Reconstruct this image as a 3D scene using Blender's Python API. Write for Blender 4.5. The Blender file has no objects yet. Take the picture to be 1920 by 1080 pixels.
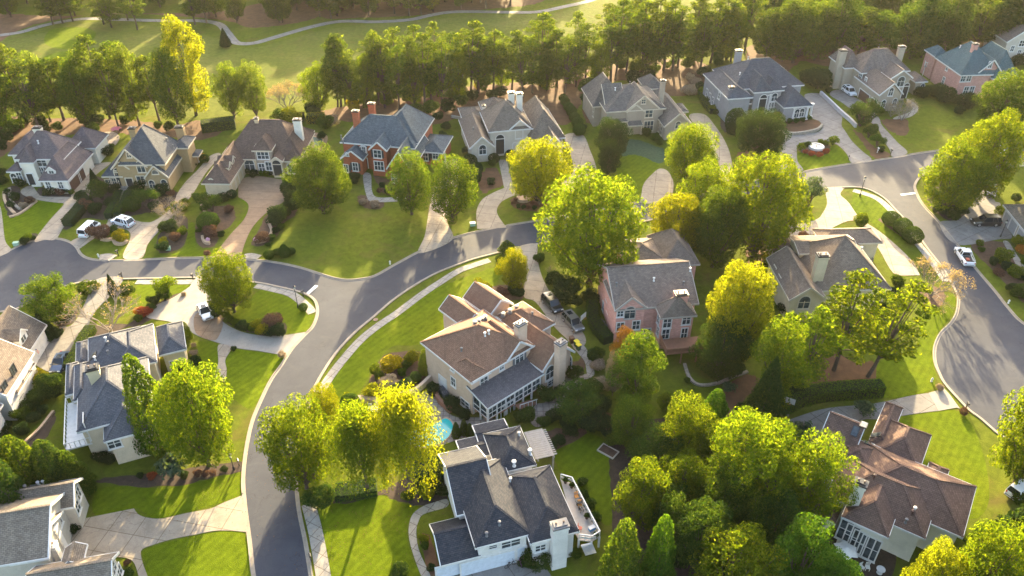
import bpy, bmesh, math, random
import numpy as np
from mathutils import Vector, Matrix
from mathutils.geometry import tessellate_polygon
R = math.radians
scene = bpy.context.scene
col = scene.collection
# ------------------------------------------------------------ camera
CAM_H = 82.0
PITCH = R(35.9)
FPX = 28/36*1920
cd = bpy.data.cameras.new('camera'); cam = bpy.data.objects.new('camera', cd); col.objects.link(cam)
cd.sensor_width = 36; cd.lens = 28; cd.clip_start = 1; cd.clip_end = 4000
cam.location = (0, 0, CAM_H); cam.rotation_euler = (math.pi/2-PITCH, 0, 0)
scene.camera = cam
# ------------------------------------------------------------ sky, sun, exposure
SUN_EL, SUN_AZ = R(14.0), R(6.0)          # azimuth measured from +Y (away from the camera) towards +X
w = bpy.data.worlds.new('World'); scene.world = w; w.use_nodes = True
nt = w.node_tree
sky = nt.nodes.new('ShaderNodeTexSky'); sky.sky_type = 'NISHITA'; sky.sun_disc = False
sky.sun_elevation = SUN_EL; sky.sun_rotation = SUN_AZ; sky.air_density = 1.0; sky.dust_density = 5.0; sky.ozone_density = 0.6
bg = nt.nodes['Background']; bg.inputs['Strength'].default_value = 0.15
nt.links.new(sky.outputs['Color'], bg.inputs['Color'])
sl = bpy.data.lights.new('sun', 'SUN'); sl.energy = 5.0; sl.angle = R(0.6); sl.color = (1.0, 0.79, 0.44)
so = bpy.data.objects.new('sun', sl); col.objects.link(so)
sd = Vector((math.sin(SUN_AZ)*math.cos(SUN_EL), math.cos(SUN_AZ)*math.cos(SUN_EL), math.sin(SUN_EL)))
so.rotation_euler = sd.to_track_quat('Z', 'Y').to_euler(); so.location = sd*400
scene.view_settings.view_transform = 'Standard'; scene.view_settings.look = 'None'
scene.view_settings.exposure = 2.85; scene.view_settings.gamma = 1.0
scene.cycles.max_bounces = 6; scene.cycles.diffuse_bounces = 3; scene.cycles.transmission_bounces = 3
scene.cycles.transparent_max_bounces = 4; scene.cycles.volume_bounces = 0
# ------------------------------------------------------------ map a traced photo position to the ground
CP, SP = math.cos(PITCH), math.sin(PITCH)
def ray(px, py):
    x, y = (px-960)/FPX, (540-py)/FPX
    return Vector((x, CP+y*SP, -SP+y*CP))
def P(px, py, z=0.0):
    d = ray(px, py); t = (z-CAM_H)/d.z
    return Vector((d.x*t, d.y*t, z))
def proj(v):
    x, y, z = v.x, v.y, v.z-CAM_H
    dep = y*CP - z*SP; up = y*SP + z*CP
    return 960+FPX*x/dep, 540-FPX*up/dep
def ppm(px, py, z=0):
    v = P(px, py, z); return FPX/(v.y*CP-(v.z-CAM_H)*SP)
def height_to(base, topy):
    lo, hi = 0.1, 60.0
    for _ in range(40):
        m = (lo+hi)/2
        if proj(Vector((base.x, base.y, m)))[1] > topy: lo = m
        else: hi = m
    return lo
def Z(ox, oy, k): return lambda x, y: (ox+x*k, oy+y*k)
V1=Z(0,0,.25); V2=Z(480,0,.25); V3=Z(960,0,.25); V4=Z(1440,0,.25)
V5=Z(0,220,.24067); V6=Z(380,200,.24067); V7=Z(760,160,.24067); V8=Z(1080,130,.24067)
W1=Z(1280,70,.24067); W2=Z(1540,60,.24081); W3=Z(1600,220,.22222); W4=Z(1100,420,.25918)
W5=Z(1420,380,.25924); W6=Z(760,520,.27778); W7=Z(780,760,.29641); W8=Z(1460,740,.31485)
X1=Z(0,480,.25924); X2=Z(0,640,.24067); X3=Z(0,820,.25); X4=Z(340,460,.25924); X5=Z(440,700,.35176)
X6=Z(1100,640,.40744); X7=Z(1560,500,.27778); X8=Z(860,400,.27778)
U1=Z(0,400,.16667); U2=Z(1780,300,.29661); U3=Z(220,320,.17708); U4=Z(600,620,.18519); U5=Z(0,560,.25)
U6=Z(1240,640,.24078); U7=Z(1440,180,.14815); U8=Z(0,240,.22222); F=Z(0,0,1)
# ------------------------------------------------------------ objects
def tag(o, label=None, cat=None, group=None, kind=None):
    if label: o['label'] = label
    if cat: o['category'] = cat
    if group: o['group'] = group
    if kind: o['kind'] = kind
    return o
def empty(name, loc, rz=0, label=None, cat=None, group=None):
    o = bpy.data.objects.new(name, None); col.objects.link(o); o.location = loc; o.rotation_euler = (0, 0, rz)
    o.empty_display_size = .5
    return tag(o, label, cat, group)
def link(name, me, parent=None, loc=(0, 0, 0), rot=(0, 0, 0), scl=(1, 1, 1)):
    o = bpy.data.objects.new(name, me); col.objects.link(o)
    o.location = loc; o.rotation_euler = rot; o.scale = scl
    if parent: o.parent = parent
    return o
class MB:
    def __init__(s): s.v = []; s.f = []; s.uv = []; s.sm = []; s.mi = []; s.cm = 0
    def face(s, pts, uv=None, smooth=False):
        n = len(s.v); s.v += [tuple(p) for p in pts]; s.f.append(tuple(range(n, n+len(pts))))
        s.uv.append(uv if uv else [(p[0], p[1]) for p in pts]); s.sm.append(smooth); s.mi.append(s.cm)
    def box(s, c, d, rz=0, m=None):
        hx, hy, hz = d[0]/2, d[1]/2, d[2]/2
        M = m if m is not None else Matrix.Rotation(rz, 3, 'Z')
        q = [Vector(c)+M@Vector((x*hx, y*hy, z*hz)) for z in (-1, 1) for y in (-1, 1) for x in (-1, 1)]
        for a in ((0, 2, 3, 1), (4, 5, 7, 6), (0, 1, 5, 4), (1, 3, 7, 5), (3, 2, 6, 7), (2, 0, 4, 6)): s.face([q[i] for i in a])
        return s
    def span(s, a, b):
        return s.box(((a[0]+b[0])/2, (a[1]+b[1])/2, (a[2]+b[2])/2), (abs(b[0]-a[0]), abs(b[1]-a[1]), abs(b[2]-a[2])))
    def beam(s, a, b, w, h):
        a, b = Vector(a), Vector(b); d = b-a; L = d.length
        if L < 1e-6: return s
        x = d/L; up = Vector((0, 0, 1)) if abs(x.z) < .95 else Vector((0, 1, 0))
        y = up.cross(x).normalized(); z = x.cross(y)
        return s.box((a+b)/2, (L, w, h), m=Matrix((x, y, z)).transposed())
    def tube(s, pts, rad, n=8, cap=True):
        pts = [Vector(p) for p in pts]; rings = []
        for i, p in enumerate(pts):
            d = (pts[min(i+1, len(pts)-1)]-pts[max(i-1, 0)]).normalized()
            u = Vector((1, 0, 0)) if abs(d.x) < .8 else Vector((0, 1, 0))
            a = d.cross(u).normalized(); b = d.cross(a); r = rad[i] if isinstance(rad, (list, tuple)) else rad
            rings.append([p+(a*math.cos(2*math.pi*k/n)+b*math.sin(2*math.pi*k/n))*r for k in range(n)])
        for i in range(len(rings)-1):
            for k in range(n):
                k2 = (k+1) % n; s.face([rings[i][k], rings[i][k2], rings[i+1][k2], rings[i+1][k]], smooth=True)
        if cap: s.face(rings[0][::-1]); s.face(rings[-1])
        return s
    def lathe(s, prof, c=(0, 0, 0), n=16):
        for i in range(len(prof)-1):
            (r0, z0), (r1, z1) = prof[i], prof[i+1]
            for k in range(n):
                a, b = 2*math.pi*k/n, 2*math.pi*(k+1)/n
                q = [(c[0]+r0*math.cos(a), c[1]+r0*math.sin(a), c[2]+z0), (c[0]+r0*math.cos(b), c[1]+r0*math.sin(b), c[2]+z0),
                     (c[0]+r1*math.cos(b), c[1]+r1*math.sin(b), c[2]+z1), (c[0]+r1*math.cos(a), c[1]+r1*math.sin(a), c[2]+z1)]
                if r0 < 1e-6: q = q[1:]
                elif r1 < 1e-6: q = q[:3]
                s.face(q, smooth=True)
        return s
    def prism(s, poly, z0, z1, bottom=False):
        pts = [Vector((p[0], p[1], 0)) for p in poly]
        ar = sum(pts[i].x*pts[(i+1) % len(pts)].y-pts[(i+1) % len(pts)].x*pts[i].y for i in range(len(pts)))
        if ar < 0: pts = pts[::-1]
        for t in tessellate_polygon([pts]):
            q = [pts[i] for i in t]
            if (q[1]-q[0]).cross(q[2]-q[0]).z < 0: q = q[::-1]
            s.face([(p.x, p.y, z1) for p in q])
            if bottom: s.face([(p.x, p.y, z0) for p in q[::-1]])
        if z1-z0 > 1e-4:
            for i in range(len(pts)):
                a, b = pts[i], pts[(i+1) % len(pts)]
                s.face([(a.x, a.y, z0), (b.x, b.y, z0), (b.x, b.y, z1), (a.x, a.y, z1)])
        return s
    def mesh(s, name, mats):
        me = bpy.data.meshes.new(name); me.from_pydata(s.v, [], s.f)
        uvl = me.uv_layers.new(name='UVMap')
        flat = [c for u in s.uv for p in u for c in (p[0], p[1])]
        uvl.data.foreach_set('uv', flat)
        me.polygons.foreach_set('use_smooth', s.sm)
        for m in (mats if isinstance(mats, (list, tuple)) else [mats]): me.materials.append(m)
        if any(s.mi): me.polygons.foreach_set('material_index', s.mi)
        me.update(); return me
    def build(s, name, mats, parent=None, loc=(0, 0, 0), rot=(0, 0, 0)):
        if not s.f: return None
        return link(name, s.mesh(name, mats), parent, loc, rot)
# ------------------------------------------------------------ materials
def newmat(name):
    m = bpy.data.materials.new(name); m.use_nodes = True
    n = m.node_tree.nodes; return m, n, m.node_tree.links, n['Principled BSDF']
def ramp(n, l, fac, stops):
    r = n.new('ShaderNodeValToRGB'); e = r.color_ramp.elements
    while len(e) < len(stops): e.new(.5)
    for i, (p, c) in enumerate(stops): e[i].position = p; e[i].color = (*c, 1)
    l.new(fac, r.inputs[0]); return r.outputs[0]
def noise(n, l, vec, scale, detail=4, rough=.55, dist=0):
    t = n.new('ShaderNodeTexNoise'); t.inputs['Scale'].default_value = scale; t.inputs['Detail'].default_value = detail
    t.inputs['Roughness'].default_value = rough; t.inputs['Distortion'].default_value = dist
    if vec: l.new(vec, t.inputs['Vector'])
    return t.outputs['Fac']
def mixc(n, l, a, b, fac, mode='MIX'):
    x = n.new('ShaderNodeMix'); x.data_type = 'RGBA'; x.blend_type = mode
    for s_, i in ((a, 6), (b, 7)):
        if isinstance(s_, (tuple, list)): x.inputs[i].default_value = (*s_, 1)
        else: l.new(s_, x.inputs[i])
    if isinstance(fac, float): x.inputs[0].default_value = fac
    else: l.new(fac, x.inputs[0])
    return x.outputs[2]
def geo(n, name='Position'): return n.new('ShaderNodeNewGeometry').outputs[name]
def sc3(c, k): return tuple(min(1, x*k) for x in c)
def bump(n, l, b, h, st, dist=.05):
    bp = n.new('ShaderNodeBump'); bp.inputs['Strength'].default_value = st; bp.inputs['Distance'].default_value = dist
    l.new(h, bp.inputs['Height']); l.new(bp.outputs[0], b.inputs['Normal'])
_mc = {}
def grass(name, a, b, c, stripes=0, rot=0, brown=.0):
    m, n, l, bs = newmat(name); pos = geo(n)
    c1 = ramp(n, l, noise(n, l, pos, .06, 5, .6, .6), [(.3, a), (.55, b), (.75, c)])
    f2 = noise(n, l, pos, .8, 6, .72, .5)
    c2 = mixc(n, l, c1, ramp(n, l, f2, [(.3, (.5, .52, .45)), (.65, (1.28, 1.26, 1.2))]), .62, 'MULTIPLY')
    f3 = noise(n, l, pos, 9, 3, .7)
    c3 = mixc(n, l, c2, ramp(n, l, f3, [(.3, (.6, .6, .6)), (.7, (1.35, 1.35, 1.3))]), .6, 'MULTIPLY')
    if brown:
        f4 = noise(n, l, pos, .16, 4, .6, 1.2)
        c3 = mixc(n, l, c3, (.11, .075, .03), ramp(n, l, f4, [(.52, (0, 0, 0)), (.72, (brown,)*3)]))
    if stripes:
        mp = n.new('ShaderNodeMapping'); mp.inputs['Rotation'].default_value = (0, 0, rot); l.new(pos, mp.inputs['Vector'])
        wv = n.new('ShaderNodeTexWave'); wv.inputs['Scale'].default_value = .32; wv.inputs['Distortion'].default_value = 1.2; wv.inputs['Detail'].default_value = 1
        l.new(mp.outputs[0], wv.inputs['Vector'])
        c3 = mixc(n, l, c3, ramp(n, l, wv.outputs['Fac'], [(.2, (.82, .84, .8)), (.8, (1.12, 1.1, 1.1))]), float(stripes), 'MULTIPLY')
    l.new(c3, bs.inputs['Base Color']); bs.inputs['Roughness'].default_value = .95; bs.inputs['Specular IOR Level'].default_value = .02
    bump(n, l, bs, f3, .8, .12)
    return m
def stone(name, a, b, scale=.8, fine=12, rough=.9, joint=None, rot=0, stain=None, bmp=.15):
    m, n, l, bs = newmat(name); pos = geo(n)
    c = ramp(n, l, noise(n, l, pos, scale, 6, .65, .5), [(.3, a), (.7, b)])
    f3 = noise(n, l, pos, fine, 3, .7)
    c = mixc(n, l, c, ramp(n, l, f3, [(.3, (.8, .8, .8)), (.7, (1.15, 1.15, 1.15))]), .6, 'MULTIPLY')
    if stain:
        f4 = noise(n, l, pos, .35, 6, .7, 1.5)
        c = mixc(n, l, c, stain, ramp(n, l, f4, [(.5, (0, 0, 0)), (.75, (.6, .6, .6))]))
    if joint:
        mp = n.new('ShaderNodeMapping'); mp.inputs['Rotation'].default_value = (0, 0, rot); l.new(pos, mp.inputs['Vector'])
        bt = n.new('ShaderNodeTexBrick'); bt.offset = 0; bt.inputs['Scale'].default_value = 1; bt.inputs['Brick Width'].default_value = joint[0]
        bt.inputs['Row Height'].default_value = joint[1]; bt.inputs['Mortar Size'].default_value = .05; bt.inputs['Mortar Smooth'].default_value = .3
        bt.inputs['Color1'].default_value = (1, 1, 1, 1); bt.inputs['Color2'].default_value = (.86, .86, .87, 1); bt.inputs['Mortar'].default_value = (.38, .34, .3, 1)
        l.new(mp.outputs[0], bt.inputs['Vector'])
        c = mixc(n, l, c, bt.outputs['Color'], .85, 'MULTIPLY')
        vo = n.new('ShaderNodeTexVoronoi'); vo.feature = 'DISTANCE_TO_EDGE'; vo.inputs['Scale'].default_value = .22
        wp = n.new('ShaderNodeMix'); wp.data_type = 'VECTOR'; wp.inputs[0].default_value = .5
        nz = n.new('ShaderNodeTexNoise'); nz.inputs['Scale'].default_value = .6; l.new(pos, nz.inputs['Vector'])
        va = n.new('ShaderNodeVectorMath'); va.operation = 'ADD'; l.new(pos, va.inputs[0])
        vs = n.new('ShaderNodeVectorMath'); vs.operation = 'SCALE'; vs.inputs['Scale'].default_value = 2.5; l.new(nz.outputs['Color'], vs.inputs[0]); l.new(vs.outputs[0], va.inputs[1])
        l.new(va.outputs[0], vo.inputs['Vector'])
        c = mixc(n, l, c, ramp(n, l, vo.outputs['Distance'], [(.0, (.45, .42, .4)), (.012, (1, 1, 1))]), .45, 'MULTIPLY')
    l.new(c, bs.inputs['Base Color']); bs.inputs['Roughness'].default_value = rough; bs.inputs['Specular IOR Level'].default_value = .25
    if bmp: bump(n, l, bs, f3, bmp, .04)
    return m
def paint(name, c, rough=.5, metal=0, var=.12, coat=0, emit=None):
    k = (name,)
    if k in _mc: return _mc[k]
    m, n, l, bs = newmat(name)
    if var:
        tc = n.new('ShaderNodeTexCoord').outputs['Object']
        f = noise(n, l, tc, 1.7, 5, .65)
        l.new(ramp(n, l, f, [(.3, sc3(c, 1-var)), (.7, sc3(c, 1+var))]), bs.inputs['Base Color'])
    else: bs.inputs['Base Color'].default_value = (*c, 1)
    bs.inputs['Roughness'].default_value = rough; bs.inputs['Metallic'].default_value = metal; bs.inputs['Coat Weight'].default_value = coat
    _mc[k] = m; return m
def wallmat(name, c, kind='stucco'):
    m, n, l, bs = newmat(name); tc = n.new('ShaderNodeTexCoord').outputs['Object']
    f = noise(n, l, tc, .5, 6, .65, .4); f3 = noise(n, l, tc, 7, 3, .7)
    cc = ramp(n, l, f, [(.3, sc3(c, .86)), (.7, sc3(c, 1.1))])
    uv = n.new('ShaderNodeUVMap').outputs[0]
    if kind == 'brick':
        b = n.new('ShaderNodeTexBrick'); b.inputs['Scale'].default_value = 1; b.inputs['Brick Width'].default_value = .45; b.inputs['Row Height'].default_value = .16
        b.inputs['Mortar Size'].default_value = .018; b.inputs['Color1'].default_value = (.72, .66, .66, 1); b.inputs['Color2'].default_value = (1.0, 1, 1, 1)
        b.inputs['Mortar'].default_value = (.95, .98, 1, 1); l.new(uv, b.inputs['Vector'])
        cc = mixc(n, l, cc, b.outputs['Color'], .9, 'MULTIPLY')
    elif kind == 'siding':
        sp = n.new('ShaderNodeSeparateXYZ'); l.new(uv, sp.inputs[0])
        mo = n.new('ShaderNodeMath'); mo.operation = 'FRACT'; mu = n.new('ShaderNodeMath'); mu.operation = 'MULTIPLY'; mu.inputs[1].default_value = 4.2
        l.new(sp.outputs['Y'], mu.inputs[0]); l.new(mu.outputs[0], mo.inputs[0])
        bump(n, l, bs, mo.outputs[0], .5, .05)
    cc = mixc(n, l, cc, ramp(n, l, f3, [(.3, (.88, .88, .88)), (.7, (1.08, 1.08, 1.08))]), .6, 'MULTIPLY')
    l.new(cc, bs.inputs['Base Color']); bs.inputs['Roughness'].default_value = .85; bs.inputs['Specular IOR Level'].default_value = .2
    return m
def roofmat(name, a, b, streak=.5):
    m, n, l, bs = newmat(name); uv = n.new('ShaderNodeUVMap').outputs[0]
    tc = n.new('ShaderNodeTexCoord').outputs['Object']
    bt = n.new('ShaderNodeTexBrick'); bt.inputs['Scale'].default_value = 1; bt.inputs['Brick Width'].default_value = .42; bt.inputs['Row Height'].default_value = .21
    bt.inputs['Mortar Size'].default_value = .02; bt.inputs['Mortar Smooth'].default_value = .6; bt.inputs['Bias'].default_value = 0
    bt.inputs['Color1'].default_value = (*a, 1); bt.inputs['Color2'].default_value = (*b, 1); bt.inputs['Mortar'].default_value = (*sc3(a, .45), 1)
    l.new(uv, bt.inputs['Vector'])
    f = noise(n, l, tc, .35, 6, .7, .8)
    c = mixc(n, l, bt.outputs['Color'], ramp(n, l, f, [(.3, (.74, .74, .76)), (.7, (1.2, 1.18, 1.15))]), .7, 'MULTIPLY')
    mp = n.new('ShaderNodeMapping'); mp.inputs['Scale'].default_value = (1.3, .12, 1); l.new(uv, mp.inputs['Vector'])
    f2 = noise(n, l, mp.outputs[0], 1.0, 5, .7)
    c = mixc(n, l, c, ramp(n, l, f2, [(.35, (.72, .72, .74)), (.62, (1.08, 1.08, 1.06))]), float(streak), 'MULTIPLY')
    f3 = noise(n, l, tc, 5, 2, .7)
    c = mixc(n, l, c, ramp(n, l, f3, [(.3, (.75, .75, .75)), (.7, (1.22, 1.22, 1.22))]), .6, 'MULTIPLY')
    l.new(c, bs.inputs['Base Color']); bs.inputs['Roughness'].default_value = .92; bs.inputs['Specular IOR Level'].default_value = .1
    bump(n, l, bs, bt.outputs['Fac'], -.35, .04)
    return m
def leafmat(name, a, b, c=None, trans=.42, hue=.03):
    m, n, l, bs = newmat(name); out = n['Material Output']
    g = n.new('ShaderNodeNewGeometry'); oi = n.new('ShaderNodeObjectInfo')
    stops = [(.0, a), (.75, b)] + ([(1.0, c)] if c else [])
    cc = ramp(n, l, g.outputs['Random Per Island'], stops)
    hs = n.new('ShaderNodeHueSaturation'); l.new(cc, hs.inputs['Color'])
    mr = n.new('ShaderNodeMapRange'); mr.inputs[3].default_value = .5-hue; mr.inputs[4].default_value = .5+hue; l.new(oi.outputs['Random'], mr.inputs[0]); l.new(mr.outputs[0], hs.inputs['Hue'])
    mv = n.new('ShaderNodeMapRange'); mv.inputs[3].default_value = .9; mv.inputs[4].default_value = 1.12; l.new(oi.outputs['Random'], mv.inputs[0]); l.new(mv.outputs[0], hs.inputs['Value'])
    d = n.new('ShaderNodeBsdfDiffuse'); t = n.new('ShaderNodeBsdfTranslucent')
    l.new(mixc(n, l, hs.outputs[0], (.9, .95, 1.0), 1.0, 'MULTIPLY'), d.inputs['Color'])
    tc = mixc(n, l, hs.outputs[0], (2.6, 2.4, .50), 1.0, 'MULTIPLY'); l.new(tc, t.inputs['Color'])
    mx = n.new('ShaderNodeMixShader'); mx.inputs[0].default_value = trans; l.new(d.outputs[0], mx.inputs[1]); l.new(t.outputs[0], mx.inputs[2])
    n.remove(bs); l.new(mx.outputs[0], out.inputs['Surface'])
    return m
M = {}
M['bark'] = stone('bark', (.05, .036, .026), (.11, .08, .06), 2, 14, .95)
M['paleb'] = stone('pale bark', (.14, .12, .10), (.26, .22, .18), 2, 14, .95)
M['white'] = paint('white trim paint', (.56, .55, .535), .5)
M['cream'] = paint('cream trim paint', (.50, .43, .33), .5)
M['black'] = paint('black painted metal', (.015, .015, .017), .4)
M['dark'] = paint('dark opening', (.012, .012, .014), .7)
M['grey'] = paint('grey metal', (.13, .13, .135), .6, .2); M['flue'] = paint('rusty flue metal', (.10, .065, .05), .7)
M['wood'] = paint('stained deck wood', (.22, .10, .06), .8)
M['palewood'] = paint('weathered grey wood', (.36, .32, .28), .85)
m_, n_, l_, b_ = newmat('window glass')
f_ = noise(n_, l_, n_.new('ShaderNodeTexCoord').outputs['Object'], .9, 3, .6)
l_.new(ramp(n_, l_, f_, [(.35, (.02, .026, .032)), (.7, (.10, .12, .13))]), b_.inputs['Base Color']); b_.inputs['Roughness'].default_value = .06; b_.inputs['Specular IOR Level'].default_value = .6
M['glass'] = m_

# ------------------------------------------------------------ the warm evening air
hz = MB().span((-1500, -600, -1), (1500, 2500, 88)).mesh('haze', [])
hm = bpy.data.materials.new('evening haze'); hm.use_nodes = True; hm.node_tree.nodes.clear()
ho = hm.node_tree.nodes.new('ShaderNodeOutputMaterial'); hv = hm.node_tree.nodes.new('ShaderNodeVolumePrincipled')
hv.inputs['Color'].default_value = (.95, .93, .85, 1); hv.inputs['Density'].default_value = .00003; hv.inputs['Anisotropy'].default_value = .45
hm.node_tree.links.new(hv.outputs[0], ho.inputs['Volume']); hz.materials.append(hm)
tag(link('haze', hz), kind='stuff')
# ============================================================ ground, streets, drives
def spline(pts, closed=False, n=6):
    """Catmull-Rom through traced points; a repeated point makes a corner."""
    segs, cur = [], [pts[0]]
    for p in pts[1:]:
        if abs(p[0]-cur[-1][0])+abs(p[1]-cur[-1][1]) < 1e-6: segs.append(cur); cur = [p]
        else: cur.append(p)
    segs.append(cur); out = []
    for sg in segs:
        if len(sg) < 2: continue
        loop = closed and len(segs) == 1
        N = len(sg); m = N if loop else N-1
        for i in range(m):
            if loop: p0, p1, p2, p3 = sg[i-1], sg[i], sg[(i+1) % N], sg[(i+2) % N]
            else: p0, p1, p2, p3 = sg[max(i-1, 0)], sg[i], sg[i+1], sg[min(i+2, N-1)]
            for k in range(n):
                t = k/n; q = []
                for a, b, c, d in zip(p0, p1, p2, p3):
                    q.append(.5*(2*b+(c-a)*t+(2*a-5*b+4*c-d)*t*t+(3*b-a-3*c+d)*t**3))
                out.append(tuple(q))
        if not loop: out.append(tuple(sg[-1]))
    return out
def gp(pts, closed=True, n=5, smooth=True):
    w_ = [(v.x, v.y) for v in (P(*p) for p in pts)]
    return spline(w_, closed, n) if smooth else w_
def inside(p, poly):
    r = False; j = len(poly)-1
    for i in range(len(poly)):
        a, b = poly[i], poly[j]
        if (a[1] > p[1]) != (b[1] > p[1]) and p[0] < (b[0]-a[0])*(p[1]-a[1])/(b[1]-a[1]+1e-12)+a[0]: r = not r
        j = i
    return r
def zz(z, *pts): return [z(*p) for p in pts]
_lay = [0]
def rough(poly, amp, step=1.6, seed=3):
    rg = random.Random(seed); out = []
    for i in range(len(poly)):
        a, b = Vector(poly[i]), Vector(poly[(i+1) % len(poly)]); k = max(1, int((b-a).length/step))
        for j in range(k): out.append(tuple(a+(b-a)*j/k+Vector((rg.uniform(-amp, amp), rg.uniform(-amp, amp)))))
    return out
def sheet(name, poly, z0, z1, mat, kind='structure'):
    _lay[0] += 1; z1 += (_lay[0] % 40)*.0001
    o = MB().prism(poly, z0, z1).build(name, mat); o['kind'] = kind; return o
def ribbon(pts, off, w_, side=1):
    """closed polygon of a strip along a world polyline"""
    L, Rr = [], []
    for i, p in enumerate(pts):
        a, b = Vector(pts[max(i-1, 0)]), Vector(pts[min(i+1, len(pts)-1)])
        d = (b-a); d = d.normalized() if d.length > 1e-9 else Vector((1, 0)); nrm = Vector((-d.y, d.x))*side
        q = Vector(p); L.append(tuple(q+nrm*off)); Rr.append(tuple(q+nrm*(off+w_)))
    return L, Rr
M['lawn'] = grass('lawn grass', (.070, .092, .010), (.094, .112, .013), (.115, .120, .022), brown=.5)
M['lush'] = grass('lush mown grass', (.072, .106, .005), (.092, .124, .006), (.112, .132, .008), .42, R(38))
M['fair'] = grass('fairway grass', (.085, .105, .018), (.105, .118, .024), (.125, .128, .036), .35, R(70), .35)
def asphalt():
    m = stone('street asphalt', (.029, .033, .047), (.042, .046, .060), .25, 10, .85, stain=(.056, .058, .066), bmp=.2); n, l = m.node_tree.nodes, m.node_tree.links; b = n['Principled BSDF']
    src = b.inputs['Base Color'].links[0].from_socket; pos = geo(n)
    vo = n.new('ShaderNodeTexVoronoi'); vo.feature = 'DISTANCE_TO_EDGE'; vo.inputs['Scale'].default_value = .11
    nz = n.new('ShaderNodeTexNoise'); nz.inputs['Scale'].default_value = .35; nz.inputs['Detail'].default_value = 5; l.new(pos, nz.inputs['Vector'])
    vs = n.new('ShaderNodeVectorMath'); vs.operation = 'SCALE'; vs.inputs['Scale'].default_value = 9; l.new(nz.outputs['Color'], vs.inputs[0])
    va = n.new('ShaderNodeVectorMath'); va.operation = 'ADD'; l.new(pos, va.inputs[0]); l.new(vs.outputs[0], va.inputs[1]); l.new(va.outputs[0], vo.inputs['Vector'])
    c = mixc(n, l, src, ramp(n, l, vo.outputs['Distance'], [(.0, (.5, .5, .52)), (.006, (1, 1, 1))]), .8, 'MULTIPLY')
    f = noise(n, l, va.outputs[0], .5, 8, .8, 2.5); c = mixc(n, l, c, (.11, .108, .108), ramp(n, l, f, [(.62, (0, 0, 0)), (.72, (.5, .5, .5))]))
    f2 = noise(n, l, pos, .06, 2, .5); c = mixc(n, l, c, ramp(n, l, f2, [(.35, (.82, .82, .84)), (.65, (1.15, 1.14, 1.12))]), .8, 'MULTIPLY')
    l.new(c, b.inputs['Base Color']); return m
M['asphalt'] = asphalt()
M['conc'] = stone('drive concrete', (.25, .205, .155), (.34, .285, .22), .5, 9, .9, joint=(3.4, 3.0), rot=.2, stain=(.17, .14, .11))
M['conc2'] = stone('grey drive concrete', (.155, .145, .135), (.225, .21, .195), .5, 9, .9, joint=(4.2, 3.6), rot=-.55, stain=(.10, .092, .088))
M['newconc'] = stone('pale new concrete', (.21, .19, .165), (.275, .25, .22), .5, 9, .9, bmp=.05)
M['walk'] = stone('sidewalk concrete', (.24, .215, .185), (.32, .295, .26), .9, 9, .9, joint=(1.5, 1.5), rot=.5)
M['kerb'] = stone('kerb concrete', (.22, .185, .145), (.30, .255, .205), .9, 9, .9, bmp=.05)
M['stamped'] = stone('tan stamped paving', (.20, .13, .08), (.27, .18, .115), .7, 6, .88, joint=(30, 3.3), rot=.1, stain=(.17, .12, .085))
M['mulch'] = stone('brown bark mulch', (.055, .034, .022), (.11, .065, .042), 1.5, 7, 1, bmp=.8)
M['straw'] = stone('pine straw', (.070, .036, .019), (.125, .066, .034), .5, 6, 1, bmp=.6)
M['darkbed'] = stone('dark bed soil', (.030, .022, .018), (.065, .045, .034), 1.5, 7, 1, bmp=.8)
M['cover'] = stone('ivy ground cover', (.020, .045, .022), (.045, .080, .040), 1.6, 5, 1, bmp=1)
M['line'] = paint('road marking paint', (.74, .74, .72), .7)
M['rock'] = stone('stone wall', (.20, .17, .14), (.36, .31, .25), 2.4, 8, .95, bmp=.6)
M['tanrock'] = stone('tan stone edging', (.30, .20, .13), (.46, .33, .22), 2.4, 8, .95, bmp=.6)
M['paver'] = stone('patio paving', (.21, .17, .145), (.31, .26, .22), 1.2, 8, .9, joint=(.9, .9))
# one big ground sheet to the horizon
big = MB()
for i in range(-12, 13):
    for j in range(-4, 21):
        big.face([(i*110-55, j*110-55, 0), (i*110+55, j*110-55, 0), (i*110+55, j*110+55, 0), (i*110-55, j*110+55, 0)])
tag(big.build('lawn', M['lawn']), kind='structure')
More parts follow.
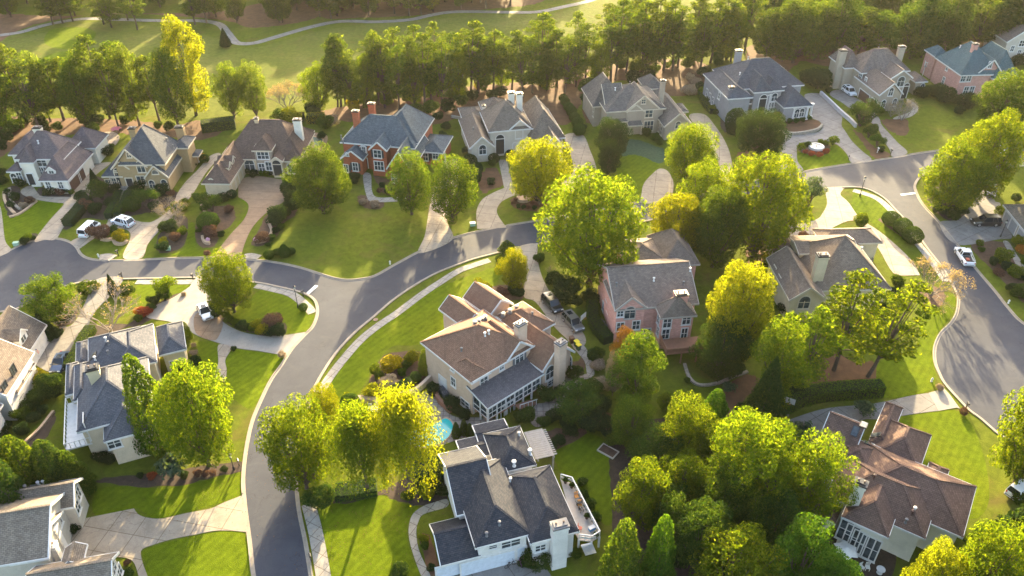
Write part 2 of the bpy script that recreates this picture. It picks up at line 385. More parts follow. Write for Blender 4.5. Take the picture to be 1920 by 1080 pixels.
# fairway of the golf course beyond the pines, and the woodland floor
fair = zz(F, (-80, 250), (-80, 60), (60, 65), (140, 45), (240, 42), (400, 70), (470, 90), (600, 58), (700, 46), (800, 38), (900, 28), (1050, 22), (1180, -30), (1330, -60), (1380, 40), (1250, 95), (1080, 120), (900, 140), (640, 175), (520, 205), (400, 225), (250, 215), (100, 215))
sheet('fairway', gp(fair), 0, .004, M['fair'])
sheet('putting_green', gp(zz(V1, (330, 440), (380, 405), (520, 380), (660, 375), (700, 410), (640, 455), (480, 480), (360, 475))), 0, .012, M['lush'])
sheet('tee_mound', gp(zz(V1, (340, 330), (360, 240), (480, 205), (640, 210), (720, 250), (660, 320), (500, 370))), 0, .012, M['lush'])
straws = [zz(F, (590, 212), (700, 190), (860, 165), (1000, 150), (1120, 125), (1260, 110), (1330, 125), (1330, 170), (1240, 178), (1170, 150), (1100, 180), (1060, 235), (1010, 210), (950, 195), (880, 215), (800, 235), (720, 230), (640, 226)),
          zz(F, (-20, 300), (-20, 225), (100, 222), (240, 225), (330, 235), (370, 225), (420, 240), (380, 262), (300, 255), (180, 250), (60, 262)),
          zz(V4, (-160, 430), (-100, 330), (250, 360), (560, 300), (900, 290), (1300, 320), (1700, 260), (2000, 200), (2000, 330), (1750, 430), (1300, 430), (1100, 400), (620, 440), (460, 500), (250, 460), (120, 560), (-60, 500)),
          zz(F, (-60, 110), (-60, 30), (120, 30), (260, 25), (420, 20), (600, -20), (600, 30), (480, 52), (430, 40), (330, 30), (200, 26), (90, 40), (30, 60)),
          zz(F, (600, 30), (620, -30), (1050, -50), (1020, 2), (900, 18), (760, 30), (680, 33)),
          zz(V3, (1090, 530), (1200, 520), (1420, 560), (1420, 640), (1300, 600), (1180, 620)),
          zz(W5, (-80, 330), (-30, 240), (60, 235), (160, 260), (140, 400), (60, 480), (-40, 560)),
          zz(X7, (-30, 560), (60, 600), (160, 650), (270, 640), (300, 700), (280, 780), (150, 800), (0, 815), (-120, 800), (-190, 700), (-120, 590)),
          zz(U6, (440, 430), (560, 300), (700, 260), (780, 330), (640, 450), (560, 600), (480, 560)),
          zz(W1, (430, 900), (560, 880), (660, 870), (700, 940), (600, 990), (430, 960)),
          zz(U7, (1430, 310), (1580, 290), (1755, 300), (1755, 500), (1600, 470), (1480, 390)),
          zz(U7, (1090, 430), (1160, 470), (1300, 610), (1420, 680), (1570, 740), (1560, 765), (1350, 790), (1240, 640), (1130, 520)),
          zz(V7, (580, 700), (690, 640), (760, 760), (690, 810), (590, 830)),
          zz(V7, (1420, 130), (1500, 200), (1440, 300), (1380, 230))]
for s_ in straws: sheet('pine_straw', rough(gp(s_), .45 if max(p[1] for p in gp(s_)) > 150 else .2, 1.5), 0, .008, M['straw'])
# lush lawn patches
lushes = [zz(F, (612, 735), (640, 690), (680, 640), (740, 590), (820, 540), (930, 500), (945, 500), (925, 540), (905, 560), (800, 640), (735, 650), (700, 690), (672, 740), (640, 760)),
          zz(X4, (360, 490), (480, 400), (560, 330), (640, 330), (760, 370), (870, 440), (930, 500), (960, 510), (940, 570), (890, 625), (750, 630), (600, 610), (440, 560)),
          zz(X4, (320, 830), (360, 755), (560, 775), (740, 800), (690, 880), (610, 1000), (560, 1110), (480, 1180), (330, 1050), (325, 920)),
          zz(X4, (120, 700), (200, 700), (280, 730), (265, 830), (250, 930), (180, 900), (130, 800)),
          zz(X1, (930, 330), (1000, 210), (1110, 205), (1300, 205), (1400, 205), (1330, 280), (1140, 290), (1010, 380), (900, 440)),
          zz(X3, (1070, 860), (1160, 820), (1300, 780), (1600, 715), (1830, 725), (1870, 1080), (1130, 1080), (1100, 950)),
          zz(X3, (720, 400), (900, 370), (1240, 380), (1560, 320), (1800, 270), (1805, 430), (1560, 520), (1220, 600), (1110, 590), (1010, 530), (720, 590)),
          zz(X5, (400, 740), (560, 690), (760, 650), (880, 690), (980, 710), (930, 780), (915, 860), (950, 1000), (990, 1090), (490, 1090)),
          zz(U3, (1310, 310), (1370, 330), (1370, 420), (1300, 520), (1220, 640), (1060, 820), (900, 850), (830, 800), (810, 560), (740, 590), (720, 820), (560, 890), (720, 900), (1000, 915), (1190, 690), (1330, 520), (1380, 400)),
          zz(V5, (15, 660), (290, 650), (480, 655), (490, 680), (380, 800), (280, 950), (90, 1020), (40, 950), (25, 800)),
          zz(W8, (620, 150), (830, 115), (1040, 90), (1150, 180), (1230, 400), (1250, 640), (1150, 740), (960, 620), (800, 400), (720, 290), (640, 280)),
          zz(U7, (370, 800), (370, 720), (420, 700), (520, 730), (700, 740), (790, 640), (880, 630), (980, 740), (1050, 830), (430, 930)),
          zz(V8, (330, 690), (460, 665), (640, 735), (640, 780), (530, 880), (500, 1010), (400, 920), (320, 800)),
          zz(W7, (880, 280), (1080, 180), (1280, 300), (1270, 640), (1200, 760), (1050, 560), (930, 450)),
          zz(W3, (0, 640), (100, 650), (200, 700), (290, 790), (390, 920), (440, 1080), (260, 980), (140, 880), (0, 790)),
          zz(X7, (540, 60), (560, 140), (640, 260), (740, 280), (780, 200), (830, 200), (820, 300), (730, 430), (690, 540), (690, 680), (700, 770), (640, 845), (350, 885), (300, 780), (330, 640), (540, 560), (590, 400))]
for s_ in lushes: sheet('mown_lawn', gp(s_), 0, .012, M['lush'])
# ------------------------------------------------------------ streets
north = zz(F, (-90, 540), (-40, 505), (0, 479), (43, 458), (72, 450), (103, 447), (130, 453), (144, 463), (153, 477), (168, 485), (192, 488), (233, 488), (340, 484), (418, 483), (464, 486), (516, 492), (560, 501), (599, 513), (625, 521), (651, 525), (677, 523), (703, 517), (739, 497), (790, 470), (850, 446), (900, 433), (950, 423), (1005, 414), (1100, 397), (1198, 379), (1227, 373), (1350, 350), (1480, 327), (1569, 311), (1680, 295), (1724, 287), (1867, 268), (1920, 261), (2100, 238))
south_e = zz(F, (2100, 282), (1920, 302), (1898, 304), (1847, 310), (1780, 316), (1745, 322), (1725, 333), (1716, 348), (1719, 362), (1731, 384), (1762, 418), (1793, 456), (1827, 500), (1866, 546), (1893, 580), (1920, 607), (1990, 650), (2040, 700), (2050, 770), (2000, 830), (1930, 845), (1880, 820), (1838, 785), (1815, 768), (1796, 748), (1771, 720), (1760, 700), (1752, 678), (1752, 650), (1763, 625), (1782, 606), (1793, 586), (1796, 560), (1790, 544), (1770, 508), (1738, 466), (1708, 425), (1678, 393), (1660, 374), (1640, 361), (1622, 354), (1600, 351), (1560, 353), (1500, 361), (1440, 372), (1330, 392), (1200, 417), (1100, 438), (1007, 458), (966, 465), (934, 474), (888, 486), (860, 496), (820, 512), (780, 534), (739, 562), (698, 597), (667, 623), (635, 657), (610, 693), (590, 730), (575, 778), (562, 830), (556, 880), (558, 925), (563, 964), (574, 1017), (586, 1090), (600, 1180))
west = zz(F, (500, 1180), (476, 1090), (467, 1017), (458, 946), (455, 897), (461, 841), (472, 791), (490, 748), (508, 712), (527, 685), (547, 654), (572, 627), (586, 612), (594, 590), (593, 572), (586, 560), (568, 550), (534, 541), (480, 530), (420, 524), (368, 521), (254, 523), (225, 524), (181, 527), (135, 533), (100, 547), (75, 561), (52, 571), (26, 581), (0, 585), (-60, 590), (-100, 575))
nW, sW, wW = [gp(p, False, 5) for p in (north, south_e, west)]
sheet('street', nW+sW+wW, 0, .02, M['asphalt'])
# drives and paths; the kerb opens where one of these crosses it
drives = []
def drive(name, pts, mat, z=.05, smooth=True):
    poly = gp(pts, True, 5, smooth); drives.append(poly); sheet(name, poly, 0, z, M[mat]); return poly
D = zz
drive('driveway', D(V5, (270, 962), (390, 800), (495, 685), (480, 665), (545, 650), (555, 610), (575, 560), (565, 500), (640, 400), (740, 365), (850, 350), (850, 370), (720, 480), (690, 640), (600, 740), (500, 850), (435, 950), (350, 955)), 'conc')
drive('path', D(V5, (160, 580), (195, 545), (250, 535), (295, 590), (340, 617), (550, 622), (545, 650), (480, 668), (300, 645), (200, 615)), 'conc', .042)
drive('driveway', D(V5, (-60, 640), (0, 690), (20, 800), (40, 960), (85, 1035), (0, 1085), (-90, 1130), (-100, 800)), 'conc')
drive('driveway', D(U1, (800, 318), (940, 250), (1060, 195), (1190, 130), (1230, 60), (1310, 60), (1330, 140), (1300, 190), (1200, 220), (1050, 290), (890, 400), (850, 370)), 'conc', .05)
drive('driveway', D(V5, (960, 1095), (1010, 960), (1015, 905), (975, 872), (890, 870), (840, 840), (870, 790), (960, 785), (1040, 800), (1120, 818), (1200, 808), (1330, 715), (1365, 640), (1385, 590), (1450, 500), (1540, 410), (1640, 300), (1720, 290), (1600, 440), (1500, 600), (1420, 690), (1350, 765), (1250, 875), (1155, 985), (1105, 1095)), 'conc')
drive('driveway', D(U3, (995, 945), (1130, 760), (1230, 640), (1340, 520), (1390, 400), (1370, 335), (1280, 280), (1280, 280), (1280, 90), (1280, 90), (1480, 60), (1740, 95), (1740, 95), (1775, 300), (1660, 390), (1540, 480), (1420, 620), (1340, 800), (1305, 945)), 'stamped')
drive('path', D(V6, (1250, 530), (1310, 530), (1318, 650), (1365, 708), (1560, 703), (1560, 733), (1330, 742), (1275, 690)), 'walk', .042)
drive('driveway', D(F, (786, 475), (797, 440), (806, 385), (815, 350), (830, 310), (858, 300), (858, 340), (842, 385), (838, 415), (848, 450)), 'conc')
drive('driveway', D(V7, (560, 1120), (555, 980), (600, 890), (680, 840), (770, 800), (770, 800), (725, 580), (725, 580), (790, 580), (790, 580), (830, 750), (870, 850), (870, 850), (760, 900), (715, 960), (725, 1020), (790, 1110)), 'conc')
drive('driveway', D(V7, (1240, 390), (1380, 385), (1440, 510), (1482, 620), (1480, 700), (1380, 790), (1200, 860), (1060, 880), (1080, 830), (1240, 740), (1310, 660), (1280, 520)), 'conc')
drive('driveway', D(V8, (880, 360), (1000, 352), (1090, 450), (1160, 560), (1200, 660), (1225, 790), (1240, 920), (1100, 950), (1120, 760), (1050, 620), (960, 480)), 'conc')
drive('driveway', D(V8, (650, 775), (580, 830), (530, 890), (512, 960), (520, 1045), (720, 1010), (760, 900), (720, 800)), 'conc')
drive('driveway', D(U7, (145, 1010), (150, 760), (180, 640), (225, 550), (215, 495), (330, 500), (480, 480), (640, 450), (690, 385), (650, 320), (560, 280), (540, 190), (500, 90), (470, -20), (690, -20), (830, 130), (935, 250), (930, 370), (980, 450), (1060, 570), (1180, 690), (1310, 812), (1070, 850), (1000, 740), (930, 660), (850, 605), (720, 565), (620, 578), (420, 590), (370, 650), (365, 730), (375, 830), (440, 960)), 'conc2')
drive('driveway', D(U7, (1580, 775), (1540, 680), (1460, 560), (1400, 430), (1270, 310), (1150, 250), (960, 100), (780, -20), (900, -80), (1120, 30), (1260, 110), (1340, 200), (1410, 290), (1440, 370), (1530, 470), (1640, 590), (1765, 720)), 'conc2')
drive('path', D(V4, (1040, 740), (1080, 760), (1120, 795), (1120, 835), (1060, 880), (950, 895), (950, 880), (1040, 850), (1085, 815), (1050, 775)), 'walk', .042)
drive('driveway', D(W5, (480, -110), (505, 0), (470, 80), (430, 120), (330, 150), (180, 160), (60, 180), (60, 225), (200, 238), (440, 225), (700, 130), (860, 310), (960, 480), (1020, 525), (1175, 525), (1175, 525), (1140, 450), (1070, 370), (960, 270), (870, 200), (740, 110), (660, 0), (600, -60), (640, -115)), 'conc')
drive('driveway', D(W3, (725, 895), (850, 870), (930, 830), (990, 740), (1040, 690), (1100, 600), (1120, 540), (1120, 450), (1090, 395), (1190, 395), (1165, 460), (1185, 540), (1190, 700), (1240, 730), (1260, 870), (1340, 1010), (1220, 1030), (870, 1075)), 'conc2')
drive('path', D(U2, (340, 520), (375, 520), (420, 590), (480, 680), (520, 760), (520, 800), (460, 740), (400, 620)), 'walk', .042)
drive('driveway', D(W8, (-60, 330), (0, 190), (120, 130), (300, 80), (560, 55), (800, 5), (895, -8), (895, -8), (955, 97), (955, 97), (830, 112), (610, 145), (500, 150), (370, 205), (210, 300), (60, 340)), 'conc2')
drive('driveway', D(W8, (893, -10), (985, -35), (1010, -10), (1080, 85), (1060, 78), (952, 98)), 'newconc', .06, False)
drive('driveway', D(X8, (375, 240), (520, 205), (530, 300), (560, 420), (620, 540), (700, 640), (800, 750), (860, 860), (800, 930), (740, 860), (640, 760), (520, 600), (440, 560), (452, 420), (430, 310)), 'conc')
drive('path', D(X8, (790, 920), (850, 900), (900, 1010), (915, 1090), (870, 1090), (850, 1000)), 'walk', .06)
drive('path', D(X5, (1130, 672), (1060, 690), (1000, 712), (945, 760), (927, 850), (950, 960), (1010, 1110), (1055, 1110), (985, 950), (968, 850), (980, 790), (1010, 750), (1130, 712)), 'walk', .06)
drive('driveway', D(W7, (160, 1110), (330, 1060), (600, 985), (760, 990), (860, 1090), (840, 1200), (160, 1200)), 'conc2')
drive('driveway', D(X4, (120, 220), (215, 228), (210, 330), (240, 440), (265, 515), (330, 575), (450, 630), (600, 655), (750, 650), (900, 628), (900, 628), (755, 800), (755, 800), (560, 765), (390, 742), (240, 697), (120, 655), (-60, 560), (-250, 520), (-190, 440), (-60, 380), (60, 300)), 'newconc')
drive('parking_pad', D(X4, (100, 505), (150, 490), (240, 500), (300, 560), (280, 640), (235, 690), (120, 650), (90, 580)), 'stamped', .06)
drive('path', D(X4, (268, 722), (360, 742), (318, 830), (328, 900), (312, 985), (245, 945), (268, 850)), 'conc', .062)
drive('driveway', D(X1, (700, 170), (890, 160), (805, 280), (690, 400), (640, 500), (590, 620), (530, 740), (480, 820), (390, 850), (240, 770), (250, 660), (330, 630), (440, 570), (430, 515), (500, 510), (560, 450), (620, 330)), 'conc2')
drive('driveway', D(X3, (470, 790), (560, 710), (630, 610), (630, 610), (830, 570), (1005, 535), (1005, 535), (1040, 580), (1110, 605), (1220, 610), (1400, 570), (1580, 535), (1680, 490), (1835, 430), (1835, 430), (1860, 712), (1860, 712), (1640, 700), (1440, 735), (1290, 765), (1140, 810), (1060, 850), (1070, 940), (1120, 1090), (1060, 1090), (1010, 950), (960, 910), (890, 900), (620, 900), (470, 900)), 'conc')
# the pool terrace, patios
sheet('patio', gp(zz(U4, (900, 700), (1010, 640), (1180, 600), (1260, 800), (1400, 880), (1560, 880), (1800, 900), (1900, 1000), (1900, 1120), (1500, 1080), (1350, 1120), (1150, 1180), (900, 1150), (620, 960), (600, 850), (760, 760))), 0, .045, M['paver'])
sheet('patio', gp(zz(W6, (880, 860), (960, 830), (1100, 640), (1180, 660), (1240, 650), (1250, 690), (1100, 780), (1020, 920), (900, 1010), (840, 960))), 0, .045, M['paver'])
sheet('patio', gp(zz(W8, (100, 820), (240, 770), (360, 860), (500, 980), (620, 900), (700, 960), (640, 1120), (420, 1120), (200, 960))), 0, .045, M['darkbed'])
sheet('patio', gp(zz(V5, (780, 200), (800, 120), (900, 120), (930, 170), (880, 230), (800, 240))), 0, .03, M['paver'])
sheet('patio', gp(zz(V6, (770, 210), (960, 220), (960, 300), (920, 390), (760, 380))), 0, .04, M['stamped'])
# sidewalks
def walk(pts, wd=1.5):
    w_ = gp(pts, False, 4); L, Rr = ribbon(w_, -wd/2, wd); poly = L+Rr[::-1]; sheet('sidewalk', poly, 0, .046, M['walk'])
walk(zz(F, (601, 738), (612, 717), (639, 680), (678, 636), (716, 606), (742, 589), (790, 553), (826, 529), (860, 508), (890, 497), (918, 488)), 1.4)
walk(zz(X4, (540, 290), (680, 320), (800, 355), (900, 435), (950, 490)), 1.6)
walk(zz(F, (578, 945), (591, 995), (606, 1078), (616, 1150)), 1.7)
walk(zz(X1, (985, 187), (1200, 190), (1420, 187)), 1.4)
walk(zz(F, (1600, 357), (1640, 370), (1665, 389), (1690, 418), (1718, 453), (1745, 487), (1775, 528)), 1.5)
walk(zz(W3, (1150, 435), (1300, 415), (1450, 395), (1700, 360)), 1.5)
# kerbs: a shallow gutter pan and a raised lip, open at the drives
def kerbs(line):
    gut, lip = MB(), MB()
    for i in range(len(line)-1):
        a, b = Vector(line[i]), Vector(line[i+1])
        if (b-a).length < 1e-6: continue
        k = max(1, int((b-a).length/1.2))
        for j in range(k):
            p, q = a+(b-a)*j/k, a+(b-a)*(j+1)/k; d = (q-p).normalized(); nrm = Vector((-d.y, d.x)); mid = (p+q)/2
            s0, s1 = p, q
            gut.prism([s0-nrm*.34, s1-nrm*.34, s1+nrm*.02, s0+nrm*.02], 0, .036+.0007*(i % 2))
            t = mid+nrm*.45
            cross = any(inside(t, dd) for dd in drives)
            h = .058 if cross else .15
            lip.prism([s0+nrm*.0, s1+nrm*.0, s1+nrm*.17, s0+nrm*.17], 0, h)
    o = gut.build('gutter', M['kerb']); o['kind'] = 'structure'
    o = lip.build('kerb', M['kerb']); o['kind'] = 'structure'
for ln in (nW, sW, wW): kerbs(ln)
# road paint
def paintline(a, b, wd, name='road_marking'):
    a, b = P(*a), P(*b); d = (b-a).normalized(); nr = Vector((-d.y, d.x, 0))*wd/2
    sheet(name, [tuple((a-nr)[:2]), tuple((b-nr)[:2]), tuple((b+nr)[:2]), tuple((a+nr)[:2])], 0, .026, M['line'])
paintline((576, 551.5), (594, 535.5), .6)
paintline((1689, 365.5), (1716, 362), .6)
paintline(W3(1190, 235), W3(1345, 373), .22); paintline(W3(1140, 275), W3(1265, 383), .22); paintline(W3(1235, 300), W3(1315, 295), .15)
for t in (((1210, 245), (1230, 228), (1252, 244)), ((1258, 283), (1275, 265), (1303, 281)), ((1188, 374), (1240, 376), (1215, 392))):
    sheet('road_marking', gp(zz(W3, *t), True, 1, False), 0, .026, M['line'])
# golf cart path
cp = gp(zz(F, (-60, 72), (0, 66), (40, 60), (85, 47), (140, 37), (175, 35), (235, 37), (315, 39), (375, 39), (410, 45), (425, 60), (440, 78), (455, 82), (480, 80), (515, 70), (585, 50), (640, 40), (705, 41), (768, 37), (805, 29), (855, 22), (960, 23), (1010, 22), (1060, 12), (1110, 0), (1180, -25)), False, 5)
L_, R_ = ribbon(cp, -1.3, 2.6); sheet('cart_path', L_+R_[::-1], 0, .03, M['conc2'])
# planting beds
beds = [('mulch', zz(U3, (840, 560), (900, 420), (1000, 380), (1200, 380), (1250, 490), (1190, 590), (1080, 660), (1060, 760), (960, 820), (860, 780), (820, 680))),
        ('mulch', zz(U3, (1560, 500), (1650, 420), (1800, 400), (1900, 360), (1880, 470), (1760, 560), (1680, 700), (1600, 770), (1440, 800), (1430, 740), (1500, 620))),
        ('darkbed', zz(U3, (430, 700), (520, 600), (640, 480), (740, 520), (720, 760), (600, 850), (430, 860))),
        ('darkbed', zz(V5, (700, 470), (820, 480), (950, 540), (1380, 580), (1370, 640), (1260, 720), (1100, 750), (900, 790), (820, 800), (720, 780), (640, 700))),
        ('darkbed', zz(V5, (500, 850), (640, 690), (740, 640), (840, 700), (820, 790), (640, 790), (530, 870))),
        ('darkbed', zz(U8, (30, 560), (90, 490), (160, 500), (200, 560), (290, 600), (180, 700), (90, 760), (40, 660))),
        ('darkbed', zz(U8, (310, 540), (360, 500), (560, 510), (620, 530), (600, 580), (360, 580))),
        ('darkbed', zz(U8, (170, 940), (240, 890), (320, 900), (290, 960), (190, 990))),
        ('mulch', zz(V6, (1210, 700), (1260, 690), (1320, 730), (1410, 750), (1390, 790), (1300, 800), (1220, 760))),
        ('mulch', zz(V6, (1330, 540), (1420, 560), (1560, 640), (1560, 690), (1420, 680), (1370, 620))),
        ('straw', zz(V7, (820, 890), (880, 870), (1060, 870), (1110, 900), (1090, 970), (940, 980), (840, 950))),
        ('cover', zz(V8, (380, 560), (480, 550), (620, 600), (680, 620), (690, 700), (640, 735), (520, 680), (430, 665), (350, 670))),
        ('mulch', zz(U7, (380, 680), (480, 640), (620, 600), (760, 600), (780, 680), (720, 745), (560, 750), (440, 720))),
        ('straw', zz(U7, (110, 390), (180, 330), (560, 300), (650, 330), (680, 380), (560, 440), (340, 470), (160, 430))),
        ('mulch', zz(W5, (1125, 600), (1160, 570), (1330, 630), (1355, 700), (1310, 750), (1200, 740), (1140, 680))),
        ('mulch', zz(W5, (880, 130), (920, 120), (1060, 190), (1170, 270), (1120, 290), (1000, 220))),
        ('darkbed', zz(W3, (620, 640), (640, 600), (760, 560), (900, 560), (1000, 640), (985, 740), (920, 830), (820, 872), (720, 820), (640, 740))),
        ('mulch', zz(U2, (150, 530), (340, 520), (420, 640), (470, 760), (472, 900), (400, 830), (330, 760), (260, 680), (170, 600))),
        ('mulch', zz(U4, (450, 660), (640, 260), (1080, 220), (1170, 440), (930, 580), (650, 740), (600, 740), (360, 700))),
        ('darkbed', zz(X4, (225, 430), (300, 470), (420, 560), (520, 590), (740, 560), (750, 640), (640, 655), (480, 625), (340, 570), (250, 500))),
        ('darkbed', zz(X1, (930, 500), (1050, 400), (1160, 330), (1260, 280), (1340, 275), (1290, 330), (1150, 420), (1030, 495))),
        ('darkbed', zz(X1, (380, 470), (480, 420), (560, 400), (520, 490), (430, 505))),
        ('darkbed', zz(X1, (560, 760), (640, 540), (720, 500), (930, 500), (800, 560), (640, 640))),
        ('darkbed', zz(X3, (700, 330), (900, 290), (1200, 270), (1450, 230), (1620, 200), (1815, 190), (1810, 250), (1560, 310), (1250, 370), (900, 355))),
        ('darkbed', zz(X2, (200, 780), (300, 680), (420, 550), (420, 640), (330, 790), (250, 830))),
        ('darkbed', zz(X3, (470, 640), (600, 600), (625, 640), (570, 710), (480, 760))),
        ('darkbed', zz(X5, (540, 660), (760, 630), (930, 560), (1110, 580), (1130, 670), (1000, 710), (870, 680), (760, 650), (560, 700))),
        ('straw', zz(X5, (980, 880), (1030, 860), (1080, 1000), (1090, 1100), (1050, 1100), (1000, 950))),
        ('mulch', zz(W7, (800, 180), (960, 140), (1080, 170), (900, 280), (820, 300))),
        ('mulch', zz(X8, (220, 500), (330, 480), (440, 480), (430, 580), (300, 570))),
        ('mulch', zz(X8, (470, 1000), (780, 1000), (830, 960), (850, 1060), (800, 1100), (700, 1100))),
        ('darkbed', zz(W1, (300, 620), (480, 600), (780, 640), (760, 700), (480, 680), (330, 740))),
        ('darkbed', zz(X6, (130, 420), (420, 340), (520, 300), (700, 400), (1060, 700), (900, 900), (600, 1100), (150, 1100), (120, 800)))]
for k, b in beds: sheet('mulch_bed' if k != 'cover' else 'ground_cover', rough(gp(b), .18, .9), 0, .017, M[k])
# ============================================================ house builder
GM = {}
DBG = False
def arch_pts(w_, h, n=8):
    """outline of an opening, round-headed, centred on x, z from 0"""
    r = w_/2; return [(-r, 0), (r, 0)]+[(r*math.cos(math.pi*k/n), h-r+r*math.sin(math.pi*k/n)) for k in range(n+1)]
def window_meshes(w_, h, arch, trim, bars=2, shut=None):
    key = (round(w_, 2), round(h, 2), arch, trim, bars)
    if key in GM: return GM[key]
    f, g = MB(), MB(); c = .15
    if arch:
        o, i_ = arch_pts(w_+2*c, h+c), arch_pts(w_, h)
        o = [(x, z-c if z == 0 else z) for x, z in o]
        for k in range(len(o)):
            a, b, p, q = o[k], o[(k+1) % len(o)], i_[k], i_[(k+1) % len(i_)]
            f.face([(a[0], -.09, a[1]), (b[0], -.09, b[1]), (q[0], -.09, q[1]), (p[0], -.09, p[1])])
            f.face([(a[0], -.09, a[1]), (a[0], .02, a[1]), (b[0], .02, b[1]), (b[0], -.09, b[1])])
            f.face([(p[0], -.09, p[1]), (q[0], -.09, q[1]), (q[0], .0, q[1]), (p[0], .0, p[1])])
        g.face([(x, -.03, z) for x, z in i_])
    else:
        f.span((-w_/2-c, -.09, -c), (-w_/2, .02, h+c)); f.span((w_/2, -.09, -c), (w_/2+c, .02, h+c))
        f.span((-w_/2, -.088, h), (w_/2, .02, h+c)); f.span((-w_/2, -.088, -c), (w_/2, .02, 0))
        g.face([(-w_/2, -.03, 0), (w_/2, -.03, 0), (w_/2, -.03, h), (-w_/2, -.03, h)])
    for k in range(1, bars): x = -w_/2+w_*k/bars; f.span((x-.045, -.075, 0), (x+.045, -.02, h-(w_/2 if arch else 0)))
    f.span((-w_/2, -.07, h*.5-.04), (w_/2, -.021, h*.5+.04))
    f.span((-w_/2-c-.06, -.17, -c-.09), (w_/2+c+.06, .02, -c-.003))
    GM[key] = (f.mesh('window', M[trim]), g.mesh('pane', M['glass'])); return GM[key]
class House:
    def __init__(s, name, label, cat, a, b, z, wall, roof, trim='white', sub=None):
        A, B = P(*a, z), P(*b, z); s.th = math.atan2(B.y-A.y, B.x-A.x)
        c = (A+B)/2; s.o = Vector((c.x, c.y, 0)); s.inv = Matrix.Rotation(-s.th, 3, 'Z')
        s.root = empty(name, s.o, s.th, label, cat); s.wall, s.roof, s.trim = wall, roof, trim
        s.W = []; s.wm = {}; s.rf, s.fa, s.cap = MB(), MB(), MB()
    def L(s, px, z): return s.inv@(P(px[0], px[1], z)-s.o)
    def wing(s, fl, fr, dep, z, kind='hip', pitch=.8, wall=None, over=.45, base=0, end=None, nowall=False, rp=None, rx=None):
        i = len(s.W); j = .004*i
        if len(fl) == 3: a = Vector(fl); b = Vector(fr)
        else: a, b = s.L(fl, z), s.L(fr, z)
        x0, x1 = min(a.x, b.x)-j, max(a.x, b.x)+j; y0 = (a.y+b.y)/2-j
        y1 = s.L(dep, z).y if isinstance(dep, tuple) else y0+dep
        if y1 < y0: y0, y1 = y1, y0
        y1 += j; z += j
        if rx is not None: x0, x1 = min(x0, s.L(rx, z).x), max(x1, s.L(rx, z).x)
        if rp:                       # pitch from where the ridge (or front peak) shows
            def pk(p):
                W, D_ = x1-x0, y1-y0; q = p if not end else end*p
                if kind == 'gx' or kind == 'hx' or (kind == 'hip' and W >= D_): v = ((x0+x1)/2, (y0+y1)/2, z+D_/2*p)
                elif kind in ('gy', 'gyf'): v = ((x0+x1)/2, y0, z+W/2*p)
                else: h = W/2*p; v = ((x0+x1)/2, y0+min(D_/2, h/q), z+h)
                return proj(s.o+s.inv.transposed()@Vector(v))[1]
            lo, hi = .15, 2.2
            for _ in range(30):
                m = (lo+hi)/2
                if pk(m) > rp[1]: lo = m
                else: hi = m
            pitch = (lo+hi)/2
            if DBG: print('PITCH', s.root.name, i, kind, round(pitch, 2), 'W %.1f D %.1f' % (x1-x0, y1-y0))
        if end: end = end*pitch
        w_ = dict(x0=x0, x1=x1, y0=y0, y1=y1, z=z, k=kind, p=pitch, o=over, e=end or pitch, base=base); s.W.append(w_)
        W, D_ = x1-x0, y1-y0
        rf, fa, cp = s.rf, s.fa, s.rf; T = .14
        def plane(pts, u):           # a roof slab: top, underside, rim; uv in metres along eave and up the slope
            pts = [Vector(p) for p in pts]; n = (pts[1]-pts[0]).cross(pts[2]-pts[0]).normalized(); v = n.cross(Vector(u))
            uv = [(p.dot(Vector(u)), p.dot(v)) for p in pts]
            rf.face(pts, uv); q = [p-Vector((0, 0, T)) for p in pts]; rf.face(q[::-1], uv[::-1])
            for k in range(len(pts)):
                k2 = (k+1) % len(pts); rf.face([pts[k], q[k], q[k2], pts[k2]], [uv[k], uv[k], uv[k2], uv[k2]])
        def capl(a_, b_): cp.beam(Vector(a_)+Vector((0, 0, .03)), Vector(b_)+Vector((0, 0, .03)), .30, .07)
        def ring(sides):
            for sd_ in sides:
                h0, h1 = z-.30, z-.01
                if sd_ == 'f': fa.span((x0-.05, y0-.06, h0), (x1+.05, y0+.03, h1))
                if sd_ == 'b': fa.span((x0-.05, y1-.03, h0), (x1+.05, y1+.06, h1))
                if sd_ == 'l': fa.span((x0-.06, y0-.048, h0-.003), (x0+.03, y1+.048, h1-.003))
                if sd_ == 'r': fa.span((x1-.03, y0-.048, h0-.003), (x1+.06, y1+.048, h1-.003))
        X, Y = (1, 0, 0), (0, 1, 0)
        wall = wall or s.wall; wb = s.wm.setdefault(wall, MB())
        wx0, wx1, wy0, wy1 = x0+over, x1-over, y0+over, y1-over
        def wq(p, q, zt):            # wall quad with uv in metres
            L_ = math.hypot(q[0]-p[0], q[1]-p[1])
            wb.face([(p[0], p[1], base), (q[0], q[1], base), (q[0], q[1], zt), (p[0], p[1], zt)], [(0, base), (L_, base), (L_, zt), (0, zt)])
        if not nowall:
            zt = z-.02
            wq((wx0, wy0), (wx1, wy0), zt); wq((wx1, wy0), (wx1, wy1), zt); wq((wx1, wy1), (wx0, wy1), zt); wq((wx0, wy1), (wx0, wy0), zt)
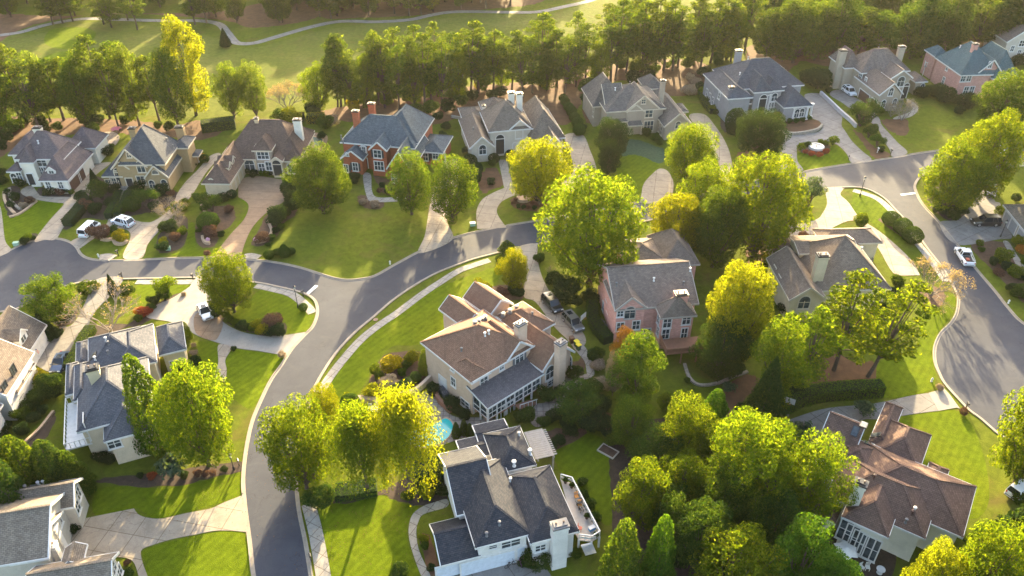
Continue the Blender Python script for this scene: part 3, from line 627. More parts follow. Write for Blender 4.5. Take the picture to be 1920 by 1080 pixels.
        if kind in ('hip', 'hx', 'hy'):
            alongx = kind == 'hx' or (kind == 'hip' and W >= D_)
            if alongx:
                h = D_/2*pitch; e_ = min(W/2-.01, h/w_['e']); m = (y0+y1)/2; r0, r1 = (x0+e_, m, z+h), (x1-e_, m, z+h)
                plane([(x0, y0, z), (x1, y0, z), r1, r0], X); plane([(x1, y1, z), (x0, y1, z), r0, r1], (-1, 0, 0))
                plane([(x0, y1, z), (x0, y0, z), r0], (0, -1, 0)); plane([(x1, y0, z), (x1, y1, z), r1], Y)
            else:
                h = W/2*pitch; e_ = min(D_/2-.01, h/w_['e']); m = (x0+x1)/2; r0, r1 = (m, y0+e_, z+h), (m, y1-e_, z+h)
                plane([(x1, y0, z), (x1, y1, z), r1, r0], Y); plane([(x0, y1, z), (x0, y0, z), r0, r1], (0, -1, 0))
                plane([(x0, y0, z), (x1, y0, z), r0], X); plane([(x1, y1, z), (x0, y1, z), r1], (-1, 0, 0))
            capl(r0, r1); cs = [(x0, y0, z), (x1, y0, z), (x1, y1, z), (x0, y1, z)]
            near = (r0, r1, r1, r0) if alongx else (r0, r0, r1, r1)
            for c_, r_ in zip(cs, near): capl(c_, r_)
            ring('fblr')
        elif kind in ('gx', 'gy', 'gyf', 'gyb'):
            if kind == 'gx':
                h = D_/2*pitch; m = (y0+y1)/2; r0, r1 = (x0, m, z+h), (x1, m, z+h)
                plane([(x0, y0, z), (x1, y0, z), r1, r0], X); plane([(x1, y1, z), (x0, y1, z), r0, r1], (-1, 0, 0)); ring('fb')
                tri = [((wx0, wy0), (wx0, wy1)), ((wx1, wy0), (wx1, wy1))]; rk = [((x0, y0, z), (x0, y1, z), r0), ((x1, y0, z), (x1, y1, z), r1)]
            else:
                h = W/2*pitch; m = (x0+x1)/2; e0 = min(D_/2-.01, h/w_['e'])
                r0, r1 = (m, y0+(e0 if kind == 'gyb' else 0), z+h), (m, y1-(e0 if kind == 'gyf' else 0), z+h)
                plane([(x1, y0, z), (x1, y1, z), r1, r0], Y); plane([(x0, y1, z), (x0, y0, z), r0, r1], (0, -1, 0)); ring('lr')
                tri, rk = [], []
                if kind != 'gyb': tri.append(((wx0, wy0), (wx1, wy0))); rk.append(((x0, y0, z), (x1, y0, z), r0))
                else: plane([(x0, y0, z), (x1, y0, z), r0], X)
                if kind != 'gyf': tri.append(((wx0, wy1), (wx1, wy1))); rk.append(((x0, y1, z), (x1, y1, z), r1))
                else: plane([(x1, y1, z), (x0, y1, z), r1], (-1, 0, 0))
            capl(r0, r1)
            wh = (W if kind[:2] == 'gy' else D_)/2-over
            for p, q in tri:
                mid = ((p[0]+q[0])/2, (p[1]+q[1])/2); L_ = 2*wh
                wb.face([(p[0], p[1], z-.02), (q[0], q[1], z-.02), (mid[0], mid[1], z-.02+wh*pitch)], [(0, z), (L_, z), (wh, z+wh*pitch)])
            for a_, b_, r_ in rk:
                for e_ in (a_, b_): fa.beam(Vector(e_)-Vector((0, 0, .15)), Vector(r_)-Vector((0, 0, .15)), .10+j*.1, .30)
        elif kind == 'shed':         # rises towards +y
            h = D_*pitch
            plane([(x0, y0, z), (x1, y0, z), (x1, y1, z+h), (x0, y1, z+h)], X); ring('f')
            for x_ in (wx0, wx1): wb.face([(x_, wy0, z-.02), (x_, wy1, z-.02), (x_, wy1, z+h-.2)], [(0, z), (D_, z), (D_, z+h)])
            for x_ in (x0, x1): fa.beam((x_, y0, z-.15), (x_, y1, z+h-.15), .10, .28)
        elif kind == 'flat':
            plane([(x0, y0, z), (x1, y0, z), (x1, y1, z), (x0, y1, z)], X); ring('fblr')
        return i
    def rect(s, pts, z, kind='hip', pitch=.8, **k):
        q = [s.L(p, z) for p in pts]; x0, x1 = min(v.x for v in q), max(v.x for v in q); y0, y1 = min(v.y for v in q), max(v.y for v in q)
        return s.wing((x0, y0, z), (x1, y0, z), y1-y0, z, kind, pitch, **k)
    def top(s):
        t = 0
        for w_ in s.W: t = max(t, s.hroof((w_['x0']+w_['x1'])/2, (w_['y0']+w_['y1'])/2))
        return t
    def hroof(s, x, y):
        best = -1
        for w_ in s.W:
            if not (w_['x0'] <= x <= w_['x1'] and w_['y0'] <= y <= w_['y1']): continue
            dx, dy = min(x-w_['x0'], w_['x1']-x), min(y-w_['y0'], w_['y1']-y); k, p = w_['k'], w_['p']
            W, D_ = w_['x1']-w_['x0'], w_['y1']-w_['y0']
            if k in ('hip', 'hx', 'hy'):
                ax = k == 'hx' or (k == 'hip' and W >= D_)
                h = min(dy*p, dx*w_['e']) if ax else min(dx*p, dy*w_['e'])
            elif k == 'gx': h = dy*p
            elif k == 'shed': h = (y-w_['y0'])*p
            elif k == 'flat': h = 0
            else: h = dx*p
            best = max(best, w_['z']+h)
        return best
    def onroof(s, px):
        d = s.inv@ray(*px); c = s.inv@(Vector((0, 0, CAM_H))-s.o)
        t = (16-c.z)/d.z
        while c.z+d.z*t > 0:
            p = c+d*t
            if s.hroof(p.x, p.y) >= p.z: return p
            t += .05/d.length
        return c+d*((5-c.z)/d.z)
    def onwall(s, wi, side, px):
        w_ = s.W[wi]; d = s.inv@ray(*px); c = s.inv@(Vector((0, 0, CAM_H))-s.o); o = w_['o']
        if side in 'fb': y = w_['y0']+o if side == 'f' else w_['y1']-o; t = (y-c.y)/d.y
        else: x = w_['x0']+o if side == 'l' else w_['x1']-o; t = (x-c.x)/d.x
        p = c+d*t
        if side in 'fb': p.x = max(w_['x0']+o+.4, min(w_['x1']-o-.4, p.x))
        else: p.y = max(w_['y0']+o+.4, min(w_['y1']-o-.4, p.y))
        return p, {'f': 0, 'r': math.pi/2, 'b': math.pi, 'l': -math.pi/2}[side]
    def win(s, wi, side, px, w_=1.0, h=1.6, arch=False, trim=None, bars=2, shut=None):
        p, r = s.onwall(wi, side, px); f, g = window_meshes(w_, h, arch, trim or s.trim, bars)
        z = max(.35, p.z-h/2)
        o = link('window', f, s.root, (p.x, p.y, z), (0, 0, r)); link('pane', g, o)
        if shut:
            k = ('sh', round(h, 1))
            if k not in GM:
                b = MB(); b.span((-.2, -.06, 0), (.2, 0, h))
                for q in range(int(h/.12)): b.span((-.16, -.075, .04+q*.12), (.16, -.055, .09+q*.12))
                GM[k] = b.mesh('shutter', M[shut])
            for sx in (-1, 1): link('shutter', GM[k], o, (sx*(w_/2+.38), 0, 0))
        return o
    def garage(s, wi, side, px, w_=2.7, h=2.3, mat='white'):
        p, r = s.onwall(wi, side, px); k = ('gd', w_, h, mat, s.trim)
        if k not in GM:
            b = MB()
            for q in range(4):
                b.span((-w_/2, -.05, q*h/4+.012), (w_/2, .02, (q+1)*h/4-.012))
                for u in range(int(w_/.7)):
                    x = -w_/2+(u+.5)*w_/int(w_/.7); b.span((x-.24, -.07, q*h/4+.1), (x+.24, -.051, (q+1)*h/4-.1))
            t = MB(); t.span((-w_/2-.2, -.09, 0), (-w_/2, .02, h+.2)); t.span((w_/2, -.09, 0), (w_/2+.2, .02, h+.2)); t.span((-w_/2, -.088, h), (w_/2, .02, h+.2))
            GM[k] = (b.mesh('garage_door', M[mat]), t.mesh('door_frame', M[s.trim]))
        o = link('garage_door', GM[k][0], s.root, (p.x, p.y, .05), (0, 0, r)); link('door_frame', GM[k][1], o); return o
    def door(s, wi, side, px, w_=1.1, h=2.4, mat='dark', arch=False):
        p, r = s.onwall(wi, side, px); k = ('d', w_, h, mat, s.trim, arch)
        if k not in GM:
            b = MB(); t = MB()
            b.span((-w_/2, -.04, 0), (w_/2, .02, h))
            for u in (-1, 1):
                for q in range(2): b.span((u*w_/4-.17*w_, -.06, .2+q*h*.45), (u*w_/4+.17*w_, -.041, .2+q*h*.45+h*.36))
            t.span((-w_/2-.18, -.1, 0), (-w_/2, .02, h+.18)); t.span((w_/2, -.1, 0), (w_/2+.18, .02, h+.18)); t.span((-w_/2, -.098, h), (w_/2, .02, h+.18))
            if arch:
                n = 8; ro, ri = w_/2+.18, w_/2
                for q in range(n):
                    a, c = math.pi*q/n, math.pi*(q+1)/n
                    t.face([(ro*math.cos(a), -.1, h+.18+ro*math.sin(a)), (ro*math.cos(c), -.1, h+.18+ro*math.sin(c)), (ri*math.cos(c), -.1, h+.18+ri*math.sin(c)), (ri*math.cos(a), -.1, h+.18+ri*math.sin(a))][::-1])
                    b.face([(0, -.05, h+.18), (ri*math.cos(a), -.05, h+.18+ri*math.sin(a)), (ri*math.cos(c), -.05, h+.18+ri*math.sin(c))][::-1])
            GM[k] = (b.mesh('front_door', M[mat]), t.mesh('door_frame', M[s.trim]))
        o = link('front_door', GM[k][0], s.root, (p.x, p.y, max(.15, min(.5, p.z-h/2))), (0, 0, r)); link('door_frame', GM[k][1], o); return o
    def chim(s, px, zt, w_=1.4, d=1.0, mat=None, capm='black', base=0, off=None):
        zt = zt or s.top()+.7
        p = s.L(px, zt); b = MB(); b.span((p.x-w_/2, p.y-d/2, base), (p.x+w_/2, p.y+d/2, zt-.35)); b.span((p.x-w_/2-.08, p.y-d/2-.08, zt-.75), (p.x+w_/2+.08, p.y+d/2+.08, zt-.55))
        b.uv = [[(q[0]+q[1], q[2]) for q in (b.v[i] for i in f)] for f in b.f]
        o = b.build('chimney', M[mat or s.wall], s.root)
        c = MB(); c.span((p.x-w_/2-.12, p.y-d/2-.12, zt-.35), (p.x+w_/2+.12, p.y+d/2+.12, zt-.12))
        c.span((p.x-w_/2+.12, p.y-d/2+.12, zt-.12), (p.x+w_/2-.12, p.y+d/2-.12, zt+.02))
        c.build('chimney_cap', M[capm], o)
        for sx in (-.25, .25): MB().lathe([(.0, .22), (.14, .18), (.14, .14), (.09, .14), (.09, -.05)], (p.x+sx*w_, p.y, zt+.02), 8).build('flue', M['flue'], o)
        return o
    def pipe(s, px, r=.11, h=.6, name='vent_pipe', mat='white', cap=True):
        p = s.onroof(px); k = ('pipe', r, h, cap, mat)
        if k not in GM:
            b = MB(); b.lathe([(r*1.9, -.35), (r*1.7, 0), (r, .08), (r, h-.12)]+([(r*1.9, h-.1), (r*1.8, h), (0, h+.06)] if cap else [(r, h), (0, h)]), (0, 0, 0), 10); GM[k] = b.mesh(name, M[mat])
        return link(name, GM[k], s.root, (p.x, p.y, p.z))
    def column(s, px, h, r=.2, z0=.15, mat=None):
        p = s.L(px, z0); k = ('col', round(h, 1), r, mat or s.trim)
        if k not in GM:
            b = MB(); b.lathe([(r, .28), (r*1.02, h*.3), (r*.85, h-.3)], (0, 0, 0), 12); b.box((0, 0, .14), (r*2.8, r*2.8, .28)); b.box((0, 0, h-.15), (r*2.6, r*2.6, .3)); GM[k] = b.mesh('column', M[mat or s.trim])
        return link('column', GM[k], s.root, (p.x, p.y, z0))
    def dormer(s, px, w_=1.6, h=1.5, dep=3.0, side='f', arch=True, pitch=.9):
        """small gabled dormer; px marks the middle of its window"""
        p = s.onroof(px); r = {'f': 0, 'r': math.pi/2, 'l': -math.pi/2}[side]
        b, f, t = MB(), MB(), MB(); hw = w_/2
        b.span((-hw, 0, -h*.6), (hw, dep, h*.55)); b.face([(-hw, 0, h*.55), (hw, 0, h*.55), (0, 0, h*.55+hw*pitch)])
        o_ = .2
        for sx in (-1, 1):
            q = [(sx*(hw+o_), -o_, h*.55-o_*pitch), (0, -o_, h*.55+hw*pitch+.02), (0, dep, h*.55+hw*pitch+.02), (sx*(hw+o_), dep, h*.55-o_*pitch)]
            q = [Vector(v) for v in q]; n = [v+Vector((0, 0, .1)) for v in q]; uv = [(v.y, v.x*1.3) for v in q]
            f.face(n if sx < 0 else n[::-1], uv if sx < 0 else uv[::-1]); f.face(q if sx > 0 else q[::-1]); f.face([q[0], q[1], n[1], n[0]]); f.face([q[0], n[0], n[3], q[3]])
            t.beam((sx*(hw+o_), -o_-.03, h*.55-o_*pitch-.02), (0, -o_-.03, h*.55+hw*pitch), .07, .2)
        o = b.build('dormer', M[s.trim], s.root, (p.x, p.y, p.z), (0, 0, r)); f.build('dormer_roof', M[s.roof], o); t.build('dormer_trim', M[s.trim], o)
        g = MB(); g.face([(-w_*.26, -.02, -h*.38), (w_*.26, -.02, -h*.38), (w_*.26, -.02, h*.42), (-w_*.26, -.02, h*.42)]); g.build('pane', M['glass'], o)
        fr = MB(); fr.span((-w_*.26, -.06, -.03), (w_*.26, -.021, .03)); fr.span((-.03, -.062, -h*.38), (.03, -.021, h*.42)); fr.build('window_bar', M[s.trim], o)
        return o
    def skylight(s, px, w_=.7, h=1.2, side=None):
        p = s.onroof(px); e = .05
        def hz(x, y): return s.hroof(x, y)
        gx, gy = (hz(p.x+e, p.y)-hz(p.x-e, p.y))/(2*e), (hz(p.x, p.y+e)-hz(p.x, p.y-e))/(2*e)
        n = Vector((-gx, -gy, 1)).normalized(); u = Vector((0, 0, 1)).cross(n); u = u.normalized() if u.length > 1e-3 else Vector((1, 0, 0)); v = n.cross(u)
        Mx = Matrix((u, v, n)).transposed(); c = Vector((p.x, p.y, hz(p.x, p.y)))
        b = MB(); b.box(c+n*.06, (w_+.2, h+.2, .14), m=Mx); o = b.build('skylight', M['black'], s.root)
        g = MB(); g.box(c+n*.14, (w_, h, .03), m=Mx); g.build('pane', M['glass'], o); return o
    def deckbox(s, name, a, b, mat): m = MB(); m.span(a, b); return m.build(name, M[mat], s.root)
    def done(s):
        for k, b in s.wm.items(): b.build('wall', M[k], s.root)
        s.rf.build('roof', M[s.roof], s.root); s.fa.build('fascia', M[s.trim], s.root); pass
        return s
# ============================================================ the houses
for k, c, t in (('stucco_white', (.62, .58, .50), 'stucco'), ('stucco_tan', (.30, .215, .115), 'stucco'), ('stucco_peach', (.52, .40, .27), 'stucco'), ('stucco_beige', (.46, .42, .36), 'stucco'),
                ('stucco_taupe', (.32, .265, .205), 'stucco'), ('siding_grey', (.26, .255, .265), 'siding'), ('stucco_drab', (.33, .285, .225), 'stucco'), ('brick_red', (.34, .10, .05), 'brick'), ('brick_pink', (.64, .345, .285), 'brick'),
                ('brick_rose', (.52, .29, .245), 'brick'), ('stucco_pale', (.54, .40, .30), 'stucco'), ('stucco_cream', (.52, .44, .29), 'stucco'), ('siding_white', (.62, .60, .58), 'siding'), ('stucco_sand', (.55, .46, .34), 'stucco'), ('stone_mix', (.33, .27, .21), 'brick'), ('siding_tan', (.40, .35, .28), 'siding')):
    M[k] = wallmat(k.replace('_', ' '), c, t)
for k, a, b in (('r_plum', (.105, .088, .096), (.145, .118, .12)), ('r_slate', (.066, .072, .083), (.10, .105, .115)), ('r_brown', (.095, .066, .055), (.14, .098, .078)), ('r_blue', (.066, .084, .10), (.10, .122, .138)),
                ('r_taupe', (.13, .105, .088), (.18, .15, .125)), ('r_grey', (.095, .085, .08), (.14, .128, .118)), ('r_bluegrey', (.052, .060, .076), (.08, .088, .105)), ('r_mauve', (.125, .10, .09), (.17, .14, .125)), ('r_teal', (.05, .095, .115), (.08, .13, .15)),
                ('r_weath', (.15, .118, .10), (.20, .16, .135)), ('r_dark', (.075, .068, .072), (.115, .10, .10)), ('r_choc', (.165, .098, .068), (.21, .128, .09)), ('r_char', (.032, .036, .047), (.055, .056, .064)), ('r_rust', (.118, .076, .062), (.158, .104, .084)), ('r_steel', (.078, .083, .10), (.115, .118, .132)), ('r_sand', (.15, .125, .10), (.20, .17, .14))):
    M[k] = roofmat(k[2:]+' shingles', a, b)
M['r_tan'] = roofmat('weathered tan shingles', (.165, .125, .098), (.225, .175, .135)); M['r_porch'] = roofmat('slate grey porch shingles', (.085, .08, .088), (.12, .112, .12)); M['brown_door'] = paint('dark brown garage door', (.075, .035, .025), .6); M['cream_door'] = paint('cream garage door', (.42, .33, .2), .6); M['blue_door'] = paint('pale blue garage door', (.50, .54, .60), .6); M['grey_door'] = paint('grey garage door', (.30, .30, .31), .6)
M['red_shut'] = paint('dark shutters', (.03, .028, .03), .6)
# 1 white stucco, far left
h = House('white_house', 'white stucco house with plum grey roof and curved stone bed, leftmost above the cul-de-sac', 'house', V5(270, 320), V5(500, 318), 6, 'stucco_white', 'r_plum')
A = h.wing(V5(110, 330), V5(500, 320), V5(675, 185), 6.0, 'hip', .72, rp=V5(365, 106))
B = h.wing(V5(62, 292), V5(190, 290), 9, 5.4, 'hip', .6, rp=V5(190, 140), rx=V5(300, 290))
C = h.wing(V5(140, 362), V5(268, 345), 8, 5.9, 'hy', .75, rp=V5(208, 240))
D4 = h.wing(V5(300, 497), V5(528, 492), 13, 3.3, 'hy', .95, rp=V5(445, 305))
E = h.wing(V5(42, 430), V5(165, 415), 6, 3.4, 'hip', .7)
G = h.rect([V5(575, 165), V5(690, 240), V5(775, 205), V5(795, 130)], 4.0, 'hip', .9, rp=V5(650, 80))
h.win(A, 'f', V5(325, 352), 1.8, 1.7); h.win(A, 'f', V5(325, 420), 1.0, 2.2, True); h.win(A, 'f', V5(345, 418), .9, 2.2, True)
h.win(D4, 'f', V5(378, 528), .9, 1.6); h.win(D4, 'f', V5(472, 525), .9, 1.6)
for q in ((607, 302), (630, 275), (672, 235)): h.win(A, 'r', V5(*q), 1.1, 1.7)
h.garage(D4, 'r', V5(570, 460), 4.6, 2.3, 'brown_door'); h.garage(D4, 'r', V5(625, 415), 2.6, 2.3, 'brown_door')
h.win(E, 'f', V5(98, 470), 1.2, 2.0, True); h.win(E, 'f', V5(150, 455), 1.0, 2.2, True); h.door(C, 'f', V5(205, 450), 1.3, 2.6)
h.column(V5(213, 505), 5.3, .2); h.column(V5(260, 500), 5.3, .2); h.dormer(V5(405, 440), 1.7, 1.6); h.chim(V5(285, 70), None, 1.5, 1.1); h.pipe(V5(300, 200)); h.done()
# 2 tan stucco
h = House('tan_house', 'tan stucco house with slate roof, arched entry and long front steps between clipped hedges', 'house', V5(985, 470), V5(1310, 465), 3.4, 'stucco_tan', 'r_slate', 'cream')
A = h.wing(V5(905, 392), V5(1300, 345), 10.5, 6.2, 'hip', 1.0, end=1.1, rp=V5(1250, 82))
B = h.wing(V5(785, 470), V5(960, 450), 15, 3.4, 'hy', 1.0)
C = h.wing(V5(868, 398), V5(1150, 372), 9, 5.8, 'gyf', .95, rp=V5(985, 248))
D4 = h.wing(V5(1122, 470), V5(1312, 466), 10, 3.6, 'gyf', .95, rp=V5(1195, 376))
E = h.wing(V5(862, 402), V5(1005, 398), 3, 5.2, 'gy', .9, over=.3)
G = h.rect([V5(1340, 240), V5(1450, 225), V5(1522, 150)], 6.0, 'hip', .6)
K = h.wing(V5(1480, 315), V5(1555, 290), 3.0, 2.9, 'hip', .6, nowall=True)
h.win(C, 'f', V5(1095, 385), 1.5, 2.4, True); h.win(C, 'f', V5(1100, 490), 1.6, 1.9); h.win(C, 'f', V5(1003, 292), .8, 1.1, True)
h.win(D4, 'f', V5(1185, 520), 1.1, 1.8, True); h.win(D4, 'f', V5(1280, 515), 1.1, 1.8, True); h.win(D4, 'f', V5(1207, 425), 1.2, .8, True, bars=1)
h.win(A, 'r', V5(1380, 345), 1.6, 1.6); h.win(A, 'r', V5(1422, 285), .9, 1.4)
h.garage(A, 'r', V5(1372, 490), 2.7, 2.3, 'cream_door'); h.garage(A, 'r', V5(1425, 430), 2.7, 2.3, 'cream_door')
h.door(E, 'f', V5(935, 450), 2.0, 3.6, 'dark', True); h.door(C, 'f', V5(1000, 470), 1.3, 2.4, 'dark')
h.win(B, 'f', V5(838, 512), 1.3, 1.5); h.win(B, 'f', V5(890, 500), 1.3, 1.5)
h.column(V5(947, 560), 4.6, .24); h.column(V5(1030, 535), 3.6, .24); h.column(V5(1525, 360), 2.7, .12); h.column(V5(1550, 350), 2.7, .12)
h.chim(V5(1025, 75), 11.5, 1.3, 1.0); h.chim(V5(1395, 65), 9.2, 1.7, 1.2); h.pipe(V5(1350, 235), mat='grey'); h.pipe(V5(1300, 180), mat='grey'); h.done()
# 3 brown roofed house with courtyard
h = House('brown_roofed_house', 'peach house with steep brown roof and stone turret facing a tan courtyard', 'house', V6(310, 405), V6(740, 410), 3.6, 'stucco_peach', 'r_brown', 'cream')
A = h.wing(V6(160, 410), V6(750, 410), 15, 3.7, 'hx', 1.05, end=1.5, rp=V6(450, 100))
A2 = h.rect([V6(650, 395), V6(805, 330), V6(680, 200)], 3.6, 'hip', .9, rp=V6(600, 230))
B = h.wing(V6(-8, 595), V6(208, 605), 17, 3.3, 'hy', .95, rp=V6(95, 450))
C = h.wing(V6(378, 348), V6(538, 338), 6.5, 6.0, 'hip', 1.0, wall='stone_mix', over=.35, rp=V6(460, 243))
E = h.wing(V6(618, 442), V6(752, 410), 5, 3.5, 'hip', 1.1, rp=V6(675, 337))
G = h.wing(V6(520, 430), V6(622, 425), 6, 4.0, 'gy', .8, over=.3)
S = h.wing(V6(12, 596), V6(128, 600), 4, 3.0, 'gy', .8, over=.3)
h.win(C, 'f', V6(470, 380), 2.4, 1.6, bars=3, trim='white'); h.win(C, 'f', V6(462, 475), 1.2, 1.9, trim='white'); h.win(C, 'f', V6(515, 462), 1.2, 1.9, trim='white')
h.win(A, 'f', V6(365, 450), 2.0, 2.8, True, 'white'); h.door(G, 'f', V6(575, 440), 1.8, 2.6, 'dark', True); h.win(E, 'f', V6(683, 480), 1.2, 2.2, True, 'white')
for q in ((240, 600), (265, 570), (292, 535)): h.garage(B, 'r', V6(*q), 2.4, 2.2, 'cream_door')
h.dormer(V6(240, 440), 1.7, 1.7, 3, 'r'); h.dormer(V6(215, 485), 1.7, 1.7, 3, 'r'); h.win(S, 'f', V6(70, 580), .7, .7, True, 'white', 1)
h.chim(V6(733, 92), 9.8, 1.6, 1.2, 'stucco_white'); h.chim(V6(415, 82), None, .8, .7); h.column(V6(545, 500), 3.3, .22, mat='white'); h.column(V6(650, 515), 3.0, .22, mat='white'); h.done()
# 4 red brick
h = House('red_brick_house', 'red brick house with slate blue roof and white trimmed gables, two brick chimneys behind', 'house', V6(1075, 400), V6(1245, 415), 3.8, 'brick_red', 'r_blue')
A = h.wing(V6(1024, 330), V2(1225, 1060), 11.0, 6.2, 'hip', .85, rp=V2(850, 864))
A2 = h.wing(V2(885, 1060), V2(1222, 1062), 13.5, 6.4, 'hip', .9, rp=V2(1010, 832))
B = h.wing(V6(1075, 398), V6(1245, 420), 12, 3.8, 'gy', .95, rp=V6(1125, 343))
C = h.wing(V6(1283, 345), V6(1442, 332), 8, 6.4, 'gy', .9, over=.35, rp=V6(1350, 274))
D4 = h.wing(V6(1420, 500), V6(1640, 480), 14, 3.7, 'gy', 1.0, rp=V6(1550, 350))
E = h.wing(V7(85, 528), V7(302, 512), 9, 3.4, 'hip', .45)
h.win(B, 'f', V6(1105, 478), .9, 1.7, shut='red_shut'); h.win(B, 'f', V6(1190, 468), 1.1, 1.8, shut='red_shut')
h.win(C, 'f', V6(1362, 368), 1.6, 1.7, shut='red_shut'); h.win(C, 'f', V6(1375, 460), 2.0, 2.0, bars=3); h.win(D4, 'f', V6(1500, 600), 1.2, 1.8)
h.win(B, 'f', V6(1125, 370), .6, .6, True, bars=1)
h.win(E, 'f', V7(155, 556), 1.2, 1.7, shut='red_shut'); h.win(E, 'f', V7(235, 545), 1.2, 1.7, shut='red_shut'); h.door(A, 'f', V6(1262, 445), 1.4, 2.4)
h.dormer(V6(1255, 335), 1.2, 1.5, 2); h.chim(V2(745, 825), None, 1.4, 1.0); h.chim(V2(865, 768), None, 1.4, 1.0)
h.pipe(V6(1095, 275), mat='grey'); h.pipe(V6(1080, 240), mat='grey'); h.column(V7(310, 600), 3.2, .2); h.done()
# 5 beige
h = House('beige_house', 'beige stucco house with taupe roof, three white gables and twin white chimneys behind', 'house', V7(510, 492), V7(695, 475), 3.6, 'stucco_beige', 'r_taupe')
A = h.wing(V7(645, 355), V7(1000, 342), 11.5, 6.3, 'hip', .95, rp=V7(875, 123))
B = h.wing(V7(500, 492), V7(698, 478), 16, 3.7, 'gyf', .85, rp=V7(600, 400))
B2 = h.wing(V7(455, 290), V7(690, 275), 9, 3.9, 'hip', .8, rp=V7(600, 190))
C = h.wing(V7(798, 352), V7(992, 342), 7, 6.1, 'gy', .85, rp=V7(886, 270))
D4 = h.wing(V7(1060, 495), V7(1252, 490), 19, 3.6, 'gyf', .85, rp=V7(1120, 395))
D5 = h.rect([V7(970, 430), V7(1200, 330), V7(1095, 180)], 4.4, 'hip', .9, rp=V7(1040, 190))
G = h.wing(V7(605, 210), V7(820, 205), 7, 5.0, 'hip', .8, rp=V7(715, 98))
h.win(B, 'f', V7(602, 500), 1.5, 2.2, True); h.win(C, 'f', V7(886, 372), 1.6, 2.4, True, bars=3)
for q in ((853, 475), (886, 472), (918, 468)): h.win(C, 'f', V7(*q), .9, 1.9, True, bars=1)
h.door(A, 'f', V7(738, 450), 1.9, 3.6, 'dark', True); h.win(D4, 'f', V7(1130, 480), 1.2, 1.8, True)
h.chim(V7(825, 48), None, 1.3, 1.0, 'stucco_white'); h.chim(V7(888, 55), None, 1.3, 1.0, 'stucco_white'); h.chim(V7(609, 150), 7.5, .7, .6, 'stucco_white'); h.pipe(V7(530, 345), mat='grey'); h.pipe(V7(900, 180), mat='grey'); h.done()
# 6 taupe
h = House('taupe_house', 'taupe stucco house with brown grey roof, tall arched front window and small square gable window', 'house', V8(690, 445), V8(905, 430), 3.6, 'stucco_taupe', 'r_grey', 'cream')
A = h.wing(V8(235, 335), V8(700, 300), 14, 6.2, 'hip', .85, rp=V8(565, 114))
B = h.wing(V8(122, 275), V8(400, 290), 12, 5.4, 'hip', .75, rp=V8(370, 66))
C = h.wing(V8(395, 335), V8(655, 300), 9, 6.2, 'gy', .95, over=.35, rp=V8(535, 205))
C2 = h.wing(V8(398, 332), V8(532, 322), 4, 5.9, 'gy', .95, over=.3, rp=V8(472, 272))
D4 = h.wing(V8(688, 448), V8(912, 432), 19, 3.6, 'gyf', .95, rp=V8(805, 343))
E = h.wing(V8(250, 415), V8(405, 405), 8, 3.6, 'shed', .8)
G = h.wing(V8(800, 310), V8(895, 350), 5, 3.0, 'hip', .4)
K = h.wing(V8(410, 440), V8(520, 435), 2.5, 3.0, 'shed', .3, nowall=True)
N2 = h.wing(V8(540, 150), V8(690, 150), 7, 6, 'hip', 1.0, rp=V8(612, 60))
h.win(C2, 'f', V8(463, 370), 1.5, 2.4, True); h.win(C, 'f', V8(527, 250), .9, 1.0); h.win(C, 'f', V8(568, 345), 1.7, 1.7); h.win(C, 'f', V8(565, 440), 2.2, 2.4, bars=3)
h.door(C2, 'f', V8(455, 475), 1.3, 2.4); h.win(D4, 'f', V8(795, 432), 1.2, 1.7, True); h.win(D4, 'l', V8(640, 470), 1.0, 2.0); h.win(D4, 'l', V8(662, 505), 1.0, 2.0)
h.win(B, 'l', V8(165, 380), 1.0, 2.2); h.column(V8(420, 510), 2.8, .16); h.column(V8(505, 505), 2.8, .16); h.chim(V8(680, 78), None, 1.1, .9, capm='black'); h.pipe(V8(305, 160)); h.pipe(V8(420, 110), mat='grey'); h.done()
# 7 grey with columns
h = House('grey_siding_house', 'large grey house with blue grey roof and white columned arch beside the fountain', 'house', W1(795, 545), W1(1005, 530), 3.8, 'siding_grey', 'r_bluegrey')
A = h.wing(W1(390, 400), W1(955, 376), 14, 6.6, 'hip', .9, rp=W1(665, 162))
A2 = h.rect([W1(170, 282), W1(355, 480), W1(520, 440)], 6.4, 'hip', .6)
B = h.wing(W1(390, 520), W1(540, 515), 10, 4.0, 'hy', 1.1)
C = h.wing(W1(555, 430), W1(700, 420), 11, 6.6, 'hy', .85, rp=W1(620, 300))
C2 = h.wing(W1(660, 422), W1(790, 408), 9, 6.5, 'hy', .9)
D4 = h.wing(W1(790, 550), W1(1010, 530), 12, 3.9, 'hy', 1.0, rp=W1(860, 400))
h.door(C, 'f', W1(615, 545), 1.8, 4.4, 'dark', True)
for q in ((560, 585), (580, 588), (635, 605), (655, 600)): h.column(W1(*q), 5.4, .2)
h.win(C2, 'f', W1(715, 465), 1.4, 2.0, True)
for q in ((675, 545), (697, 543), (720, 540)): h.win(C2, 'f', W1(*q), .9, 2.4, True, bars=1)
h.win(B, 'f', W1(462, 570), 1.0, 2.2, True); h.win(B, 'f', W1(485, 565), 1.0, 2.2, True)
h.win(D4, 'f', W1(890, 590), 1.2, 2.1, True); h.win(D4, 'f', W1(928, 585), 1.2, 2.1, True)
for q in ((800, 640), (850, 645), (955, 638), (990, 615)): h.column(W1(*q), 3.4, .3)
h.chim(W1(440, 95), 12, 1.5, 1.2); h.chim(W1(385, 380), 8.2, 1.4, 1.1)
for q in ((190, 430), (213, 462), (236, 495)): h.win(A2, 'l', W1(*q), .9, 1.8)
h.win(A2, 'l', W1(285, 455), 1.0, 1.5); h.pipe(W1(445, 290)); h.pipe(W1(510, 165)); h.done(); h7 = h
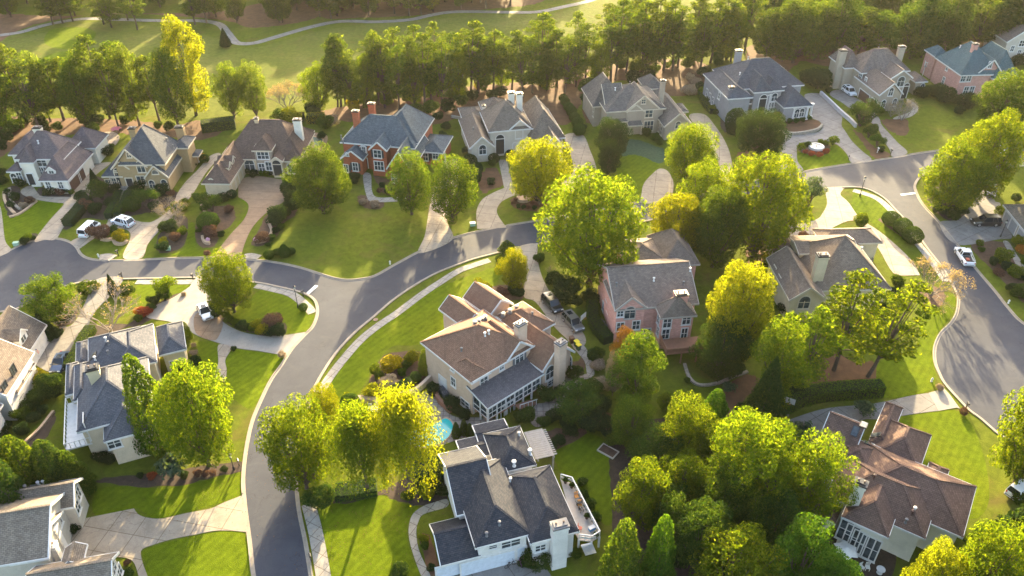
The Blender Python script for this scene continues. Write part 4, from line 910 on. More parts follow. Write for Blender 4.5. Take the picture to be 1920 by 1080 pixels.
# 8 drab
h = House('drab_stucco_house', 'drab stucco house with mauve roof, tall left chimney and dark three bay garage', 'house', W2(455, 490), W2(635, 480), 4.4, 'stucco_drab', 'r_mauve')
A = h.wing(W2(265, 285), W2(745, 335), 10.0, 6.3, 'hip', .75, rp=W2(490, 128))
A2 = h.wing(W2(168, 270), W2(330, 285), 9, 6.2, 'hip', .7, rp=W2(270, 148))
B = h.wing(W2(455, 492), W2(640, 480), 13, 4.6, 'gyf', .85, rp=W2(570, 397))
C = h.wing(W2(555, 375), W2(700, 345), 10, 6.2, 'gyf', .9, rp=W2(640, 297))
E = h.wing(W2(735, 390), W2(830, 385), 6, 3.6, 'hip', .7)
h.win(B, 'f', W2(543, 465), 1.1, 2.0, True); h.win(B, 'f', W2(483, 558), 1.0, 1.9, True); h.win(B, 'f', W2(570, 545), 1.0, 1.9, True)
h.win(C, 'f', W2(620, 385), 1.8, 2.6, True); h.door(C, 'f', W2(675, 455), 1.4, 3.2, 'dark', True); h.win(A, 'f', W2(690, 375), 1.0, 1.3); h.win(E, 'f', W2(788, 435), 1.1, 2.3, True)
h.garage(B, 'l', W2(335, 490), 5.0, 2.4, 'brown_door'); h.garage(B, 'l', W2(408, 550), 2.6, 2.4, 'brown_door')
h.win(B, 'l', W2(305, 345), 1.4, 1.6); h.win(B, 'l', W2(348, 370), .8, 1.0)
h.chim(W2(172, 135), 10.5, 1.8, 1.4); h.chim(W2(632, 105), None, 1.6, 1.0); h.pipe(W2(450, 110)); h.pipe(W2(370, 290), mat='grey'); h.done(); h8 = h
# 9 rose brick with teal roof
h = House('rose_brick_house', 'rose brick house with teal roof and white trimmed dormer gables at the upper right', 'house', W2(1065, 405), W2(1240, 400), 3.6, 'brick_rose', 'r_teal')
A = h.wing(W2(1085, 335), W2(1390, 330), W2(890, 195), 6.5, 'hip', 1.0, rp=W2(1155, 102))
A1 = h.wing(W2(890, 195), W2(1000, 190), 6, 6.4, 'hip', .9)
B = h.wing(W2(1200, 335), W2(1420, 330), 9, 6.3, 'gyf', 1.0, rp=W2(1335, 216))
C = h.wing(W2(1330, 360), W2(1540, 360), 14, 5.6, 'hip', 1.0, rp=W2(1320, 142))
E = h.wing(W2(1062, 408), W2(1250, 402), 4, 3.5, 'shed', .35, nowall=True)
h.win(A, 'f', W2(1105, 360), 1.1, 1.7); h.win(A, 'f', W2(1150, 358), 1.1, 1.7); h.win(B, 'f', W2(1230, 362), 1.5, 2.0, True); h.win(B, 'f', W2(1315, 255), .9, 1.6)
h.win(A, 'l', W2(980, 280), .8, 1.2); h.win(A, 'l', W2(952, 375), .9, 1.6); h.win(A, 'f', W2(1125, 455), 1.1, 1.9); h.win(A, 'f', W2(1170, 452), 1.1, 1.9)
for q in ((1072, 500), (1120, 495), (1170, 490), (1220, 485)): h.column(W2(*q), 3.3, .16)
h.chim(W2(1205, 86), None, 1.3, .9, capm='black'); h.pipe(W2(1080, 120)); h.done(); h9 = h
# 10 far right sliver
h = House('sand_house', 'pale sand house corner at the far upper right edge under a brown roof', 'house', V4(1810, 320), V4(2100, 320), 6, 'stucco_beige', 'r_mauve')
A = h.wing(V4(1800, 320), V4(2060, 312), 12, 6.2, 'gy', .8)
h.win(A, 'f', V4(1832, 365), .9, 1.5); h.win(A, 'f', V4(1883, 395), .9, 1.5); h.win(A, 'f', V4(1905, 325), 1.4, 1.6); h.win(A, 'f', V4(1925, 415), 1.6, 2.0); h.done()
# 11 right edge garage
h = House('garage_house', 'low tan roofed house with grey garage doors beside the black vehicle', 'house', W3(1265, 735), W3(1440, 950), 3.2, 'siding_tan', 'r_sand')
a0, a1 = h.L(W3(1265, 735), 3.2), h.L(W3(1500, 1020), 3.2)
A = h.wing((a0.x, a0.y, 3.2), (a1.x, a0.y, 3.2), 12, 3.2, 'hip', .6)
A2 = h.wing((a0.x+3, a0.y+7, 3.2), (a1.x, a0.y+7, 3.2), 12, 3.5, 'hip', .7)
for q in ((1300, 850), (1350, 915), (1415, 990)): h.garage(A, 'f', W3(*q), 2.5, 2.3, 'grey_door')
h.done()
# 12 tan roofed
h = House('olive_stucco_house', 'olive house with weathered grey roof and cream chimney near three round shrubs', 'house', W5(430, 640), W5(965, 626), 4.6, 'stucco_cream', 'r_tan', 'cream')
A = h.wing(W5(390, 640), W5(968, 622), W5(900, 300), 4.6, 'hip', .95, rp=W5(690, 239))
B = h.wing(W5(232, 705), W5(505, 700), W5(108, 400), 4.8, 'gy', .8, rp=W5(370, 614))
B2 = h.wing(W5(130, 385), W5(345, 378), 6, 4.2, 'hip', .6)
C = h.rect([W5(300, 370), W5(520, 360), W5(650, 232)], 6.6, 'gx', .25)
C2 = h.rect([W5(470, 300), W5(872, 262), W5(820, 180)], 4.0, 'hip', .55)
E = h.wing(W5(500, 590), W5(720, 585), 9, 4.9, 'hy', .9)
h.win(B, 'f', W5(340, 720), 1.8, 2.4, True, 'cream', 2); h.win(A, 'f', W5(905, 668), 1.2, 1.0, bars=1)
h.win(B, 'l', W5(125, 490), 1.1, 1.5); h.win(B, 'l', W5(158, 560), 1.1, 1.5)
h.chim(W5(478, 368), 10.8, 1.7, 1.2); h.pipe(W5(752, 340)); h.pipe(W5(830, 420), mat='grey'); h.done(); h12 = h
# 13 pink brick
h = House('pink_brick_house', 'tall pink brick house seen from the back with a timber deck and brick chimney', 'house', W4(208, 628), W4(500, 604), 6.6, 'brick_pink', 'r_weath', 'palewood')
A = h.wing(W4(205, 628), W4(810, 570), 13, 6.6, 'gx', .7, rp=W4(500, 292))
B = h.wing(W4(208, 628), W4(440, 606), 8, 6.7, 'gy', .8, over=.3, rp=W4(320, 530))
C = h.rect([W4(540, 682), W4(775, 618), W4(495, 590)], 6.5, 'hy', 1.0, over=.35)
N1 = h.wing(W4(280, 285), W4(600, 290), 8, 5.8, 'hip', .95, rp=W4(445, 146)); N2 = h.wing(W4(545, 300), W4(825, 300), 10, 5.8, 'hip', .95, rp=W4(660, 112))
h.win(B, 'f', W4(313, 640), 1.6, 2.2, True, 'palewood'); h.win(B, 'f', W4(243, 648), .9, 1.1, trim='white'); h.win(B, 'f', W4(243, 742), 1.1, 1.6, trim='white'); h.win(B, 'f', W4(357, 730), 1.1, 1.6, trim='white'); h.win(A, 'f', W4(430, 820), 1.1, 1.6, trim='white')
h.win(C, 'f', W4(583, 712), 1.2, 1.9, trim='white'); h.win(C, 'f', W4(722, 690), 1.2, 1.8, trim='white'); h.win(C, 'f', W4(570, 795), 1.1, 1.8, trim='white'); h.win(C, 'f', W4(705, 790), .9, 2.0, trim='white')
for q in ((150, 520), (155, 605), (118, 640)): h.win(A, 'l', W4(*q), 1.0, 1.6, trim='white')
h.win(C, 'l', W4(520, 690), .9, 1.6, trim='white'); h.win(C, 'l', W4(517, 770), .9, 1.6, trim='white')
h.chim(W4(685, 492), 9.6, 1.9, 1.3, capm='black'); h.pipe(W4(485, 410)); h.pipe(W4(748, 340)); h.pipe(W4(215, 445), mat='grey'); h.pipe(W4(700, 437), mat='grey')
dk, rl = MB(), MB(); q0, q1, q2 = h.L(W4(575, 940), 2.3), h.L(W4(780, 905), 2.3), h.L(W4(530, 835), 2.3)
x0, x1, y0, y1 = q0.x, q1.x+3, min(q0.y, q1.y), q2.y
dk.span((x0, y0, 2.1), (x1, y1, 2.28)); dk.build('deck', M['wood'], h.root)
for k in range(12): x = x0+(x1-x0)*k/11; rl.span((x-.04, y0, 2.28), (x+.04, y0+.08, 3.2))
for k in range(7): y = y0+(y1-y0)*k/6; rl.span((x0, y-.04, 2.28), (x0+.08, y+.04, 3.2))
rl.span((x0-.03, y0-.03, 3.2), (x1, y0+.11, 3.28)); rl.span((x0-.03, y0+.11, 3.2), (x0+.11, y1, 3.28)); rl.span((x0, y0+.02, 2.4), (x1, y0+.05, 3.1)); rl.span((x0+.02, y0, 2.4), (x0+.05, y1, 3.1))
for k in range(4): x = x0+.1+(x1-x0-.3)*k/3; rl.span((x-.09, y0+.1, 0), (x+.09, y0+.28, 2.1))
rl.build('deck_railing', M['wood'], h.root); h.done(); h13 = h
# 14 central house
h = House('pale_stucco_house', 'pale stucco house with brown roof, two chimneys and a grey roofed porch', 'house', W6(555, 885), W6(935, 650), 4.0, 'stucco_pale', 'r_choc')
A = h.wing(W6(445, 712), W6(870, 455), W6(125, 425), 6.8, 'hip', .6)
B = h.wing(W6(690, 560), W6(862, 462), 9, 6.9, 'gyf', .9)
A0 = h.wing(W6(445, 712), W6(580, 640), 5, 6.6, 'hip', .8)
C = h.wing(W6(840, 420), W6(1000, 300), W6(590, 270), 6.4, 'hip', .55)
D4 = h.wing(W6(935, 640), W6(1135, 495), 13, 4.6, 'gyf', 1.0)
keep = h.rf; h.rf = MB(); Pp = h.wing(W6(555, 885), W6(935, 650), 4.6, 4.0, 'shed', .22, nowall=True); h.rf.build('porch_roof', M['r_porch'], h.root); h.rf = keep
N1 = h.wing(W6(405, 345), W6(545, 265), 6.5, 6.3, 'gy', .8); N2 = h.wing(W6(570, 265), W6(725, 175), 6.5, 6.3, 'gy', .8)
h.win(B, 'f', W6(770, 540), 1.5, 2.2, True, shut='grey'); h.win(A, 'f', W6(650, 605), .7, .9); h.win(A, 'f', W6(530, 700), 1.3, 1.4)
h.win(A, 'l', W6(325, 705), .9, 1.5); h.win(A, 'l', W6(318, 615), .7, .7, bars=1); h.door(A, 'l', W6(255, 715), 1.6, 2.3, 'white'); h.win(A, 'l', W6(405, 860), 1.8, 1.2)
h.win(D4, 'f', W6(975, 640), 1.6, 2.4, True); h.win(D4, 'r', W6(1105, 560), 1.3, 2.2, True); h.win(D4, 'f', W6(985, 722), 1.4, .9)
h.chim(W6(778, 300), 11.0, 1.7, 1.0, capm='grey'); h.chim(W6(1050, 430), 9.2, 1.4, 1.1, capm='grey')
for q in ((470, 312), (497, 298), (517, 287), (538, 275), (660, 255), (706, 230), (750, 205)): h.pipe(W6(*q), .2, .42, 'roof_vent', 'grey')
h.pipe(W6(537, 395)); h.pipe(W6(563, 380)); h.pipe(W6(380, 497), mat='grey'); h.pipe(W6(857, 255), mat='grey')
w_ = h.W[Pp]                                     # screened porch under the low roof
pb, pf = MB(), MB(); x0, x1, y0, y1 = w_['x0']+.35, w_['x1']-.35, w_['y0']+.35, w_['y1']
pb.span((x0, y0, 1.15), (x1, y1, 1.3))
n_p = 6
for k in range(n_p+1): x = x0+(x1-x0)*k/n_p; pf.span((x-.11, y0-.02, 0), (x+.11, y0+.2, 3.85))
for zz_ in (1.3, 2.2, 3.7): pf.span((x0, y0+.03, zz_), (x1, y0+.13, zz_+.13))
for k in range(n_p): x = x0+(x1-x0)*(k+.5)/n_p; pf.span((x-.03, y0+.05, 1.35), (x+.03, y0+.11, 3.75))
for k in range(3): y = y0+(y1-y0)*k/2.6; pf.span((x0-.02, y, 0), (x0+.2, y+.2, 3.85))
for zz_ in (1.3, 2.2, 3.7): pf.span((x0+.03, y0, zz_), (x0+.13, y1, zz_+.13))
pb.build('porch_floor', M['wood'], h.root); pf.build('porch_frame', M['white'], h.root)
g = MB(); g.face([(x0, y0+.08, 1.3), (x1, y0+.08, 1.3), (x1, y0+.08, 3.75), (x0, y0+.08, 3.75)]); g.face([(x0+.08, y1, 1.3), (x0+.08, y0, 1.3), (x0+.08, y0, 3.75), (x0+.08, y1, 3.75)]); g.build('screen', M['glass'], h.root)
st = MB(); rl = MB()                             # porch stair and landing
a = h.L(W6(640, 905), 1.2); b = h.L(W6(890, 865), .3)
st.span((a.x, a.y-.2, 1.05), (a.x+2.4, y0-.05, 1.2))
for k in range(8): st.span((a.x+2.4+k*.42, y0-1.35, 1.05-k*.135), (a.x+2.84+k*.42, y0-.1, 1.1-k*.135))
st.build('porch_stair', M['wood'], h.root)
for k in range(5): x = a.x+k*.6; rl.span((x-.04, a.y-.22, 0), (x+.04, a.y-.14, 2.1))
rl.span((a.x, a.y-.22, 2.02), (a.x+2.4, a.y-.14, 2.12)); rl.beam((a.x+2.4, y0-1.35, 2.05), (a.x+5.8, y0-1.35, 1.0), .08, .1)
for k in range(5): x = a.x+2.4+k*.8; rl.span((x-.04, y0-1.39, 0), (x+.04, y0-1.31, 2.05-k*.25))
rl.build('stair_railing', M['white'], h.root); h.done(); h14 = h
# 15 bottom centre
h = House('white_siding_house', 'white sided house with charcoal roof and white railed deck, bottom centre', 'house', W7(400, 910), W7(870, 790), 6.0, 'siding_white', 'r_char')
A = h.wing(W7(375, 900), W7(730, 815), W7(540, 330), 5.3, 'hip', .68)
A2 = h.wing(W7(730, 890), W7(1025, 780), W7(790, 390), 5.2, 'hip', .66)
B = h.wing(W7(155, 1015), W7(412, 950), W7(75, 755), 3.1, 'gx', .65)
C = h.wing(W7(255, 690), W7(520, 640), 10, 5.1, 'gx', .75, rp=W7(400, 362))
D4 = h.wing(W7(290, 335), W7(600, 297), 3.6, 4.6, 'gx', .7, rp=W7(450, 250))
D5 = h.wing(W7(395, 235), W7(610, 218), 3.6, 4.7, 'gx', .7, rp=W7(480, 155))
S = h.rect([W7(755, 375), W7(655, 130), W7(500, 380)], 5.0, 'hy', .6)
h.garage(B, 'f', W7(255, 1050), 4.6, 2.2, 'blue_door'); h.garage(A, 'f', W7(460, 1000), 6.6, 2.4, 'blue_door')
h.win(A, 'f', W7(600, 870), 2.2, 1.2, bars=2); h.win(A, 'f', W7(487, 893), .9, .6, bars=1); h.door(A, 'f', W7(662, 935), 1.2, 2.2, 'blue_door'); h.win(A2, 'f', W7(787, 900), 1.2, 1.0)
h.chim(W7(910, 745), 7.8, 1.8, 1.1, capm='grey'); h.pipe(W7(620, 380), .16, .8); h.pipe(W7(597, 480)); h.pipe(W7(720, 310), .16, .9); h.pipe(W7(652, 190)); h.pipe(W7(527, 755), mat='grey'); h.pipe(W7(447, 825), mat='grey')
dk, rl = MB(), MB(); dz = 2.0; dp = [h.L(W7(*q), dz) for q in ((915, 470), (985, 490), (1160, 830), (1110, 860), (1030, 850), (1010, 810))]
dk.prism([(p.x, p.y) for p in dp], dz-.18, dz); dk.build('deck', M['palewood'], h.root)
for a, b in ((0, 1), (1, 2), (2, 3), (3, 4)):
    n_ = max(2, int((dp[b]-dp[a]).length/.6))
    for k in range(n_+1): p = dp[a].lerp(dp[b], k/n_); rl.span((p.x-.05, p.y-.05, dz), (p.x+.05, p.y+.05, dz+1.05))
    rl.beam(dp[a]+Vector((0, 0, 1.05)), dp[b]+Vector((0, 0, 1.05)), .14, .08); rl.beam(dp[a]+Vector((0, 0, .5)), dp[b]+Vector((0, 0, .5)), .05, .3)
    p = dp[b]; rl.span((p.x-.1, p.y-.1, 0), (p.x+.1, p.y+.1, dz))
for k in range(7): p = h.L(W7(1080+k*4, 880+k*9), 1.8-k*.25); rl.span((p.x-.7, p.y-.15, 1.75-k*.25), (p.x+.7, p.y+.15, 1.8-k*.25))
rl.build('deck_railing', M['white'], h.root)
pg = MB(); q = [h.L(W7(*p), 3.0) for p in ((690, 185), (790, 160), (865, 300), (755, 335))]; x0, x1 = min(v.x for v in q), max(v.x for v in q); y0, y1 = min(v.y for v in q), max(v.y for v in q)
for k in range(13): y = y0+(y1-y0)*k/12; pg.span((x0, y-.06, 2.9), (x1+.5, y+.06, 3.05))
for x in (x0+.3, x1): pg.span((x-.08, y0-.4, 2.7), (x+.08, y1+.4, 2.9))
for y in (y0, y1): pg.span((x1-.1, y-.1, 0), (x1+.1, y+.1, 2.7))
for k in range(22): x = x0+(x1-x0)*k/21; pg.span((x-.04, y0-.3, 3.05), (x+.04, y1+.3, 3.1))
pg.build('pergola', M['palewood'], h.root); h.done(); h15 = h
# 16 bottom right
h = House('rust_roofed_house', 'sprawling house with rust brown roof and a wall of tall windows', 'house', W8(380, 680), W8(870, 900), 5.0, 'stucco_white', 'r_rust')
A = h.wing(W8(300, 560), W8(860, 900), W8(450, 375), 5.2, 'hip', .7)
A = h.wing(W8(400, 600), W8(1110, 800), 9, 5.0, 'hip', .6)
B = h.wing(W8(390, 690), W8(640, 890), 8, 5.6, 'hip', .75)
C = h.wing(W8(205, 340), W8(440, 380), 8, 4.4, 'gx', .8)
CC = h.rect([W8(290, 400), W8(600, 440), W8(560, 300)], 4.7, 'hip', .5)
C2 = h.wing(W8(560, 330), W8(820, 500), 8, 4.2, 'hip', .8)
D4 = h.wing(W8(520, 320), W8(660, 280), 9, 4.2, 'hip', .8)
E = h.wing(W8(180, 730), W8(350, 740), 6, 3.4, 'hip', .5)
K = h.wing(W8(840, 580), W8(955, 640), 6, 3.8, 'hip', .8)
for q in ((395, 800), (430, 840), (470, 875), (515, 915), (555, 920)): h.win(B, 'f', W8(*q), 1.3, 3.6, bars=1)
for q in ((155, 745), (195, 770), (235, 775)): h.win(E, 'f', W8(*q), 1.1, 1.4, bars=1)
h.win(A, 'f', W8(345, 605), 1.2, 1.4); h.chim(W8(495, 515), 10.0, 1.3, 1.0, 'stucco_white'); h.pipe(W8(408, 325), mat='brown_door'); h.pipe(W8(567, 497), mat='brown_door'); h.pipe(W8(793, 710), mat='brown_door'); h.pipe(W8(806, 690), mat='white'); h.pipe(W8(755, 760), mat='grey')
for q in ((530, 285), (580, 242), (505, 183), (455, 220)): h.skylight(W8(*q))
h.done(); h16 = h
# 17 left grey roofed
h = House('steel_roofed_house', 'cream house with steel grey roof, cream chimney and white railed balcony on its left end', 'house', X2(820, 780), X2(1190, 680), 5.6, 'stucco_sand', 'r_steel')
A = h.wing(X2(600, 700), X2(1190, 560), X2(860, 190), 5.8, 'hip', .75)
B = h.wing(X2(810, 780), X2(1200, 680), 11, 5.0, 'hy', .8)
C = h.wing(X2(645, 690), X2(830, 640), 9, 5.6, 'hip', .8)
D4 = h.wing(X2(575, 465), X2(720, 430), 8, 5.6, 'hip', .8)
D5 = h.wing(X2(510, 420), X2(600, 400), 7, 5.2, 'hip', .7)
E = h.wing(X1(1150, 720), X1(1345, 670), X1(1010, 545), 4.4, 'hip', .75, wall='stucco_cream')
G = h.wing(X1(640, 780), X1(1040, 790), X1(800, 560), 5.6, 'hip', .7)
G3 = h.rect([X1(800, 560), X1(1060, 500), X1(1130, 740), X1(980, 800)], 5.3, 'hip', .55)
G2 = h.wing(X1(550, 800), X1(650, 780), 6, 4.6, 'hip', .6)
h.win(E, 'f', X1(1265, 780), 1.2, 1.3); h.win(B, 'f', X2(890, 795), 1.5, 1.4); h.win(C, 'l', X2(665, 740), 1.8, 1.6); h.win(D4, 'f', X2(620, 480), 1.0, 1.2); h.win(C, 'l', X2(700, 840), 1.4, 1.2)
h.chim(X2(712, 195), 10.2, 1.5, 1.2, 'stucco_cream'); h.pipe(X1(768, 610)); h.pipe(X1(785, 705), mat='grey'); h.pipe(X1(690, 750)); h.pipe(X1(785, 640), mat='grey'); h.skylight(X1(675, 725))
bl = h.W[C]; bf, br = MB(), MB(); x0, y0, y1 = bl['x0']+.4, bl['y0'], bl['y1']
bf.span((x0-3.2, y0, 2.75), (x0-.02, y1+.5, 2.95)); bf.build('balcony_floor', M['white'], h.root)
for k in range(13): y = y0+(y1+.5-y0)*k/12; br.span((x0-3.18, y-.04, 2.95), (x0-3.1, y+.04, 3.95))
for k in range(6): x = x0-3.15+k*.6; br.span((x-.04, y0, 2.95), (x+.04, y0+.08, 3.95)); br.span((x-.04, y1+.42, 2.95), (x+.04, y1+.5, 3.95))
br.span((x0-3.2, y0, 3.95), (x0-3.08, y1+.5, 4.03)); br.span((x0-3.08, y0, 3.95), (x0, y0+.1, 4.03)); br.span((x0-3.08, y1+.4, 3.95), (x0, y1+.5, 4.03))
for y in (y0+.1, (y0+y1)/2, y1+.3): br.span((x0-3.15, y, 0), (x0-2.95, y+.2, 2.75))
br.build('balcony_railing', M['white'], h.root); h.done()
# 18 left edge
h = House('dormered_house', 'white house with taupe roof and gabled garage dormer at the left edge', 'house', X1(150, 770), X1(280, 570), 3.4, 'siding_white', 'r_taupe')
a0, a1 = h.L(X1(165, 760), 3.3), h.L(X1(270, 500), 3.3)
A = h.wing((a0.x, a0.y, 3.3), (a1.x, a0.y, 3.3), 8.5, 3.3, 'gx', .95)
a2, a3 = h.L(X1(45, 1010), 5.2), h.L(X1(125, 700), 5.2)
B = h.wing((a2.x, a2.y, 5.2), (a3.x, a2.y, 5.2), 9, 5.2, 'gx', .7)
a4 = h.L(X1(150, 965), 3.2); a5 = h.L(X1(255, 785), 3.2)
C = h.wing((a4.x-1, a4.y, 3.2), (a4.x+4, a4.y, 3.2), 4, 3.3, 'hip', .7); D4 = h.wing((a5.x-4, a5.y, 3.2), (a5.x, a5.y, 3.2), 6, 3.4, 'hip', .8)
a6 = h.L(X1(10, 1060), 4.5); Ee = h.wing((a6.x-9, a6.y, 4), (a6.x, a6.y, 4), 8, 4.2, 'gx', .8)
h.garage(A, 'f', X1(200, 720), 4.2, 2.2, 'white'); h.garage(A, 'f', X1(255, 640), 2.6, 2.2, 'white'); h.dormer(X1(178, 615), 2.4, 2.2, 4, 'f')
h.win(B, 'f', X1(95, 828), 1.1, 1.5, trim='black'); h.win(B, 'f', X1(35, 950), 1.1, 1.5, trim='black'); h.win(C, 'f', X1(95, 1030), 1.1, 1.7, trim='black'); h.win(C, 'r', X1(130, 985), 1.1, 1.7, trim='black')
h.done()
# 19 bottom left
h = House('grey_gabled_house', 'house with many grey tan gables and white sided ends at the bottom left corner', 'house', X3(350, 890), X3(20, 945), 3.6, 'stucco_beige', 'r_sand')
h.root.name = 'grey_gabled_house'
rw = h.rect
A = rw([X3(555, 520), X3(570, 310), X3(-60, 440), X3(-40, 560)], 4.6, 'gx', .8)
A2 = rw([X3(350, 410), X3(360, 900), X3(-120, 980), X3(-120, 500)], 5.0, 'gx', .6)
B = rw([X3(890, 860), X3(830, 1060), X3(250, 1200), X3(250, 1020)], 4.2, 'gx', .7)
C = rw([X3(620, 860), X3(490, 830), X3(490, 970), X3(620, 930)], 4.2, 'gy', .7)
A3 = rw([X3(180, 640), X3(365, 570), X3(365, 905), X3(230, 905)], 4.9, 'gx', .55)
h.chim(X3(385, 668), 5.0, .9, .9, 'siding_white', 'white'); h.chim(X3(378, 800), 5.0, .9, .9, 'siding_white', 'white')
for q, sd_ in (((585, 420), 'l'), ((580, 520), 'l')): h.win(A, sd_, X3(*q), 1.1, 1.6)
for q in ((440, 630), (395, 915)): h.win(A2, 'l', X3(*q), 1.2, 1.6)
h.win(B, 'l', X3(850, 980), 1.1, 1.5); h.win(B, 'l', X3(895, 1000), 1.1, 1.5)
h.pipe(X3(330, 350)); h.pipe(X3(292, 358)); h.pipe(X3(195, 385), mat='grey'); h.done()
# ============================================================ trees, shrubs, hedges
rng = np.random.default_rng(11); rnd = random.Random(5)
def leaf_mesh(name, pts, nrm, size, mat, asp=.62, jit=.6):
    """many small leaf-sized four-cornered faces"""
    n = len(pts); pts = np.asarray(pts, float); nrm = np.asarray(nrm, float)+jit*rng.normal(size=(n, 3)); nrm /= np.linalg.norm(nrm, axis=1)[:, None]+1e-9
    r = rng.normal(size=(n, 3)); u = np.cross(nrm, r); u /= np.linalg.norm(u, axis=1)[:, None]+1e-9; v = np.cross(nrm, u)
    s = np.asarray(size)*(.6+.8*rng.random(n)); s = s[:, None]
    q = np.stack([pts-u*s*.6, pts+v*s*asp*.5+nrm*s*.08, pts+u*s*.6, pts-v*s*asp*.5+nrm*s*.08], 1).reshape(-1, 3)
    me = bpy.data.meshes.new(name); me.vertices.add(4*n); me.loops.add(4*n); me.polygons.add(n)
    me.vertices.foreach_set('co', q.ravel()); me.loops.foreach_set('vertex_index', np.arange(4*n, dtype=np.int32))
    me.polygons.foreach_set('loop_start', np.arange(0, 4*n, 4, dtype=np.int32)); me.update(calc_edges=True); me.materials.append(mat); return me
def sph(n):
    d = rng.normal(size=(n, 3)); return d/(np.linalg.norm(d, axis=1)[:, None])
def blobcloud(blobs, n, shell=.35, cull=.62):
    c = np.array([b[0] for b in blobs], float); r = np.array([b[1] if hasattr(b[1], '__len__') else (b[1],)*3 for b in blobs], float)
    w_ = (r.prod(1))**(2/3); k = rng.choice(len(blobs), size=int(n*1.5), p=w_/w_.sum()); d = sph(len(k))
    p = c[k]+d*r[k]*((1-shell)+shell*1.25*rng.random(len(k))**.6)[:, None]
    keep = np.ones(len(k), bool)
    for i in range(len(blobs)):
        q = np.linalg.norm((p-c[i])/r[i], axis=1); keep &= (q > cull) | (k == i)
    return p[keep][:n], d[keep][:n]
def limbs(ends, z0, z1, r0, bend=.1, top=None):
    m = MB(); t = top or (0, 0, z1); m.tube([(0, 0, -.01), (0.004, 0, z0*.5), (0, .003, z0), t], [r0*1.25, r0*.95, r0*.8, r0*.22], 8)
    for e in ends:
        e = Vector(e); h = z0*.75+(e.z-z0)*.25*rnd.random(); h = max(z0*.5, min(h, z1*.8)); a = Vector((0, 0, h)); mid = a.lerp(e, .5)+Vector((0, 0, -bend*.3*rnd.random()))
        m.tube([a, mid, e], [r0*.5, r0*.32, r0*.1], 5)
    return m
def round_tree(seed, n=23000, nb=70, rad=.42, z0=.03, flat=1.0, br=(.078, .13), size=.0215, lift=0):
    rnd.seed(seed); bl = []; cz = (1+z0)/2; hz = (1-z0)/2
    for i in range(nb):
        t = (i+.5)/nb; ph = i*2.399+rnd.uniform(-.5, .5); z = 1-2*t*.92; k = math.sqrt(max(0, 1-z*z)); f = rnd.uniform(.62, .93); r = rnd.uniform(*br)
        low = 1.0 if z > -.2 else .9
        bl.append(((rad*f*k*math.cos(ph)*low, rad*f*k*math.sin(ph)*low, cz+hz*z*f), (r, r, r*.85)))
    for i in range(9): bl.append(((rnd.uniform(-.16, .16), rnd.uniform(-.16, .16), cz+rnd.uniform(-.25, .22)), .19))
    p, d = blobcloud(bl, n); e = [b[0] for b in bl[::3]]
    return (p, d+np.array([0, 0, .35])), size, limbs(e, z0*1.3, .8, .026)
def pine_tree(seed, n=4000, z0=.40, rad=.18):
    rnd.seed(seed); bl = []
    nb = 30
    for i in range(nb):
        t = i/(nb-1); z = z0+(.96-z0)*t; k = (math.sin(math.pi*(.18+.74*t))**.8)*rad; ph = i*2.4+rnd.uniform(-.6, .6); f = rnd.uniform(.35, 1.0)
        r = rnd.uniform(.036, .068)*(1-.25*t); bl.append(((k*f*math.cos(ph), k*f*math.sin(ph), z+rnd.uniform(-.02, .02)), (r*1.25, r*1.25, r*.75)))
    bl.append(((0, 0, .965), (.05, .05, .04)))
    p, d = blobcloud(bl, n, .5, .4)
    return (p, d+np.array([0, 0, .5])), .021, limbs([b[0] for b in bl[::2]], z0, .95, .0115)
def tall_tree(seed, n=12000, rad=.24):
    rnd.seed(seed); bl = []; nb = 34
    for i in range(nb):
        t = i/(nb-1); z = .16+.78*t; k = (math.sin(math.pi*(.12+.8*t))**.7)*rad; ph = i*2.4+rnd.uniform(-.8, .8); f = rnd.uniform(.3, 1.0); r = rnd.uniform(.06, .11)
        bl.append(((k*f*math.cos(ph), k*f*math.sin(ph), z), (r, r, r*1.05)))
    p, d = blobcloud(bl, n, .45, .5)
    return (p, d+np.array([0, 0, .3])), .0195, limbs([b[0] for b in bl[::3]], .2, .93, .016)
def cone_tree(seed, n=9000, rad=.26, power=.85, droop=0):
    rnd.seed(seed); t = rng.random(n)**.62; z = 1-t; k = rad*(t**power)*np.minimum(1, (1.02-t)*9)**.5; ph = rng.random(n)*2*np.pi
    lob = 1+.10*np.sin(ph*5+z*17)+.07*np.sin(ph*9-z*31)+.06*rng.normal(size=n); k2 = k*lob*(.72+.3*rng.random(n)**.5)
    p = np.stack([k2*np.cos(ph), k2*np.sin(ph), .03+z*.97], 1); d = np.stack([np.cos(ph), np.sin(ph), np.full(n, .55)], 1)
    return (p, d), .027, limbs([], .4, .95, .018)
def willow_tree(seed, n=22000):
    rnd.seed(seed); P_, D_ = [], []
    for i in range(90):
        ph = i*2.399; t = rnd.random(); h = .62+.36*(1-t*t)*rnd.uniform(.8, 1); R_ = .42*rnd.uniform(.35, 1); m = n//90
        s = rng.random(m)**.8; x = R_*np.minimum(1, s*1.6); z = h+.06*np.sin(s*np.pi)-(.75*h)*np.maximum(0, s-.3)**1.2*(R_/.3)
        wob = rng.normal(size=(m, 3))*np.array([.04, .04, .035])
        P_.append(np.stack([x*math.cos(ph), x*math.sin(ph), z], 1)+wob); D_.append(np.stack([np.full(m, math.cos(ph)), np.full(m, math.sin(ph)), np.full(m, .6)], 1))
    p = np.concatenate(P_); return (p, np.concatenate(D_)), .0185, limbs([(.2*math.cos(a), .2*math.sin(a), .8) for a in range(0, 6)], .3, .85, .022)
